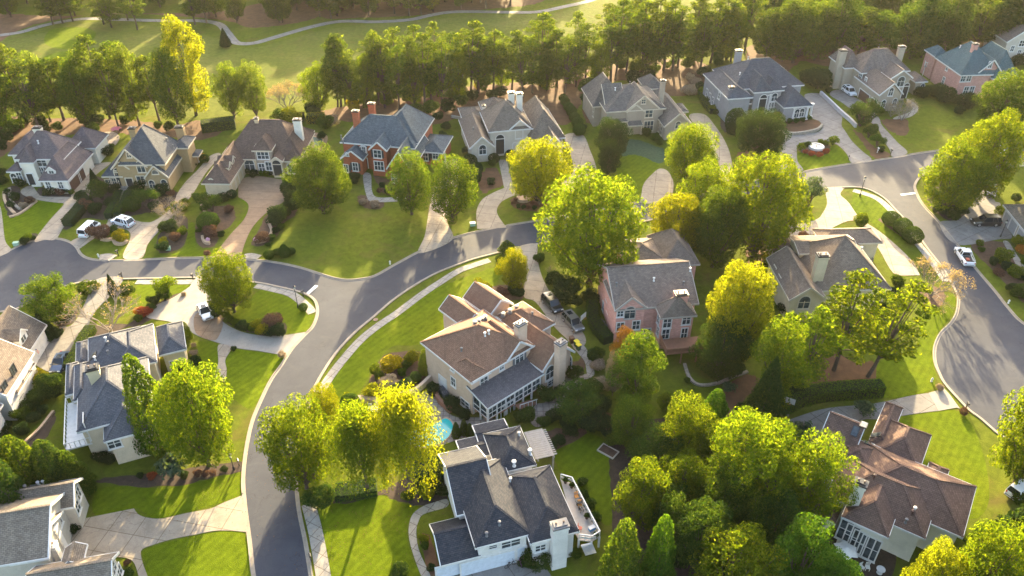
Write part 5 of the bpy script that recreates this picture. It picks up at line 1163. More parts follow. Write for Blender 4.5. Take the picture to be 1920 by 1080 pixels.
def vase_tree(seed, n=3200):
    rnd.seed(seed); bl = []; ends = []
    for i in range(18):
        ph = i*2.4; f = rnd.uniform(.15, .36); z = rnd.uniform(.55, .9)-(f*.4); bl.append(((f*math.cos(ph), f*math.sin(ph), z), (.15, .15, .11))); ends.append(bl[-1][0])
    p, d = blobcloud(bl, n, .6, .3); m = MB()
    for e in ends[::2]: m.tube([(e[0]*.08, e[1]*.08, -.01), (e[0]*.35, e[1]*.35, e[2]*.5), e], [.02, .014, .005], 5)
    return (p, d+np.array([0, 0, .4])), .042, m
def shrub(seed, n=2400, nb=9, sq=.8):
    rnd.seed(seed); bl = []
    for i in range(nb):
        ph = i*2.4; f = rnd.uniform(.12, .34); bl.append(((f*math.cos(ph), f*math.sin(ph), rnd.uniform(.3, .68)), (rnd.uniform(.17, .26),)*3))
    bl.append(((0, 0, .42), .34)); p, d = blobcloud(bl, n, .4, .6); p[:, 2] = np.maximum(p[:, 2], .03)
    return (p, d+np.array([0, 0, .4])), .068, limbs([b[0] for b in bl[:5]], .15, .5, .02)
def ball(seed, n=5200):
    d = sph(n); f = 1+.035*np.sin(d[:, 0]*7+seed)+.035*np.sin(d[:, 1]*8+d[:, 2]*5); p = d*(f*(.44+.03*rng.random(n)))[:, None]*np.array([1, 1, 1.02])+np.array([0, 0, .46]); p[:, 2] = np.maximum(p[:, 2], .02)
    return (p, d*1.6), .05, limbs([], .2, .5, .03)
def spray(seed, n=1600):
    """arching strap leaves"""
    m = int(n/10); P_, D_ = [], []
    for i in range(m):
        ph = rng.random()*6.283; R_ = .5*(.3+.7*rng.random()); h = .95-.5*R_*rng.random(); s = np.linspace(.05, 1, 10)
        z = h*np.sin(s*2.3)/1.0*(.75+.25*rng.random()); P_.append(np.stack([R_*s*math.cos(ph), R_*s*math.sin(ph), np.maximum(.02, z)], 1)); D_.append(np.stack([np.cos(ph)*s, np.sin(ph)*s, 1-s*.5], 1))
    return (np.concatenate(P_), np.concatenate(D_)), .10, limbs([], .2, .4, .03)
def bare(seed, leaves=700):
    rnd.seed(seed); m = MB(); tips = []
    def grow(a, d, L, r, k):
        b = a+d*L; m.tube([a, b], [r, r*.65], 4 if k < 2 else 5, False)
        if k == 0: tips.append(b); return
        for i in range(3):
            dd = (d+Vector((rnd.gauss(0, .42), rnd.gauss(0, .42), rnd.gauss(.08, .25)))).normalized(); grow(b, dd, L*rnd.uniform(.62, .82), r*.62, k-1)
    for i in range(5):
        a = i*1.257+rnd.uniform(-.3, .3); grow(Vector((0, 0, 0)), Vector((.55*math.cos(a), .55*math.sin(a), .8)).normalized(), .30, .015, 4)
    t = np.array([tuple(v) for v in tips]); k = rng.integers(0, len(t), leaves); p = t[k]+rng.normal(size=(leaves, 3))*.03
    mx = t[:, 2].max(); p /= mx; M3 = Matrix.Scale(1/mx, 3)
    m.v = [tuple(M3@Vector(v)) for v in m.v]
    return (p, rng.normal(size=p.shape)), .026, m
LM = {}
for k, a, b, c, t in (('yel', (.066, .085, .008), (.115, .128, .010), (.16, .160, .013), .54), ('lime', (.038, .068, .008), (.074, .104, .011), (.112, .132, .015), .54), ('mid', (.026, .050, .009), (.050, .079, .013), (.084, .104, .017), .48), ('green', (.018, .041, .010), (.038, .062, .014), (.058, .080, .018), .4),
                      ('dark', (.012, .025, .010), (.024, .041, .014), (.036, .053, .018), .3), ('pine', (.028, .049, .012), (.055, .079, .017), (.092, .112, .024), .56), ('gold', (.11, .11, .010), (.175, .16, .012), (.22, .19, .016), .54), ('orange', (.22, .10, .02), (.32, .15, .03), (.38, .22, .04), .45),
                      ('tan', (.17, .125, .095), (.24, .185, .145), (.28, .225, .18), .25), ('red', (.13, .035, .02), (.2, .05, .03), (.28, .08, .03), .35), ('plum', (.06, .035, .03), (.10, .055, .045), (.13, .08, .06), .3), ('blue', (.03, .055, .035), (.06, .09, .06), (.09, .12, .08), .35), ('clip', (.022, .046, .010), (.038, .068, .014), (.053, .082, .016), .35), ('fern', (.028, .072, .010), (.050, .108, .014), (.075, .130, .016), .42)):
    LM[k] = leafmat(k+' leaves', a, b, c, t, .006)
TM = {}
def proto(kind, k, gen, bark='bark'):
    (p, d), sz, tm = gen; me = leaf_mesh('crown', p, d, sz, LM['mid'], .6); TM.setdefault(kind, []).append((me, tm.mesh('trunk', M[bark]) if tm.f else None))
for s_ in (1, 2, 3, 4): proto('round', s_, round_tree(s_))
for s_ in (5, 6): proto('loose', s_, round_tree(s_, 16000, 46, .40, .03, 1, (.065, .115), .0215))
for s_ in (1, 2, 3, 4, 5): proto('pine', s_, pine_tree(s_, z0=(.30, .24, .36, .28, .42)[s_-1]))
for s_ in (1, 2, 3): proto('tall', s_, tall_tree(s_))
for s_ in (1, 2): proto('cone', s_, cone_tree(s_))
for s_ in (3, 4): proto('column', s_, cone_tree(s_, 10000, .30, .5))
for s_ in (1, 2): proto('willow', s_, willow_tree(s_))
for s_ in (1, 2): proto('vase', s_, vase_tree(s_))
for s_ in (1, 2, 3): proto('shrub', s_, shrub(s_))
for s_ in (1, 2): proto('ball', s_, ball(s_))
for s_ in (1, 2): proto('spray', s_, spray(s_))
proto('bare', 1, bare(3), 'paleb'); proto('bare', 2, bare(8), 'paleb'); proto('bloom', 1, bare(5, 3000), 'paleb')
UW = {'round': .88, 'loose': .82, 'pine': .36, 'tall': .56, 'cone': .52, 'column': .58, 'willow': .9, 'vase': .86, 'shrub': .96, 'ball': .92, 'spray': .9, 'bare': .95, 'bloom': .95}
def plant(name, kind, loc, width, height, mat, label=None, cat='tree', group=None, lean=(0, 0), var=None):
    v = rnd.randrange(len(TM[kind])) if var is None else var % len(TM[kind]); me, tr = TM[kind][v]
    r = empty(name, loc, rnd.uniform(0, 6.28), label, cat, group); s = width/UW[kind]
    r.rotation_euler[0], r.rotation_euler[1] = lean
    if lean != (0, 0): r.rotation_euler[2] = 0
    c = link('crown', me, r, scl=(s, s, height)); c.material_slots[0].link = 'OBJECT'; c.material_slots[0].material = LM[mat]
    if tr: link('trunk', tr, r, scl=(s, s, height))
    return r
def tree(kind, base, topy, wpx, mat, label, name='tree', cat='tree', group=None, lean=(0, 0), var=None):
    b = P(*base); s = ppm(*base); hh = height_to(b, topy)
    top = Vector((b.x, b.y, hh*.6)); s2 = FPX/(b.y*CP-(hh*.6-CAM_H)*SP)
    return plant(name, kind, b, wpx/s2, hh, mat, label, cat, group, lean, var)
T = tree
# ---- trees one can point at
T('round', (1105, 530), 322, 204, 'lime', 'largest round yellow-green tree, beside the street above the pink brick house', 'shade_tree', var=0)
T('round', (1410, 485), 286, 172, 'lime', 'broad yellow-green tree right of the largest tree, above the olive house', 'shade_tree', var=1)
T('round', (1288, 352), 232, 100, 'lime', 'yellow-green tree covering the right front of the taupe house', 'shade_tree', var=2)
T('round', (1262, 478), 356, 108, 'yel', 'bright yellow tree left of the broad yellow-green tree', 'shade_tree', var=3)
T('loose', (1310, 440), 300, 112, 'lime', 'loose green tree between the bright yellow tree and the broad tree', 'shade_tree', var=0)
T('round', (1335, 500), 350, 110, 'mid', 'green tree under the broad yellow-green tree, above the pink house roof', 'shade_tree', var=2)
T('round', (1012, 382), 260, 122, 'yel', 'bright yellow round tree in front of the beige house', 'shade_tree', var=1)
T('loose', (772, 402), 280, 92, 'mid', 'olive tree with golden top in front of the red brick house', 'shade_tree', var=1)
T('loose', (848, 414), 290, 105, 'mid', 'dark olive tree with golden top left of the curved beige house drive', 'shade_tree', var=0)
T('round', (607, 400), 274, 118, 'mid', 'dense green tree left of the red brick house front lawn', 'shade_tree', var=3)
T('round', (440, 585), 476, 102, 'lime', 'yellow tree with orange tinge beside the street corner above the silver car', 'shade_tree', var=2)
T('loose', (112, 610), 520, 102, 'mid', 'small leafy tree beside the left turning circle', 'shade_tree', var=0)
T('round', (392, 872), 690, 150, 'lime', 'large yellow-green tree beside the steel roofed house', 'shade_tree', var=0)
T('column', (304, 842), 664, 84, 'mid', 'tall pointed evergreen beside the steel roofed house', 'conifer', var=0)
T('round', (575, 915), 755, 138, 'lime', 'tall yellow-green tree overhanging the right side of the road', 'shade_tree', var=1)
T('willow', (770, 935), 745, 160, 'yel', 'golden feathery tree left of the swimming pool', 'shade_tree', var=0)
T('willow', (690, 925), 775, 145, 'lime', 'yellow-green feathery tree between the golden tree and the road tree', 'shade_tree', var=1)
T('loose', (612, 805), 724, 74, 'yel', 'small yellow tree at the top of the roadside tree group', 'shade_tree', var=1)
T('loose', (962, 545), 466, 66, 'yel', 'small yellow tree beside the drive of the pale stucco house', 'shade_tree', var=0)
T('round', (1368, 672), 494, 134, 'yel', 'golden round tree right of the pink brick house', 'shade_tree', var=2)
T('round', (1345, 705), 605, 112, 'green', 'dark green tree behind the timber deck of the pink brick house', 'shade_tree', var=3)
T('tall', (1190, 770), 632, 104, 'mid', 'green tree below the left corner of the pink brick house', 'shade_tree', var=0)
T('tall', (1165, 695), 614, 44, 'orange', 'small orange tree at the left corner of the pink brick house', 'shade_tree', var=1)
T('loose', (1148, 742), 655, 40, 'tan', 'thin tan brown tree below the small orange tree', 'shade_tree', var=1)
T('pine', (1563, 694), 508, 118, 'lime', 'tall pine whose crown covers the front of the olive house', 'pine_tree', var=1)
T('pine', (1627, 706), 540, 112, 'lime', 'leaning pine beside the curved path of the olive house', 'pine_tree', lean=(R(-8), R(16)), var=3)
T('pine', (1499, 738), 580, 100, 'lime', 'pine at the left end of the long clipped hedge', 'pine_tree', var=3)
T('tall', (1442, 765), 594, 104, 'lime', 'yellow-green tree left of the three pines', 'shade_tree', var=1)
T('cone', (1424, 800), 668, 82, 'green', 'dark pointed evergreen at the left end of the clipped hedge', 'conifer', var=1)
T('column', (1330, 818), 730, 66, 'fern', 'small bright green evergreen behind the wooded garden', 'conifer', var=0)
T('round', (1385, 965), 782, 172, 'lime', 'big yellow-green tree in the middle of the wooded garden', 'shade_tree', var=1)
T('loose', (1505, 990), 820, 136, 'lime', 'broad yellow-green tree left of the rust roofed house', 'shade_tree', var=0)
T('loose', (1275, 885), 746, 116, 'lime', 'yellow-green tree at the upper left of the wooded garden', 'shade_tree', var=0)
T('round', (1225, 905), 812, 118, 'green', 'dark green tree right of the sandbox', 'shade_tree', var=1)
T('loose', (1195, 990), 868, 116, 'lime', 'airy pale yellow tree beside the white deck lawn', 'shade_tree', var=0)
T('round', (1272, 965), 856, 110, 'lime', 'yellow-green tree below the dark tree of the wooded garden', 'shade_tree', var=1)
T('round', (1345, 992), 868, 122, 'mid', 'green tree below the big yellow-green tree of the garden', 'shade_tree', var=0)
T('column', (1158, 1115), 974, 90, 'mid', 'olive evergreen at the bottom edge beside the white deck stairs', 'conifer', var=1)
T('column', (1226, 1105), 966, 70, 'fern', 'bright green evergreen at the bottom edge', 'conifer', var=0)
T('loose', (1362, 1140), 1002, 165, 'lime', 'yellow-green tree at the bottom edge below the wooded garden', 'shade_tree', var=3)
T('tall', (1480, 1125), 982, 124, 'fern', 'bright green tree left of the rust roofed house patio', 'shade_tree', var=2)
T('tall', (1536, 1150), 1044, 100, 'fern', 'bright green tree at the bottom edge beside the patio umbrella', 'shade_tree', var=0)
T('round', (1305, 1075), 950, 115, 'green', 'shaded dark tree in the hollow of the wooded garden', 'shade_tree', var=2)
T('loose', (1255, 1040), 930, 80, 'green', 'shaded green tree above the bright bottom evergreen', 'shade_tree', var=0)
T('round', (1440, 1040), 930, 100, 'green', 'shaded green tree between the feathery tree and the bottom edge', 'shade_tree', var=1)
T('loose', (1180, 845), 744, 92, 'mid', 'green tree with yellow left side above the sandbox', 'shade_tree', var=1)
T('tall', (1247, 770), 738, 34, 'lime', 'slender young tree in the lawn below the timber deck', 'shade_tree', var=2)
T('round', (1897, 912), 698, 145, 'lime', 'large yellow-green tree at the right edge below the turning circle', 'shade_tree', var=0)
T('cone', (1890, 1090), 915, 190, 'green', 'wide dark green conifer in the bottom right corner', 'conifer', var=0)
T('round', (1815, 1160), 985, 150, 'lime', 'yellow-green tree at the bottom edge beside the dark corner conifer', 'shade_tree', var=1)
T('round', (1720, 1160), 1024, 110, 'yel', 'yellow tree at the bottom edge below the rust roof', 'shade_tree', var=3)
T('round', (1772, 396), 262, 124, 'lime', 'tall yellow-green tree on the island at the street junction', 'shade_tree', var=3)
T('round', (1826, 372), 210, 122, 'lime', 'tall yellow-green tree behind the island tree at the junction', 'shade_tree', var=0)
T('round', (1866, 248), 136, 112, 'mid', 'dark tree with golden top in front of the rose brick house', 'shade_tree', var=1)
T('round', (1419, 294), 208, 102, 'dark', 'dark glossy round tree in front of the grey columned house', 'shade_tree', var=2)
T('ball', (1375, 252), 200, 38, 'dark', 'dense dark egg shaped evergreen at the left corner of the grey house', 'conifer')
T('round', (1146, 296), 219, 68, 'dark', 'dark round tree hiding the left front of the taupe house', 'shade_tree', var=3)
T('round', (1140, 328), 263, 46, 'dark', 'smaller dark tree below the dark tree of the taupe house', 'shade_tree', var=1)
T('vase', (1612, 236), 182, 56, 'green', 'small spreading tree in front of the drab stucco house garage', 'small_tree')
T('bare', (1690, 226), 186, 44, 'tan', 'leafless small tree in front of the drab stucco house', 'small_tree', var=0)
T('vase', (1515, 386), 330, 54, 'blue', 'small grey-green tree beside the drive entrance of the olive house', 'small_tree')
T('bloom', (1744, 556), 496, 72, 'tan', 'bare tan pink tree in the mulch ring beside the right street', 'small_tree', var=0)
T('bare', (208, 622), 548, 96, 'tan', 'leafless straw coloured tree behind the steel roofed house', 'small_tree', var=1)
T('vase', (314, 557), 514, 46, 'lime', 'young yellow-green tree in the lawn above the silver car', 'small_tree')
T('bloom', (540, 208), 156, 62, 'tan', 'pale blossom coloured tree on the golf course behind the brown roof', 'small_tree', var=0)
T('tall', (368, 216), 36, 92, 'yel', 'tall sunlit yellow tree rising above the tan house', 'shade_tree', var=0)
T('tall', (335, 240), 92, 80, 'mid', 'tall green tree behind the tan house chimney', 'shade_tree', var=1)
T('loose', (440, 222), 116, 66, 'pine', 'leaning green tree left of the blossom tree', 'shade_tree', var=0)
T('loose', (482, 220), 112, 62, 'pine', 'green tree just left of the pale blossom tree', 'shade_tree', var=1)
T('cone', (424, 88), 52, 24, 'dark', 'small dark cone shaped evergreen beside the cart path', 'conifer')
T('round', (1486, 118), -4, 112, 'mid', 'big rounded tree behind the grey columned house roof', 'shade_tree', var=2)
T('tall', (812, 22), -60, 40, 'yel', 'sunlit tall tree at the edge of the far wood', 'shade_tree', var=1)
for x, y, hh, wd in ((1965, 432, 17, 12), (2015, 470, 19, 13), (2075, 520, 18, 13), (2130, 470, 20, 14)):
    plant('shade_tree', 'round', P(x, y), wd, hh, 'lime', 'shade tree standing just beyond the right edge, shading the turning circle', 'tree', 'trees beyond the right edge')
# ---- conifer mass, lower left
for i, q in enumerate(((20, 930, 800, 92), (72, 935, 818, 88), (122, 930, 826, 84), (152, 925, 846, 64), (42, 985, 850, 90), (-20, 960, 800, 100))):
    T('column', q[:2], q[2], q[3], 'mid' if i % 2 else 'green', 'dense evergreen in the dark hedge of conifers above the grey gabled house', 'conifer', group='conifer screen above the grey gabled house')
# ---- the pine rows
PG = 'pines along the golf course'
left = [(20, 245, 85), (-20, 240, 100), (52, 232, 80), (95, 228, 100), (120, 225, 112), (147, 222, 108), (182, 222, 95), (207, 222, 65), (243, 220, 78), (262, 235, 85), (300, 230, 105), (35, 215, 95), (165, 238, 110), (225, 245, 100), (75, 246, 112)]
for i, (x, y, t) in enumerate(left): T('pine' if i % 3 else 'tall', (x, y), t, rnd.uniform(58, 76), 'pine' if i % 4 else 'mid', 'tall pine in the row behind the white and tan houses', 'pine_tree', group=PG+' on the left')
row = [(629, 204), (640, 202), (660, 207), (690, 205), (708, 196), (725, 200), (747, 207), (774, 205), (780, 197), (799, 202), (810, 200), (826, 202), (846, 187), (862, 190), (880, 185), (896, 178), (912, 172), (928, 175), (940, 170), (960, 178), (984, 185), (1002, 172), (1016, 160), (1025, 170), (1040, 166), (1056, 175), (1076, 162), (1101, 152), (1122, 162), (1144, 157), (1154, 147), (1176, 140), (1199, 139), (1210, 140), (1229, 140), (1247, 131), (1265, 137), (1274, 127), (1300, 122), (1318, 126), (1335, 117), (1350, 105), (1362, 110), (1370, 115), (1392, 104)]
for i, (x, y) in enumerate(row):
    hpx = rnd.uniform(92, 150)
    if i % 5 == 3: T(rnd.choice(['tall', 'loose']), (x, y), y-rnd.uniform(70, 105), rnd.uniform(48, 66), rnd.choice(['mid', 'lime']), 'leafy tree among the pines of the long row behind the houses', 'woodland_tree', group='leafy trees among the long pine row'); continue
    T('pine', (x+rnd.uniform(-5, 5), y+rnd.uniform(-5, 3)), y-hpx, rnd.uniform(50, 72), 'pine' if i % 3 else 'mid', 'tall straight pine in the long row behind the houses', 'pine_tree', group=PG+' in the middle', lean=(R(rnd.uniform(-3, 3)), R(rnd.uniform(-4, 4))))
for i in range(22):
    t = rnd.random(); x = 640+t*760; y = 196-t*105+rnd.uniform(-14, 4)
    T('pine', (x, y), y-rnd.uniform(100, 130), rnd.uniform(40, 58), 'pine', 'tall straight pine in the long row behind the houses', 'pine_tree', group=PG+' in the middle')
T('loose', (600, 208), 116, 66, 'lime', 'sunlit tree at the left end of the long pine row', 'shade_tree', var=1)
for i in range(46):
    t = rnd.random(); x = 640+t*740; y = 205-t*92+rnd.uniform(-12, 8); kd = rnd.choice(['green', 'mid', 'pine', 'gold', 'mid']); b = P(x, y); wd = rnd.uniform(2.2, 4.2)
    plant('understory_shrub', 'shrub', b, wd, wd*rnd.uniform(.7, 1.1), kd, ('golden' if kd == 'gold' else 'shaded green')+' understory shrub below the long pine row', 'shrub', 'understory below the pines '+('gold' if kd == 'gold' else 'green'))
for i in range(16):
    x = rnd.uniform(0, 330); y = 242+rnd.uniform(-12, 10); b = P(x, y); wd = rnd.uniform(2.2, 4)
    plant('understory_shrub', 'shrub', b, wd, wd*.9, rnd.choice(['green', 'dark']), 'dark understory shrub below the pines at the upper left', 'shrub', 'understory below the left pines')
# ---- woods beyond: upper right, and along the top
for i in range(64):
    x = rnd.uniform(1400, 1960); lim = 118-(x-1400)*.02; y = rnd.uniform(0, lim) if i > 16 else rnd.uniform(lim-14, lim)
    k = rnd.choice(['pine', 'tall', 'round', 'loose', 'pine']); T(k, (x, y), y-rnd.uniform(85, 130), rnd.uniform(52, 88), rnd.choice(['pine', 'mid', 'green', 'mid']), 'tree in the dense mixed wood behind the upper right houses', 'woodland_tree', group='wood behind the upper right houses')
for i in range(60):
    x = rnd.uniform(-30, 700); lim = 40-10*math.sin(x*.01); y = rnd.uniform(-25, lim)
    k = rnd.choice(['pine', 'tall', 'round', 'pine']); T(k, (x, y), y-rnd.uniform(70, 100), rnd.uniform(40, 66), rnd.choice(['pine', 'green', 'mid', 'pine']), 'tree in the shaded wood beyond the golf course', 'woodland_tree', group='wood beyond the golf course')
for i in range(56):
    x = rnd.uniform(560, 1060); y = rnd.uniform(-30, 20-abs(x-800)*.02)
    if 1000 < x and y > 0: continue
    k = rnd.choice(['pine', 'tall', 'pine']); T(k, (x, y), y-rnd.uniform(70, 95), rnd.uniform(36, 58), rnd.choice(['pine', 'green', 'mid']), 'tree in the shaded wood beyond the golf course', 'woodland_tree', group='wood beyond the golf course')
for x, y, t in ((100, 46, -25), (118, 44, -20), (137, 40, -28), (195, 46, -20), (210, 52, -10), (240, 38, -45), (258, 56, -20), (366, 46, -30), (392, 30, -40), (600, 32, -35), (622, 26, -40), (700, 24, -45), (740, 26, -40), (768, 30, -40), (790, 28, -55)):
    T('pine', (x, y), t, 44, 'pine', 'dark pine standing beside the cart path', 'pine_tree', group='pines beside the cart path')
for i in range(58):
    x = rnd.uniform(-120, 1080); y = rnd.uniform(-78, -32)
    T(rnd.choice(['pine', 'tall', 'round', 'pine']), (x, y), y-rnd.uniform(72, 96), rnd.uniform(42, 62), rnd.choice(['pine', 'green', 'mid']), 'tree in the shaded wood beyond the golf course', 'woodland_tree', group='wood beyond the golf course')
for x, y, t, w_, m_ in ((1310, 905, 800, 90, 'mid'), (1450, 905, 800, 90, 'mid'), (1240, 1000, 905, 90, 'green'), (1400, 1030, 925, 100, 'mid'), (1300, 850, 765, 70, 'mid')):
    T('loose', (x, y), t, w_, m_, 'mid green tree filling the closed canopy of the wooded garden', 'shade_tree', group='canopy of the wooded garden')
for x, y in ((1855, 52), (1880, 56), (1900, 54), (1930, 50)): T('pine', (x, y), y-95, 50, 'pine', 'tall pine at the clearing in the upper right corner', 'pine_tree', group='pines at the upper right clearing')
# ---- shrubs: (x, y of the foot, width) in each enlarged view
KIND = {'d': ('shrub', 'dark', .85, 'dark green shrub'), 'g': ('shrub', 'green', .85, 'green shrub'), 'm': ('shrub', 'mid', .85, 'olive green shrub'), 'l': ('shrub', 'lime', .9, 'bright yellow-green shrub'), 'y': ('shrub', 'yel', .9, 'yellow shrub'), 'b': ('ball', 'clip', .95, 'clipped round shrub'), 'B': ('ball', 'dark', .95, 'dark clipped round shrub'),
        'c': ('cone', 'dark', 2.1, 'dark cone shaped shrub'), 'C': ('column', 'mid', 2.2, 'narrow upright shrub'), 'v': ('vase', 'green', 1.0, 'spreading feathery shrub'), 's': ('spray', 'blue', .75, 'spiky fountain shaped shrub'), 'S': ('spray', 'lime', .8, 'arching yellow-green grass clump'), 'o': ('shrub', 'orange', .75, 'orange shrub'), 'r': ('shrub', 'red', .7, 'red leaved shrub'), 'p': ('shrub', 'plum', .8, 'purple brown shrub'),
        't': ('shrub', 'tan', .7, 'tan dry shrub'), 'G': ('shrub', 'gold', .9, 'golden shrub'), 'x': ('bare', 'tan', .9, 'bare twiggy shrub'), 'k': ('shrub', 'cover' if False else 'green', .45, 'low spreading shrub')}
SN = {'ball': 'clipped_shrub', 'vase': 'feathery_shrub', 'cone': 'conifer_shrub', 'column': 'conifer_shrub', 'spray': 'grass_clump', 'bare': 'bare_shrub'}
def beds_(view, where, items):
    k_ = view(1, 0)[0]-view(0, 0)[0]
    for it in items:
        x, y, wz, kd = it; kind, mat, hr, txt = KIND[kd]; px = view(x, y); b = P(*px); wd = wz*k_/ppm(*px)*1.05
        plant(SN.get(kind, 'shrub'), kind, b, wd, wd*hr*rnd.uniform(.9, 1.1), mat, '%s %s' % (txt, where), 'shrub', 'shrubs '+where)
beds_(V5, 'in the stone bed of the white house', [(430, 592, 60, 'B'), (370, 605, 75, 'd'), (480, 605, 75, 'p'), (530, 590, 65, 'd'), (560, 600, 50, 'm'), (690, 350, 75, 'd'), (240, 670, 80, 'p'), (170, 545, 85, 'd'), (130, 650, 90, 'd'), (90, 705, 65, 'd'), (60, 600, 60, 'd'), (190, 700, 70, 't'), (230, 960, 75, 'l'), (200, 985, 80, 'd'), (265, 955, 50, 'd'), (30, 520, 90, 'd'), (10, 470, 100, 'd'), (60, 180, 120, 'd'), (110, 120, 120, 'g'), (20, 250, 100, 'd')])
beds_(V5, 'in front of the tan house', [(750, 540, 80, 'c'), (800, 640, 170, 'v'), (890, 590, 100, 'd'), (1030, 590, 60, 'B'), (1110, 560, 130, 'd'), (1150, 705, 200, 'v'), (1040, 725, 125, 'b'), (1270, 600, 120, 'd'), (1210, 730, 100, 'd'), (930, 760, 80, 'g'), (970, 735, 70, 'm'), (750, 745, 115, 'd'), (690, 715, 110, 'p'), (1340, 610, 70, 'p'), (800, 945, 165, 'p'), (890, 905, 75, 'g'), (945, 965, 115, 'G'), (640, 640, 100, 'd'), (870, 690, 90, 'd'), (1290, 710, 110, 'x'), (1240, 740, 90, 't'), (1575, 330, 80, 'o'), (1600, 350, 70, 'b'), (1500, 390, 70, 'd'), (760, 310, 100, 'd'), (850, 300, 110, 'd'), (870, 250, 60, 'g'), (690, 300, 60, 'd')])
beds_(V5, 'in the bed left of the brown paved drive', [(1360, 800, 160, 'x'), (1400, 740, 120, 'm'), (1280, 880, 95, 'm'), (1335, 900, 130, 'd'), (1430, 915, 85, 'l'), (1275, 1000, 75, 'y'), (1280, 1040, 105, 'd'), (1400, 830, 100, 'x'), (1440, 690, 90, 'm'), (1370, 960, 90, 'p'), (1540, 640, 80, 'g')])
beds_(U3, 'in the oval bed beside the brown paved drive', [(1010, 430, 240, 'v'), (1220, 285, 105, 'B'), (1190, 440, 115, 'p'), (980, 615, 215, 'b'), (990, 705, 165, 'p'), (900, 610, 90, 'g'), (1100, 700, 80, 'd'), (1120, 330, 120, 'd'), (920, 430, 90, 'm'), (860, 650, 60, 'g'), (960, 900, 85, 'p')])
beds_(U3, 'in the bed right of the brown paved drive', [(1690, 560, 210, 'd'), (1540, 750, 165, 'p'), (1800, 480, 120, 'd'), (1680, 660, 90, 'd'), (1640, 740, 90, 'g'), (1740, 620, 90, 'g'), (1860, 420, 100, 'd'), (1600, 800, 60, 'g'), (1610, 930, 105, 'b'), (1690, 890, 80, 'b'), (1780, 910, 125, 'b'), (1850, 880, 80, 'b'), (1760, 830, 60, 'b')])
beds_(V6, 'in front of the brown roofed house', [(680, 690, 160, 'd'), (700, 740, 130, 'd'), (600, 880, 165, 'd'), (725, 800, 110, 'd'), (500, 540, 60, 'l'), (465, 540, 50, 'l'), (400, 545, 75, 'd'), (530, 535, 50, 'd'), (350, 520, 60, 'd'), (660, 780, 70, 'd')])
beds_(V6, 'in front of the red brick house', [(1400, 630, 60, 'd'), (1440, 680, 50, 'd'), (1500, 680, 60, 'd'), (1180, 590, 115, 'd'), (1110, 600, 80, 'd'), (1380, 670, 50, 'p'), (1250, 760, 70, 't'), (1340, 780, 80, 't'), (960, 170, 140, 'm'), (1010, 140, 120, 't'), (930, 250, 80, 'd'), (860, 60, 140, 'd'), (700, 150, 170, 'y'), (620, 140, 150, 'm')])
beds_(V7, 'in front of the beige house', [(500, 640, 115, 'B'), (550, 690, 105, 'B'), (535, 760, 115, 'B'), (690, 600, 85, 'B'), (820, 575, 85, 'B'), (465, 520, 60, 'd'), (665, 770, 75, 'd'), (840, 925, 40, 'p'), (880, 955, 40, 'd'), (920, 960, 40, 'd'), (960, 962, 40, 'p'), (1005, 965, 45, 'd'), (1030, 905, 60, 'd'), (990, 930, 40, 'p'), (860, 900, 40, 'p'), (1080, 910, 60, 'd'), (680, 630, 70, 'g')])
beds_(V7, 'in the clipped row beside the beige house', [(1228, 125, 66, 'b'), (1246, 158, 70, 'b'), (1270, 195, 74, 'b'), (1292, 235, 78, 'b'), (1316, 278, 80, 'b'), (1340, 322, 84, 'b'), (1352, 385, 92, 'b')])
beds_(V7, 'at the edge of the pines behind the red brick house', [(300, 420, 75, 'd'), (100, 235, 130, 'g'), (200, 215, 130, 'g'), (330, 200, 130, 'd'), (20, 250, 90, 'm'), (260, 270, 90, 'd'), (440, 160, 120, 'g'), (520, 120, 120, 'd'), (680, 110, 110, 'd'), (740, 85, 100, 'd'), (320, 345, 80, 'd')])
beds_(V8, 'beside the taupe house', [(550, 520, 85, 'g'), (620, 560, 75, 'm'), (650, 590, 55, 'm'), (90, 270, 110, 'd'), (80, 170, 140, 'g'), (160, 110, 120, 'g'), (440, 110, 140, 'd'), (880, 200, 130, 't'), (960, 170, 90, 'd'), (50, 480, 70, 'd'), (20, 420, 60, 'd'), (560, 70, 110, 'd'), (1000, 60, 120, 'd')])
beds_(W1, 'beside the grey columned house', [(740, 640, 95, 'p'), (690, 660, 95, 'd'), (830, 668, 50, 'g'), (880, 668, 50, 'g'), (930, 655, 50, 'g'), (980, 640, 50, 'g'), (150, 450, 70, 'l'), (190, 520, 70, 'g'), (230, 580, 70, 'l'), (100, 380, 110, 't'), (60, 330, 80, 't'), (1050, 400, 220, 'd'), (960, 360, 130, 'd'), (1130, 330, 90, 'd'), (600, 130, 100, 'd'), (260, 600, 60, 'g')])
beds_(W1, 'around the fountain', [(915, 890, 75, 'S'), (970, 850, 55, 'g'), (1070, 825, 42, 'l'), (1110, 840, 50, 'l'), (1165, 845, 95, 'S'), (1000, 920, 60, 'r'), (1060, 930, 60, 'r'), (1110, 905, 55, 'r'), (950, 905, 45, 'r')])
beds_(W1, 'in the row between the two upper right drives', [(1400, 690, 105, 'g'), (1445, 780, 110, 'v'), (1510, 850, 120, 'v'), (1540, 890, 60, 'd'), (1370, 640, 80, 'd'), (1480, 740, 80, 'g')])
beds_(W2, 'beside the drab stucco house', [(440, 640, 90, 'm'), (400, 600, 70, 'd'), (540, 660, 120, 'x'), (640, 640, 110, 'x'), (770, 510, 115, 'd'), (50, 470, 60, 'd'), (20, 380, 130, 'd')])
beds_(W2, 'beside the rose brick house', [(860, 500, 125, 'd'), (960, 545, 170, 'd'), (1100, 600, 160, 'd'), (1060, 640, 80, 'd'), (900, 470, 90, 'd'), (1180, 570, 110, 'd'), (1520, 260, 120, 'd')])
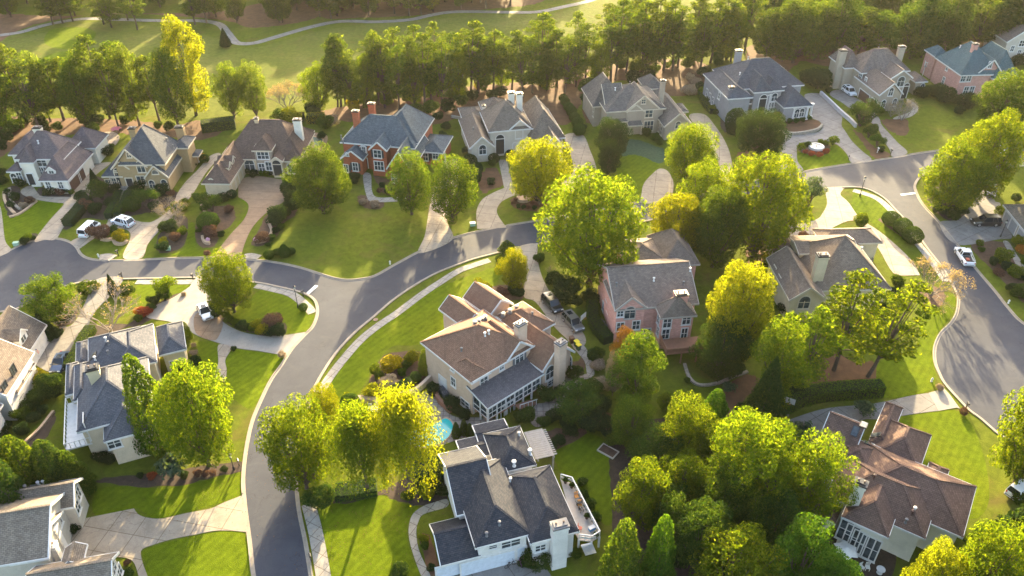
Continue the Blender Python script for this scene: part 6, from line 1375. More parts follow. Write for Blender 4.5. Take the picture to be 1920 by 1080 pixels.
beds_(W3, 'in the row of three beside the right street', [(305, 905, 142, 'b'), (400, 978, 142, 'b'), (482, 1055, 156, 'b')])
beds_(W3, 'under the junction island trees', [(700, 730, 85, 'd'), (760, 820, 105, 'd'), (830, 850, 125, 'g'), (900, 820, 125, 'd'), (945, 740, 105, 'd'), (690, 800, 75, 'd'), (850, 868, 90, 'g'), (680, 670, 70, 'p')])
beds_(W3, 'beside the grey garage doors', [(1230, 820, 95, 'l'), (1365, 710, 85, 'd'), (50, 925, 100, 'l'), (1400, 1050, 90, 'y')])
beds_(U2, 'in the long bed at the right edge', [(320, 650, 125, 'l'), (405, 740, 100, 'l'), (445, 870, 130, 'g'), (430, 545, 85, 'y'), (450, 590, 85, 'o'), (465, 660, 50, 'l'), (200, 580, 45, 'm'), (270, 660, 65, 'd'), (305, 730, 75, 'p'), (390, 830, 75, 'd'), (185, 540, 50, 'l'), (350, 690, 80, 'd'), (460, 760, 60, 'd')])
beds_(W5, 'beside the olive stucco house', [(195, 268, 72, 'p'), (325, 262, 80, 'p'), (80, 460, 115, 'y'), (60, 600, 100, 'l'), (40, 520, 90, 'd'), (120, 660, 90, 'd'), (1010, 610, 95, 'm'), (970, 680, 65, 'd'), (745, 160, 105, 'l'), (200, 800, 130, 'd'), (240, 860, 110, 'd'), (450, 830, 120, 'd'), (900, 800, 110, 'd'), (640, 960, 100, 'd')])
beds_(X8, 'beside the drive of the pale stucco house', [(370, 540, 105, 'd'), (410, 560, 85, 'd'), (165, 545, 125, 'y'), (290, 340, 90, 'g'), (320, 270, 110, 'm'), (545, 330, 85, 'g'), (720, 580, 230, 'd'), (890, 600, 130, 'd'), (800, 620, 85, 'd'), (930, 990, 115, 'm'), (300, 560, 90, 'p'), (620, 410, 60, 'x'), (640, 480, 120, 'd'), (1010, 350, 70, 'o'), (760, 850, 40, 't'), (150, 600, 60, 'y')])
beds_(U4, 'in the island bed left of the pale stucco house', [(720, 400, 220, 'G'), (560, 440, 125, 'l'), (600, 480, 100, 'l'), (930, 320, 165, 'y'), (1065, 440, 130, 'C'), (970, 510, 115, 'b'), (530, 660, 185, 'y'), (710, 580, 210, 't'), (830, 450, 105, 'm'), (300, 730, 135, 'y'), (325, 860, 175, 'b'), (1140, 640, 160, 'd'), (1345, 780, 180, 'd'), (1465, 880, 130, 'd'), (1390, 840, 110, 'd'), (880, 370, 110, 'm'), (780, 360, 130, 'G'), (650, 520, 90, 't'), (1080, 280, 80, 'l')])
beds_(W6, 'in the shade right of the grey roofed porch', [(1170, 960, 310, 'v'), (1135, 680, 115, 'g'), (960, 830, 135, 'g'), (1040, 720, 80, 'd'), (1235, 740, 85, 'g'), (1275, 560, 115, 'g'), (1000, 960, 120, 'd'), (1090, 1010, 120, 'd'), (820, 970, 140, 'g'), (770, 960, 90, 'g'), (570, 1010, 55, 'g'), (940, 1000, 100, 'g'), (1250, 1000, 160, 'd'), (1330, 1000, 150, 'p'), (1300, 620, 110, 't'), (1040, 800, 100, 'd')])
beds_(W6, 'in the trio of upright conifers beside the pool', [(345, 1080, 62, 'C'), (398, 1060, 62, 'C'), (437, 1075, 60, 'C')])
beds_(W7, 'beside the white sided house', [(905, 245, 90, 'd'), (850, 290, 95, 'd'), (980, 185, 100, 'd'), (760, 1030, 180, 'v'), (700, 1010, 110, 'd'), (1060, 590, 75, 'g'), (1090, 650, 85, 'g'), (1120, 730, 95, 'g'), (1010, 960, 80, 'm'), (1050, 500, 70, 'g'), (60, 900, 60, 'm'), (40, 850, 50, 'y'), (60, 570, 100, 'l'), (230, 520, 70, 'd'), (100, 1040, 60, 'd'), (190, 560, 80, 'd')])
beds_(X5, 'beside the curved front path', [(470, 700, 170, 'g'), (1030, 665, 85, 'y'), (880, 1080, 110, 'g'), (1015, 900, 55, 'y'), (1090, 640, 70, 'd'), (620, 190, 100, 'b'), (930, 670, 80, 'm')])
beds_(X4, 'in the dark bed beside the corner lawn', [(350, 555, 75, 'l'), (400, 580, 75, 'l'), (450, 610, 95, 'd'), (560, 605, 110, 'y'), (665, 600, 165, 'p'), (595, 640, 105, 'G'), (705, 650, 115, 'd'), (640, 650, 90, 'd'), (885, 470, 62, 'b'), (260, 470, 110, 'd'), (255, 520, 85, 'd'), (520, 620, 70, 'm'), (330, 520, 60, 'l')])
beds_(X4, 'at the right end of the steel roofed house', [(52, 680, 72, 'C'), (90, 730, 42, 't'), (96, 790, 62, 't'), (104, 850, 75, 'g'), (40, 900, 90, 'd'), (380, 760, 45, 'd'), (730, 810, 62, 't')])
beds_(X1, 'beside the drive of the dormered house', [(348, 585, 128, 'c'), (832, 285, 82, 'c'), (925, 275, 115, 'g'), (630, 280, 120, 'm'), (690, 240, 85, 'm'), (380, 600, 115, 'd'), (430, 580, 80, 'd'), (480, 480, 130, 'd')])
beds_(X1, 'in the bed behind the steel roofed house', [(1055, 425, 105, 'r'), (1010, 420, 80, 'o'), (1125, 350, 90, 'd'), (1195, 310, 105, 'g'), (1330, 285, 42, 't'), (1100, 390, 70, 'g'), (1010, 470, 70, 'm')])
beds_(X1, 'between the dormered and steel roofed houses', [(305, 925, 140, 'G'), (360, 1000, 210, 'g'), (200, 960, 125, 'd'), (280, 1070, 150, 'g'), (410, 930, 110, 'm'), (1300, 860, 105, 'd'), (1410, 790, 95, 'd'), (420, 1010, 120, 'd')])
beds_(X2, 'in the garden bed left of the white balcony', [(195, 600, 145, 'm'), (240, 540, 125, 'g'), (300, 470, 130, 'g'), (60, 680, 95, 'd'), (180, 720, 125, 'd'), (270, 620, 110, 'd'), (340, 560, 90, 'd'), (30, 740, 90, 'd')])
beds_(X2, 'below the steel roofed house', [(800, 930, 115, 'd'), (860, 950, 100, 'd'), (1355, 1040, 230, 's'), (1440, 1060, 80, 'd'), (1545, 1040, 72, 'p'), (1605, 1045, 66, 'p'), (1660, 1040, 62, 'p'), (1190, 1060, 80, 'r'), (1100, 1060, 60, 'd'), (1750, 1010, 60, 'd')])
beds_(X3, 'at the edge of the wide concrete drive', [(560, 700, 100, 'd'), (510, 720, 90, 'd'), (590, 640, 70, 'd'), (970, 1040, 95, 'g'), (955, 950, 55, 'p')])
beds_(X7, 'around the hedge of the lower right drive', [(210, 1000, 135, 's'), (725, 830, 62, 't'), (430, 120, 90, 'm'), (400, 180, 60, 'd'), (880, 1000, 60, 'p')])
beds_(W8, 'beside the rust roofed house', [(100, 290, 190, 's'), (330, 170, 90, 'd'), (1420, 640, 120, 'm'), (790, 400, 40, 'y')])
beds_(U6, 'in the shaded garden below the timber deck', [(520, 390, 115, 's'), (990, 430, 210, 'd'), (620, 560, 130, 'd'), (420, 210, 150, 'd'), (200, 320, 60, 'm'), (580, 240, 110, 'd')])
beds_(X6, 'in the dark corner above the sandbox', [(30, 400, 150, 'd'), (90, 420, 110, 'd'), (60, 330, 120, 'd'), (120, 470, 80, 'm'), (20, 250, 110, 'g'), (60, 210, 80, 't')])
beds_(X6, 'in the understory of the wooded garden', [(420, 900, 180, 'd'), (520, 820, 150, 'd'), (760, 880, 170, 'd'), (640, 840, 150, 'g'), (450, 760, 150, 'd'), (860, 840, 150, 'd'), (340, 780, 130, 'd'), (230, 500, 110, 'd'), (560, 950, 160, 'd'), (400, 1000, 150, 'd'), (760, 960, 130, 'd'), (480, 540, 120, 'd')])
# ---- hedges
def hedge(pts, wd, ht, mat, label, dens=60):
    p = gp(pts, False, 4); P_, D_ = [], []; core = MB()
    for i in range(len(p)-1):
        a, b = Vector(p[i]), Vector(p[i+1]); d = b-a; L = d.length
        if L < 1e-4: continue
        d /= L; nr = Vector((-d.y, d.x)); n = int(L*(wd+2*ht)*dens)+4
        s = rng.random(n)*L; t = rng.random(n)*(wd+2*ht); lump = .06*np.sin(s*2.1+i)+.05*rng.normal(size=n)
        off = np.where(t < ht, -wd/2-lump, np.where(t > ht+wd, wd/2+lump, t-ht-wd/2)); z = np.where(t < ht, t, np.where(t > ht+wd, wd+2*ht-t, ht+lump))
        e = np.clip((np.abs(off)-wd*.36)/(wd*.14), 0, 1); z = np.minimum(z, ht-e*e*wd*.10)
        P_.append(np.stack([a.x+d.x*s+nr.x*off, a.y+d.y*s+nr.y*off, np.maximum(z, .03)], 1))
        o = np.where(t < ht, -1, np.where(t > ht+wd, 1, 0)); D_.append(np.stack([nr.x*o, nr.y*o, np.where(o == 0, 1., .15)], 1))
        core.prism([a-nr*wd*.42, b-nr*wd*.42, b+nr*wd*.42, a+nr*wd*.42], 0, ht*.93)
    pp = np.concatenate(P_); o = Vector((pp[:, 0].mean(), pp[:, 1].mean(), 0)); pp = pp-np.array([o.x, o.y, 0]); core.v = [(v[0]-o.x, v[1]-o.y, v[2]) for v in core.v]
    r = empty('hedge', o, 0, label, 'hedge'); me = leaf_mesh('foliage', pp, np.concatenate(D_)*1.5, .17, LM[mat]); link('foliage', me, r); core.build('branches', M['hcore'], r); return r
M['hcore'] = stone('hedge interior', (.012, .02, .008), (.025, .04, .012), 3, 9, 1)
hedge(zz(F, (1447, 786), (1472, 768), (1510, 752), (1560, 744), (1650, 738)), 2.2, 2.2, 'fern', 'long thick clipped hedge above the lower right drive')
hedge(zz(V5, (938, 605), (900, 690), (850, 790)), 1.5, 1.3, 'clip', 'clipped hedge along the left side of the tan house steps')
hedge(zz(V5, (1012, 605), (970, 690), (920, 785)), 1.5, 1.3, 'clip', 'clipped hedge along the right side of the tan house steps')
hedge(zz(V5, (530, 850), (600, 775), (690, 660)), 2.2, 1.6, 'dark', 'dark rounded hedge right of the white house drive')
hedge(zz(X8, (905, 630), (905, 720), (940, 800), (1010, 880)), 2.0, 1.6, 'clip', 'curved clipped hedge left of the pink brick house')
hedge(zz(U4, (650, 725), (760, 650), (930, 560)), 1.6, 1.5, 'clip', 'long clipped hedge above the pool terrace')
hedge(zz(X5, (960, 560), (1050, 545), (1140, 520)), 3.2, 2.2, 'clip', 'thick sunlit hedge left of the white sided house')
hedge(zz(X5, (540, 650), (640, 640), (760, 620)), 2.6, 1.2, 'clip', 'low wide hedge below the golden feathery tree')
hedge(zz(X1, (510, 830), (560, 740), (620, 620), (670, 545)), 1.7, 1.4, 'mid', 'yellow-green hedge between the two left drives')
hedge(zz(X2, (930, 900), (1070, 850), (1220, 800)), 2.4, 2.2, 'dark', 'dark hedge against the lower wall of the steel roofed house')
hedge(zz(V6, (0, 190), (130, 175), (260, 160)), 3.0, 2.6, 'mid', 'tall hedge on the golf course left of the brown roof', 40)
hedge(zz(V6, (620, 130), (700, 110), (790, 110)), 2.6, 2.0, 'gold', 'sunlit golden hedge behind the brown roof', 40)
hedge(zz(V6, (820, 120), (900, 120), (960, 115)), 2.6, 2.2, 'gold', 'sunlit golden hedge behind the small garden pond', 40)
hedge(zz(V8, (965, 200), (1000, 280), (1060, 345)), 1.4, 1.2, 'lime', 'low lime hedge beside the left wall of the grey columned house', 40)
hedge(zz(W5, (30, 480), (60, 580), (110, 660)), 1.6, 1.3, 'green', 'green hedge against the left wall of the olive house')
# ============================================================ vehicles and small things
M['tyre'] = paint('tyre rubber', (.02, .02, .021), .85); M['rim'] = paint('alloy wheel', (.45, .45, .46), .35, .8)
M['lampred'] = paint('tail light red', (.35, .02, .02), .3); M['lampw'] = paint('headlight glass', (.7, .72, .75), .15)
M['tint'] = paint('tinted car glass', (.014, .018, .024), .05, var=0)
for k, c, mt in (('white', (.72, .73, .75), 0), ('silver', (.55, .56, .58), .5), ('black', (.012, .013, .016), .1), ('grey', (.16, .16, .165), .5), ('blue', (.03, .055, .11), .4)): M['car_'+k] = paint(k+' car paint', c, .28, mt, .03, .8)
CARS = {}
def car_meshes(kind, paintk):
    L, W, H = {'sedan': (4.7, 1.82, 1.45), 'suv': (4.8, 1.92, 1.75), 'bigsuv': (5.3, 2.02, 1.92), 'van': (4.9, 1.9, 1.95), 'pickup': (5.6, 1.98, 1.8)}[kind]
    hw = W/2
    def loft(sts, cap=True):
        m = MB(); rings = []
        for x, zb, zt, w_, r in sts:
            rings.append([Vector(p) for p in ((x, -w_, zb), (x, -w_*1.0, zt-r*1.6), (x, -w_+r*.45, zt-r*.4), (x, -w_+r*1.6, zt), (x, w_-r*1.6, zt), (x, w_-r*.45, zt-r*.4), (x, w_, zt-r*1.6), (x, w_, zb))])
        for i in range(len(rings)-1):
            for k in range(8): k2 = (k+1) % 8; m.face([rings[i][k], rings[i+1][k], rings[i+1][k2], rings[i][k2]], smooth=0 < k < 6)
        m.face(rings[0]); m.face(rings[-1][::-1]); return m
    belt = H*.58; zb = .28
    if kind == 'sedan': top = [(-L/2, belt*.72), (-L/2+.15, belt*.98), (-L/2+.9, belt*1.02), (0, belt), (L/2-1.3, belt*.98), (L/2-.3, belt*.80), (L/2, belt*.58)]
    elif kind == 'pickup': top = [(-L/2, belt*.98), (-L/2+.1, belt*1.0), (-.4, belt*1.0), (.8, belt*1.0), (L/2-1.4, belt*1.0), (L/2-.25, belt*.90), (L/2, belt*.6)]
    else: top = [(-L/2, belt*.85), (-L/2+.12, belt*1.0), (0, belt*1.0), (L/2-1.35, belt*1.0), (L/2-.3, belt*.88), (L/2, belt*.60)]
    body = loft([(x, zb, z, hw*(.90 if abs(x) > L/2-.05 else 1), .14) for x, z in top])
    if kind == 'sedan': cab = [(-1.75, 0), (-1.05, 1), (.15, 1), (1.05, 0)]
    elif kind == 'pickup': cab = [(-.55, .0), (-.45, 1), (.75, 1), (1.45, 0)]
    elif kind == 'van': cab = [(-L/2+.05, 0), (-L/2+.2, 1), (1.2, 1), (2.05, 0)]
    else: cab = [(-L/2+.06, 0), (-L/2+.5, 1), (.55, 1), (1.3, 0)]
    gl = MB(); rf = MB(); z0, z1 = belt*.985, H; a0, a1 = hw*.93, hw*.74
    q = [((x, -(a1 if t else a0), z1 if t else z0), (x, (a1 if t else a0), z1 if t else z0)) for x, t in cab]
    for i in range(3): gl.face([q[i][0], q[i+1][0], q[i+1][1], q[i][1]])
    gl.face([q[0][0], q[3][0], q[2][0], q[1][0]][::-1]); gl.face([q[0][1], q[3][1], q[2][1], q[1][1]])
    x1, x2 = cab[1][0], cab[2][0]
    rf.box(((x1+x2)/2, 0, H+.005), (x2-x1+.1, a1*2+.04, .07))
    for i, j in ((0, 1), (3, 2)):
        for s_ in (0, 1): rf.beam(Vector(q[i][s_]), Vector(q[j][s_]), .09, .09)
    xm = (cab[1][0]+cab[2][0])/2
    for xx in ([xm] if kind != 'van' else [xm, xm+1]):
        for s_ in (-1, 1): rf.beam((xx, s_*a0, z0), (xx, s_*a1, z1), .10, .07)
    if kind in ('suv', 'bigsuv', 'van'):
        for s_ in (-1, 1): rf.beam((x1+.2, s_*a1*.85, H+.09), (x2-.1, s_*a1*.85, H+.09), .05, .05); rf.beam((cab[0][0]+.75, s_*(a0+.005), z0), (x1+.7, s_*a1, z1), .28, .06)
    bed = None
    if kind == 'pickup':
        bed = MB(); bed.span((-L/2+.18, -hw+.22, belt*.7), (-.62, hw-.22, belt*1.006))
    wr = {'sedan': .33, 'suv': .37, 'bigsuv': .41, 'van': .36, 'pickup': .40}[kind]
    ty = MB().lathe([(wr*.62, -.11), (wr*.95, -.115), (wr, -.07), (wr, .07), (wr*.95, .115), (wr*.62, .11)], n=18)
    ri = MB().lathe([(0, .085), (wr*.2, .09), (wr*.55, .07), (wr*.64, .112)], n=18); ri.lathe([(wr*.64, -.112), (wr*.55, -.07), (0, -.085)], n=18)
    lt = MB().box((0, 0, 0), (.12, .36, .16)); rl = MB().box((0, 0, 0), (.08, .2, .28)); mi = MB().box((0, 0, 0), (.12, .22, .16))
    lo = MB().span((-L/2+.05, -hw+.03, .2), (L/2-.05, hw-.03, .30)); lo.span((L/2-.06, -hw*.45, .45), (L/2+.015, hw*.45, .62)); lo.span((-L/2-.02, -hw*.8, .42), (-L/2+.05, hw*.8, .52))
    sr = MB().span((x1+.35, -.4, H+.042), (x1+1.25, .4, H+.05)) if kind in ('suv', 'sedan') else None
    pm = M['car_'+paintk]
    return dict(L=L, hw=hw, wr=wr, belt=belt, body=body.mesh('body', pm), glass=gl.mesh('window', M['tint']), roof=rf.mesh('roof', pm), bed=bed and bed.mesh('cargo_bed', M['dark']), tyre=ty.mesh('wheel', M['tyre']), rim=ri.mesh('rim', M['rim']),
                head=lt.mesh('headlight', M['lampw']), tail=rl.mesh('taillight', M['lampred']), mir=mi.mesh('mirror', pm), low=lo.mesh('bumper', M['black']), sun=sr and sr.mesh('sunroof', M['tint']))
def car(kind, paintk, rear, front, label, name, cat):
    """rear and front: traced ground positions of the two ends; real length kept"""
    k = (kind, paintk); c = CARS[k] if k in CARS else CARS.setdefault(k, car_meshes(kind, paintk))
    a, b = P(*rear), P(*front); m = (a+b)/2; r = empty(name, (m.x, m.y, .06), math.atan2(b.y-a.y, b.x-a.x), label, cat)
    for n_ in ('body', 'glass', 'roof', 'bed', 'low', 'sun'):
        if c[n_]: link(c[n_].name.split('.')[0], c[n_], r)
    L, hw = c['L'], c['hw']
    for x in (-L*.30, L*.315):
        for s_ in (-1, 1): o = link('wheel', c['tyre'], r, (x, s_*(hw-.06), c['wr']), (math.pi/2*-s_, 0, 0)); link('rim', c['rim'], o)
    for s_ in (-1, 1):
        link('headlight', c['head'], r, (L/2-.06, s_*(hw-.3), c['belt']*.68)); link('taillight', c['tail'], r, (-L/2+.02, s_*(hw-.2), c['belt']*.8)); link('mirror', c['mir'], r, (L*.2, s_*(hw+.08), c['belt']*1.02))
    return r
car('suv', 'white', V5(1012, 850), V5(915, 822), 'white sport utility vehicle with black sunroof below the tan house', 'parked_car', 'car')
car('van', 'white', U1(960, 270), U1(1075, 165), 'white van half hidden by a purple brown bush', 'parked_van', 'van')
car('sedan', 'silver', X4(150, 450), X4(200, 545), 'silver sedan on the corner drive beside the yellow tree', 'parked_car', 'car')
car('sedan', 'blue', X1(470, 745), X1(420, 830), 'dark blue car at the end of the dormered house drive', 'parked_car', 'car')
car('suv', 'black', X8(585, 580), X8(675, 680), 'black sport utility vehicle on the pale stucco house drive', 'parked_car', 'car')
car('suv', 'grey', X8(725, 705), X8(815, 805), 'grey car behind the black vehicle on the stucco house drive', 'parked_car', 'car')
car('suv', 'white', W2(178, 455), W2(248, 505), 'white vehicle in front of the dark garage doors', 'parked_car', 'car')
car('suv', 'grey', W3(1155, 590), W3(1152, 690), 'grey car at the top of the right garage drive', 'parked_car', 'car')
car('bigsuv', 'black', W3(1205, 905), W3(1010, 905), 'large black vehicle in front of the grey garage doors', 'parked_car', 'car')
pk = car('pickup', 'white', U2(130, 690), U2(50, 565), 'white pickup truck parked at the kerb of the right street', 'pickup_truck', 'truck')
mb = MB()
for s_ in (-.2, .2): mb.beam((-2.6, -.62+s_, 1.25), (.9, -.62+s_, 1.95), .05, .05)
for i in range(12): t = i/11; mb.beam((-2.5+3.3*t, -.82, 1.27+.66*t), (-2.5+3.3*t, -.42, 1.27+.66*t), .035, .035)
o = mb.build('ladder', M['rim']); o.location = pk.location; o.rotation_euler = pk.rotation_euler; tag(o, 'metal ladder lying over the bed of the white pickup truck', 'ladder')
M['redtool'] = paint('red tool box', (.35, .06, .03), .5)
o = MB().box((-1.9, .25, 1.12), (.7, .5, .3)).build('tool_box', M['redtool']); o.location = pk.location; o.rotation_euler = pk.rotation_euler; tag(o, 'red tool box in the bed of the white pickup truck', 'tool box')
car('van', 'white', W8(1412, 600), W8(1470, 560), 'white vehicle partly hidden at the right edge behind the big tree', 'parked_van', 'van')
# ---- street lamps and mailboxes
M['lampglass'] = paint('lantern glass', (.55, .55, .5), .2)
def lamp(px, label, h=4.2):
    b = P(*px); r = empty('street_lamp', b, 0, label, 'street lamp')
    MB().lathe([(.16, 0), (.15, .5), (.07, .6), (.055, h-.4)], n=10).lathe([(.055, h-.4), (.16, h-.34), (.05, h-.28)], n=10).build('pole', M['black'], r)
    MB().lathe([(.10, h-.28), (.20, h+.2), (.2, h+.21)], n=6).build('lantern', M['lampglass'], r); MB().lathe([(.27, h+.2), (.16, h+.34), (.04, h+.42), (0, h+.52)], n=8).build('lamp_cap', M['black'], r)
lamp(X4(845, 452), 'black street lamp at the corner lawn beside the stop line')
lamp(W3(55, 665), 'black street lamp left of the right junction')
lamp(X3(1755, 240), 'black lamp post beside the lower left kerb', 2.6)
lamp(W3(1240, 1010), 'slim black lamp post in the bed by the garage drive', 3.4)
def mailbox(px, label, mt='black'):
    b = P(*px); r = empty('mailbox', b, rnd.uniform(-.5, .5), label, 'mailbox')
    MB().span((-.06, -.06, 0), (.06, .06, 1.15)).span((-.04, -.4, .75), (.04, -.06, .85)).build('post', M[mt], r)
    m = MB(); n = 8; pr = [(-.13, 0), (.13, 0)]+[(.13*math.cos(math.pi*k/n), .16+.12*math.sin(math.pi*k/n)) for k in range(n+1)]
    for k in range(len(pr)): p, q = pr[k], pr[(k+1) % len(pr)]; m.face([(p[0], -.45, 1.15+p[1]), (q[0], -.45, 1.15+q[1]), (q[0], .12, 1.15+q[1]), (p[0], .12, 1.15+p[1])])
    m.face([(p[0], -.45, 1.15+p[1]) for p in pr]); m.face([(p[0], .12, 1.15+p[1]) for p in pr[::-1]]); m.build('box', M[mt], r)
for q, l in ((X4(885, 370), 'black mailbox beside the corner street lamp'), (X4(88, 248), 'black mailbox at the top of the silver car drive'), (X1(887, 165), 'black mailbox beside the two green shrubs at the left street'), (X3(1795, 215), 'black mailbox beside the lower left lamp post'),
             (U3(15, 905), 'black mailbox on the lawn below the white sport utility vehicle'), (U7(1015, 815), 'black mailbox beside the fountain drive'), (U7(1550, 740), 'black mailbox beside the drab house drive'), (W3(590, 590), 'black mailbox on the junction island'), (X7(900, 960), 'dark mailbox at the lower right drive'), (X5(408, 1000), 'black mailbox on the verge of the lower road'), (U7(1380, 720), 'white mailbox in the straw bed between the two drives')):
    mailbox(q, l, 'white' if l.startswith('white') else 'black')
def hydrant(px, label):
    b = P(*px); r = empty('fire_hydrant', b, 0, label, 'hydrant'); MB().lathe([(.16, 0), (.16, .06), (.11, .1), (.11, .55), (.14, .57), (.13, .65), (.05, .76), (0, .78)], n=10).build('barrel', M['white'], r)
    MB().tube([(-.2, 0, .45), (.2, 0, .45)], .055, 8).build('outlet', M['white'], r)
for q, l in ((X4(1510, 135), 'white hydrant at the tip of the large front lawn'), (U1(1110, 490), 'white hydrant beside the drain at the left street'), (X7(670, 775), 'white hydrant at the bend of the right turning circle'), (U2(372, 905), 'white hydrant on the right verge')): hydrant(q, l)
def ubox(px, label, c='ugreen'):
    b = P(*px); r = empty('utility_box', b, .2, label, 'utility box'); MB().box((0, 0, .3), (1.0, .7, .6)).build('cabinet', M[c], r); MB().box((0, 0, .64), (1.06, .76, .07)).build('lid', M[c], r)
M['ugreen'] = paint('pale green utility paint', (.22, .36, .27), .5); M['binG'] = paint('dark green bin plastic', (.02, .07, .04), .5); M['yellow'] = paint('yellow bin lid', (.75, .6, .03), .45); M['brownp'] = paint('brown bin plastic', (.12, .06, .035), .6)
for q, l in ((U1(190, 358), 'pale green utility box on the lawn of the white house'), (X8(95, 82), 'pale green utility box on the verge of the beige house'), (U1(1890, 410), 'pale blue green utility box beside the yellow shrub')): ubox(q, l)
def bin_(px, body, lid, label, rz=0):
    b = P(*px, .06); r = empty('wheelie_bin', b, rz, label, 'bin'); m = MB(); w0, w1, h = .26, .32, 1.0
    a = [(-w0, -w0, 0), (w0, -w0, 0), (w0, w0, 0), (-w0, w0, 0)]; c = [(-w1, -w1, h), (w1, -w1, h), (w1, w1, h), (-w1, w1, h)]
    for k in range(4): k2 = (k+1) % 4; m.face([a[k], a[k2], c[k2], c[k]])
    m.build('body', M[body], r); MB().box((0, 0, h+.05), (.72, .76, .12)).box((0, .4, h), (.5, .08, .08)).build('lid', M[lid], r)
bin_(W6(1155, 465), 'binG', 'yellow', 'yellow lidded bin at the corner of the pale stucco house', .6); bin_(W6(1168, 488), 'binG', 'yellow', 'yellow lidded bin nearer the side path of the stucco house', .6); bin_(W6(1122, 440), 'brownp', 'brownp', 'brown bin behind the yellow lidded bins', .4)
bin_(X1(300, 655), 'binG', 'binG', 'green bin in front of the dormered house garage', .3)
# ---- fountain, planter, retaining walls, stone edging
b = P(*W1(1040, 862)); r = empty('fountain', b, 0, 'round white fountain basin on the grass island of the grey house', 'fountain')
MB().lathe([(1.75, 0), (1.75, .5), (1.68, .58), (1.32, .58), (1.28, .5), (1.28, .12), (0, .12)], n=28).build('basin', M['white'], r); MB().lathe([(.0, .9), (.1, .85), (.12, .5), (.25, .12)], n=12).build('jet_post', M['white'], r)
m_, n_, l_, b_ = newmat('pond water'); b_.inputs['Base Color'].default_value = (.05, .10, .10, 1); b_.inputs['Roughness'].default_value = .08; M['water'] = m_
tt = n_.new('ShaderNodeTexNoise'); tt.inputs['Scale'].default_value = 3; bump(n_, l_, b_, tt.outputs['Fac'], .15, .05)
o = MB().prism([(1.29*math.cos(k*.2244), 1.29*math.sin(k*.2244)) for k in range(28)], .40, .42).build('water', M['water'], r)
b = P(*V7(922, 890)); r = empty('stone_planter', b, 0, 'low round stone planter under the bright yellow tree', 'planter'); MB().lathe([(1.5, 0), (1.5, .6), (1.42, .66), (1.1, .66), (1.05, .5), (0, .5)], n=24).build('rim', M['tanrock'], r)
def wall_(name, pts, wd, ht, mat, label, cat='wall', z=0):
    p = gp(pts, False, 5); L_, R_ = ribbon(p, -wd/2, wd); poly = L_+R_[::-1]
    o = Vector((sum(q[0] for q in p)/len(p), sum(q[1] for q in p)/len(p), z)); r = MB().prism([(q[0]-o.x, q[1]-o.y) for q in poly], 0, ht).build(name, M[mat], None, o); tag(r, label, cat); return r
M['concwall'] = stone('smooth grey wall', (.34, .33, .34), (.44, .43, .43), .6, 8, .9)
wall_('retaining_wall', zz(U7, (660, -20), (820, 130), (935, 240), (1040, 330), (1105, 400)), .5, 1.0, 'concwall', 'smooth grey retaining wall between the two upper right drives')
wall_('retaining_wall', zz(U7, (120, 410), (200, 460), (300, 492), (480, 475), (620, 440), (680, 385)), .5, .7, 'rock', 'curved stone retaining wall below the grey columned house')
wall_('retaining_wall', zz(U7, (200, 470), (235, 520), (225, 560), (180, 620)), .45, .6, 'rock', 'short stone wall beside the fountain drive entrance')
wall_('stone_border', zz(U1, (1140, 300), (1210, 310), (1270, 300), (1300, 345), (1370, 355), (1440, 320)), .6, .5, 'tanrock', 'wavy tan stone border below the golden shrub', 'border')
wall_('stone_border', zz(U8, (40, 550), (45, 620), (90, 690), (130, 730)), .5, .5, 'tanrock', 'outer curved stone terrace left of the white house', 'border')
wall_('stone_border', zz(U8, (85, 520), (90, 600), (140, 670), (180, 690)), .5, .5, 'rock', 'inner curved stone terrace left of the white house', 'border')
wall_('stone_border', zz(U8, (80, 755), (180, 720), (310, 620)), .5, .3, 'tanrock', 'straight stone edge of the white house lawn', 'border')
wall_('stone_border', zz(U3, (890, 360), (905, 410), (935, 455)), .5, .5, 'tanrock', 'short tan stone wall in the oval bed beside the brown drive', 'border')
wall_('stone_border', zz(U3, (905, 710), (910, 745), (940, 775), (985, 780)), .45, .6, 'tanrock', 'small curved stone wall left of the brown drive mouth', 'border')
wall_('stone_border', zz(U3, (1595, 550), (1635, 640), (1620, 700), (1560, 755), (1470, 770)), .45, .6, 'tanrock', 'long curved stone wall right of the brown drive', 'border')
wall_('stone_border', zz(U4, (340, 715), (480, 715), (580, 735), (650, 765)), .9, .8, 'tanrock', 'curved tan stone wall above the patio table', 'wall')
wall_('garden_wall', zz(U4, (640, 770), (820, 680), (990, 620), (1170, 450)), .5, 1.0, 'stucco_pale', 'pale stucco garden wall between hedge and pool terrace', 'wall')
wall_('garden_wall', zz(U4, (1170, 660), (1220, 740), (1330, 830)), .5, .9, 'wood', 'curved timber wall around the air conditioners', 'wall')
wall_('stone_border', zz(U6, (180, 180), (220, 290), (300, 345), (440, 330), (560, 280), (670, 240)), .45, .3, 'rock', 'curved stone edging in the shaded garden below the timber deck', 'border')
wall_('garden_wall', zz(V7, (360, 250), (440, 262), (540, 250)), .5, .6, 'rock', 'low stone wall in the straw behind the beige house', 'wall')
wall_('stone_border', zz(X2, (200, 790), (310, 690), (420, 550)), .4, .35, 'tanrock', 'stone edge of the bed left of the white balcony', 'border')
wall_('drain_lid', zz(U1, (1120, 505), (1200, 492), (1275, 510)), 2.0, .16, 'rock', 'grey concrete drain lid at the left street', 'drain')
wall_('drain_lid', zz(U3, (1350, 915), (1410, 905), (1500, 925)), 1.6, .16, 'rock', 'grey concrete drain lid below the round shrub cluster', 'drain')
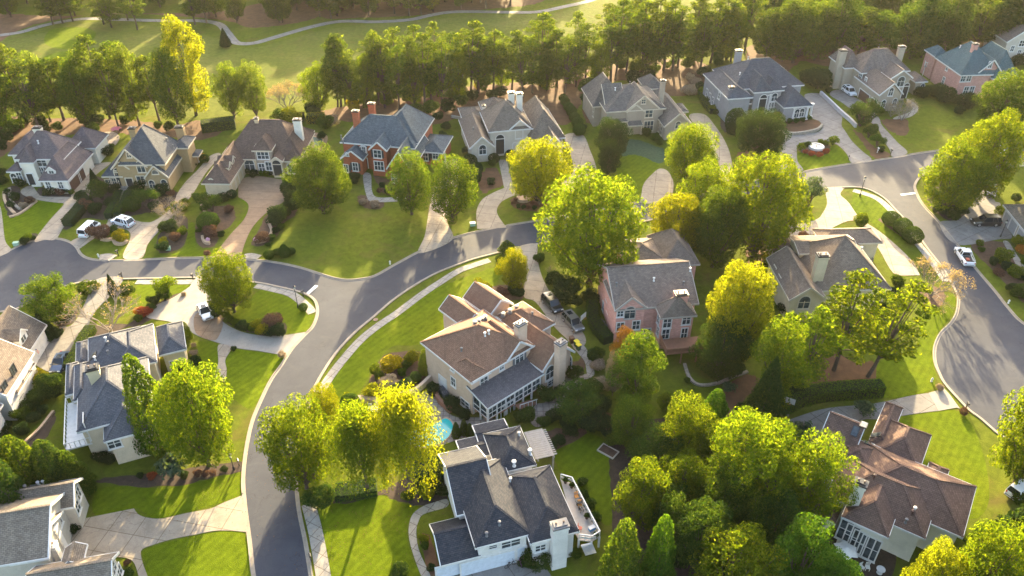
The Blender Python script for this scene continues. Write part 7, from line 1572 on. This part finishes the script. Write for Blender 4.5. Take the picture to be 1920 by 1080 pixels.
b = P(*X4(1405, 537), .052); r = MB().lathe([(.42, 0), (.42, .03), (.36, .035), (0, .03)], n=20).build('manhole_cover', M['brownp'], None, b); tag(r, 'round brown manhole cover in the sidewalk at the bend', 'manhole')
for q, l in ((U3(965, 752), 'pink glazed ball in the bed left of the brown drive'), (U3(1468, 752), 'pink glazed ball in the bed right of the brown drive')):
    b = P(*q); M['pink'] = paint('pink glaze', (.45, .22, .30), .35); r = empty('garden_ball', b, 0, l, 'ornament'); MB().lathe([(.22, 0), (.2, .12), (.1, .16)], n=12).build('base', M['tanrock'], r); MB().lathe([(0, .12), (.25, .2), (.42, .45), (.42, .6), (.25, .85), (0, .94)], n=16).build('ball', M['pink'], r)
# ---- pool, terrace furniture
pp = gp(zz(U4, (1215, 920), (1270, 895), (1320, 920), (1345, 970), (1330, 1030), (1290, 1090), (1200, 1150), (1050, 1180), (900, 1120), (900, 1040), (1050, 1000)), True, 5)
c0 = Vector((sum(q[0] for q in pp)/len(pp), sum(q[1] for q in pp)/len(pp), .05)); lp = [(q[0]-c0.x, q[1]-c0.y) for q in pp]
r = empty('swimming_pool', c0, 0, 'turquoise swimming pool beside the golden feathery tree', 'pool'); big_ = [(x*1.10, y*1.10) for x, y in lp]
m_, n_, l_, b_ = newmat('pool water'); b_.inputs['Base Color'].default_value = (.045, .42, .40, 1); b_.inputs['Roughness'].default_value = .06; M['pool'] = m_
tt = n_.new('ShaderNodeTexNoise'); tt.inputs['Scale'].default_value = 1.5; bump(n_, l_, b_, tt.outputs['Fac'], .12, .1)
MB().prism(big_, 0, .08).build('coping', M['tanrock'], r); MB().prism(lp, .08, .095).build('water', M['pool'], r)
pq = gp(zz(V6, (785, 250), (925, 255), (920, 300), (880, 355), (790, 360)), True, 4); c0 = Vector((sum(q[0] for q in pq)/len(pq), sum(q[1] for q in pq)/len(pq), .045)); lp = [(q[0]-c0.x, q[1]-c0.y) for q in pq]
r = empty('garden_pond', c0, 0, 'greenish garden pond right of the brown roofed house', 'pond'); MB().prism([(x*1.12, y*1.12) for x, y in lp], 0, .25).build('coping', M['tanrock'], r); MB().prism(lp, .25, .26).build('water', M['water'], r)
M['umb'] = paint('pale canvas', (.62, .60, .56), .8); M['pinkc'] = paint('faded red canvas', (.55, .14, .16), .8)
def umbrella(px, label, mt, rr=1.5):
    b = P(*px, .05); r = empty('patio_umbrella', b, .3, label, 'umbrella'); MB().lathe([(.3, 0), (.3, .08), (.03, .1), (.025, 2.5)], n=10).build('pole', M['grey'], r)
    m = MB(); n = 6
    for k in range(n):
        a, c = 2*math.pi*k/n, 2*math.pi*(k+1)/n; mid = (a+c)/2
        m.face([(0, 0, 2.6), (rr*math.cos(a), rr*math.sin(a), 2.0), (rr*.72*math.cos(mid), rr*.72*math.sin(mid), 2.16)]); m.face([(0, 0, 2.6), (rr*.72*math.cos(mid), rr*.72*math.sin(mid), 2.16), (rr*math.cos(c), rr*math.sin(c), 2.0)])
    m.build('canopy', M[mt], r)
umbrella(W8(375, 990), 'pale star shaped patio umbrella below the curved window wall', 'umb'); umbrella(V5(922, 150), 'faded red patio umbrella behind the tan house', 'pinkc', 1.4)
def table(px, label, rr=.6, h=.72, mt='white', z=.05):
    b = P(*px, z); r = empty('patio_table', b, 0, label, 'table'); MB().lathe([(0, h), (rr, h), (rr, h-.05), (0, h-.06)], n=20).build('table_top', M[mt], r); MB().lathe([(.35, 0), (.3, .05), (.05, .08), (.05, h-.05)], n=10).build('pedestal', M[mt], r)
CH = {}
def chair(px, rz, label, mt='white', group=None, z=.05):
    b = P(*px, z)
    if mt not in CH:
        s_ = MB().box((0, 0, .43), (.5, .5, .06)).mesh('seat', M[mt]); k = MB(); [k.box((x, .25, .7), (.06, .05, .5)) for x in (-.2, -.07, .07, .2)]; k.box((0, .25, .95), (.52, .06, .08)); CH[mt] = (s_, k.mesh('backrest', M[mt]), MB().box((0, 0, .2), (.05, .05, .4)).mesh('leg', M[mt]))
    r = empty('patio_chair', b, rz, label, 'chair', group); link('seat', CH[mt][0], r); link('backrest', CH[mt][1], r)
    for x in (-.21, .21):
        for y in (-.21, .21): link('leg', CH[mt][2], r, (x, y, 0))
table(U4(555, 825), 'white round table under the curved stone wall', .7)
for q, a in (((510, 800), 0), ((570, 785), -.4), ((480, 830), 1.2), ((600, 840), -1.3), ((500, 860), 2.4), ((560, 870), 3.0)): chair(U4(*q), a, 'white metal chair at the table under the stone wall', 'white', 'chairs around the white patio table')
table(U4(712, 840), 'small white round table near the golden tree', .4, .5); table(W8(165, 870), 'round white table at the left end of the rust house patio', .55); table(W8(600, 1060), 'small white table at the bottom of the rust house patio', .5); table(W8(530, 960), 'small grey table under the window wall', .45, .7, 'grey')
chair(W8(490, 1040), .4, 'patio chair beside the umbrella with pale cushion', 'umb'); chair(W8(525, 1040), -.2, 'second cushioned chair right of the umbrella', 'umb')
M['toyo'] = paint('orange cushion', (.6, .25, .05), .7); M['toyb'] = paint('blue cooler plastic', (.1, .3, .6), .5); M['purple'] = paint('purple toy plastic', (.5, .08, .5), .5)
for q, a, c, l in (((1015, 590), .3, 'toyo', 'orange chair on the white railed deck near its top end'), ((1035, 640), .2, 'toyo', 'orange chair beside the deck table'), ((1035, 790), 1.2, 'redtool', 'red chair at the lower end of the deck'), ((1045, 670), 2.0, 'black', 'black chair beside the deck table')): chair(W7(*q), a, l, c, None, 2.02)
table(W7(1030, 625), 'small dark table on the white railed deck', .5, .7, 'black', 2.02)
for q, l in (((945, 490), 'potted plant at the top end of the white railed deck'), ((985, 520), 'second potted plant beside the white deck railing'), ((1080, 715), 'potted plant near the blue cooler on the deck'), ((1135, 835), 'potted plant at the deck corner above the stairs')):
    b = P(*W7(*q), 2.02); r = empty('potted_plant', b, 0, l, 'plant'); MB().lathe([(.18, 0), (.27, .4), (.3, .42), (.24, .40), (0, .38)], n=12).build('pot', M['brownp'], r); c = link('foliage', TM['shrub'][0][0], r, (0, 0, .35), scl=(.8, .8, .7)); c.material_slots[0].link = 'OBJECT'; c.material_slots[0].material = LM['green']
b = P(*W7(1112, 785), 2.02); r = empty('cooler', b, .5, 'blue and white cooler on the white railed deck', 'cooler'); MB().box((0, 0, .2), (.8, .45, .4)).build('body', M['toyb'], r); MB().box((0, 0, .44), (.84, .5, .1)).build('lid', M['white'], r)
b = P(*W7(687, 1000), .06); r = empty('toy_car', b, .4, 'purple pink ride on toy in front of the white house', 'toy'); MB().box((0, 0, .35), (1.1, .8, .35)).box((-.1, 0, .6), (.5, .6, .25)).build('body', M['purple'], r)
for x in (-.35, .35):
    for y in (-.4, .4): link('wheel', MB().lathe([(.0, -.06), (.18, -.06), (.18, .06), (0, .06)], n=12).mesh('wheel', M['tyre']), r, (x, y, .18), (math.pi/2, 0, 0))
def bicycle(px, rz, label):
    b = P(*px, .06); r = empty('bicycle', b, rz, label, 'bicycle')
    for x in (-.52, .52):
        m = MB(); n = 20; m.tube([(x+.33*math.cos(2*math.pi*k/n), 0, .34+.33*math.sin(2*math.pi*k/n)) for k in range(n+1)], .028, 6, False); m.build('wheel', M['tyre'], r)
    f = MB(); [f.tube([p, q], .03, 6) for p, q in (((-.52, 0, .34), (-.1, 0, .34)), ((-.1, 0, .34), (-.22, 0, .8)), ((-.2, 0, .74), (.36, 0, .78)), ((-.1, 0, .34), (.36, 0, .74)), ((.52, 0, .34), (.34, 0, .9)), ((-.52, 0, .34), (-.2, 0, .74)))]; f.build('frame', M['black'], r)
    MB().box((-.23, 0, .86), (.26, .14, .06)).build('saddle', M['black'], r); MB().tube([(.32, -.28, .98), (.34, 0, .92), (.32, .28, .98)], .022, 6).build('handlebar', M['grey'], r)
bicycle(W7(600, 1018), .5, 'dark bicycle standing in front of the white house garage'); bicycle(W7(628, 990), .2, 'second dark bicycle nearer the white house door')
# air conditioners, sandbox, basketball hoops, flag
def aircon(px, label):
    b = P(*px, .05); r = empty('air_conditioner', b, .6, label, 'air conditioner'); MB().box((0, 0, .42), (.85, .85, .84)).build('case', M['grey'], r); MB().lathe([(.36, .85), (.36, .88), (.28, .88), (.28, .86)], n=16).lathe([(.1, .86), (.1, .9), (0, .9)], n=12).build('fan_grille', M['black'], r)
aircon(U4(1235, 620), 'air conditioner against the wall beside the stucco house terrace door'); aircon(U4(1272, 665), 'dark topped air conditioner inside the curved timber wall')
aircon(W4(105, 730), 'air conditioner nearest the pink brick wall and hedge'); aircon(W4(122, 755), 'air conditioner below the first one at the pink brick wall')
aircon(W1(250, 580), 'air conditioner at the left wall of the grey columned house')
b = P(*X6(98, 508)); r = empty('sandbox', b, R(-38), 'timber framed sandbox at the edge of the back lawn', 'sandbox')
fr = MB(); [fr.box(c, d) for c, d in (((0, -.75, .12), (2.6, .14, .24)), ((0, .75, .12), (2.6, .14, .24)), ((-1.23, 0, .12), (.14, 1.36, .24)), ((1.23, 0, .12), (.14, 1.36, .24)))]; fr.build('frame', M['palewood'], r); MB().span((-1.16, -.68, 0), (1.16, .68, .14)).build('sand', M['mulch'], r)
def hoop(px, rz, label):
    b = P(*px, .06); r = empty('basketball_hoop', b, rz, label, 'basketball hoop'); MB().tube([(0, .6, 0), (0, .6, 2.2), (0, .1, 3.0)], .06, 8).box((0, .7, .12), (.8, .9, .24)).build('pole', M['grey'], r)
    MB().box((0, 0, 3.2), (1.5, .05, 1.0)).build('backboard', M['lampglass'], r); m = MB(); n = 16; m.tube([(.23*math.cos(2*math.pi*k/n), -.3+.23*math.sin(2*math.pi*k/n), 2.95) for k in range(n+1)], .02, 5, False); m.build('rim', M['toyo'], r)
hoop(X8(835, 800), .9, 'basketball hoop beside the grey car on the stucco house drive'); hoop(U6(965, 590), -.5, 'basketball hoop in front of the long clipped hedge')
b = P(*X1(262, 690), 2.2); r = empty('flag', b, 0, 'small striped flag hanging at the dormered house garage', 'flag')
MB().tube([(0, 0, 0), (.5, -.3, .8)], .02, 6).build('pole', M['white'], r); M['fr'] = paint('flag red', (.45, .04, .05), .8); M['fb'] = paint('flag blue', (.03, .05, .2), .8)
m = MB()
for k in range(7): m.cm = k % 2; m.face([(.5-.07*k, -.3+.04*k, .78-.11*k), (.43-.07*k, -.26+.04*k, .67-.11*k), (.43-.07*k+.25, -.26+.04*k-.1, .1-.11*k+.1), (.5-.07*k+.25, -.3+.04*k-.1, .21-.11*k+.1)])
m.build('cloth', [M['fr'], M['white']], r)
MB().span((.30, -.40, .60), (.5, -.38, .80)).build('canton', M['fb'], r)
# white fence of the rose brick house deck and the sign stakes
b = P(*W2(840, 330)); r = empty('white_deck', b, R(-20), 'small white railed deck at the left side of the rose brick house', 'deck'); MB().span((-2, -1.5, 2.4), (2, 1.5, 2.6)).build('floor', M['palewood'], r)
m = MB()
for k in range(9): x = -2+4*k/8; m.span((x-.05, -1.5, 2.6), (x+.05, -1.4, 3.6))
for k in range(6): y = -1.5+3*k/5; m.span((-2, y-.05, 2.6), (-1.9, y+.05, 3.6))
m.span((-2, -1.52, 3.6), (2, -1.38, 3.7)); m.span((-2.02, -1.38, 3.6), (-1.88, 1.5, 3.7)); m.build('railing', M['white'], r); m = MB()
for x, y in ((-1.8, -1.3), (1.8, -1.3), (-1.8, 1.3), (1.8, 1.3)): m.span((x-.08, y-.08, 0), (x+.08, y+.08, 2.4))
m.build('posts', M['white'], r)
# front steps of the tan house
b = P(*V5(900, 700)); r = empty('front_steps', b, 0, 'long pale front steps climbing to the tan house porch', 'steps'); s0, s1 = P(*V5(880, 785)), P(*V5(975, 590)); d = s1-s0; L = d.length; d /= L; m = MB(); n = 14
for k in range(n): c = s0+d*L*(k+.5)/n-b; m.box((c.x, c.y, .04+.035*k), (1.7, L/n*.72, .08+.07*k), math.atan2(d.y, d.x)-math.pi/2)
m.build('treads', M['walk'], r); q0, q1 = P(*V5(945, 575)), P(*V5(1040, 540)); MB().span((q0.x-b.x, q0.y-b.y, 0), (q1.x-b.x, q1.y-b.y+2, 1.1)).build('landing', M['walk'], r)

# ---- fallen leaves on lawns and drives below the yellow trees
fl_p = []
for (x, y, rr, n) in ((1105, 520, 14, 900), (1012, 385, 8, 500), (440, 580, 8, 500), (390, 870, 10, 600), (590, 930, 9, 500), (740, 945, 10, 700), (1365, 670, 9, 500), (1410, 490, 12, 600), (1262, 470, 9, 500), (848, 412, 9, 500), (772, 400, 8, 400), (607, 402, 8, 400), (1772, 396, 8, 400), (1748, 556, 7, 400), (208, 620, 7, 300), (960, 545, 6, 300), (750, 440, 16, 500), (860, 560, 14, 400)):
    b = P(x, y); n = n*2//5; a = rng.random(n)*6.283; q = rr*rng.random(n)**.7; fl_p.append(np.stack([b.x+q*np.cos(a), b.y-2+q*np.sin(a), np.full(n, .065)], 1))
fp = np.concatenate(fl_p); fm = leaf_mesh('fallen_leaves', fp, np.tile([0, 0, 1.], (len(fp), 1)), .12, LM['plum'], .7, .15); tag(link('fallen_leaves', fm), 'scattered brown fallen leaves lying on the lawns and drives', 'leaves', None, 'stuff')
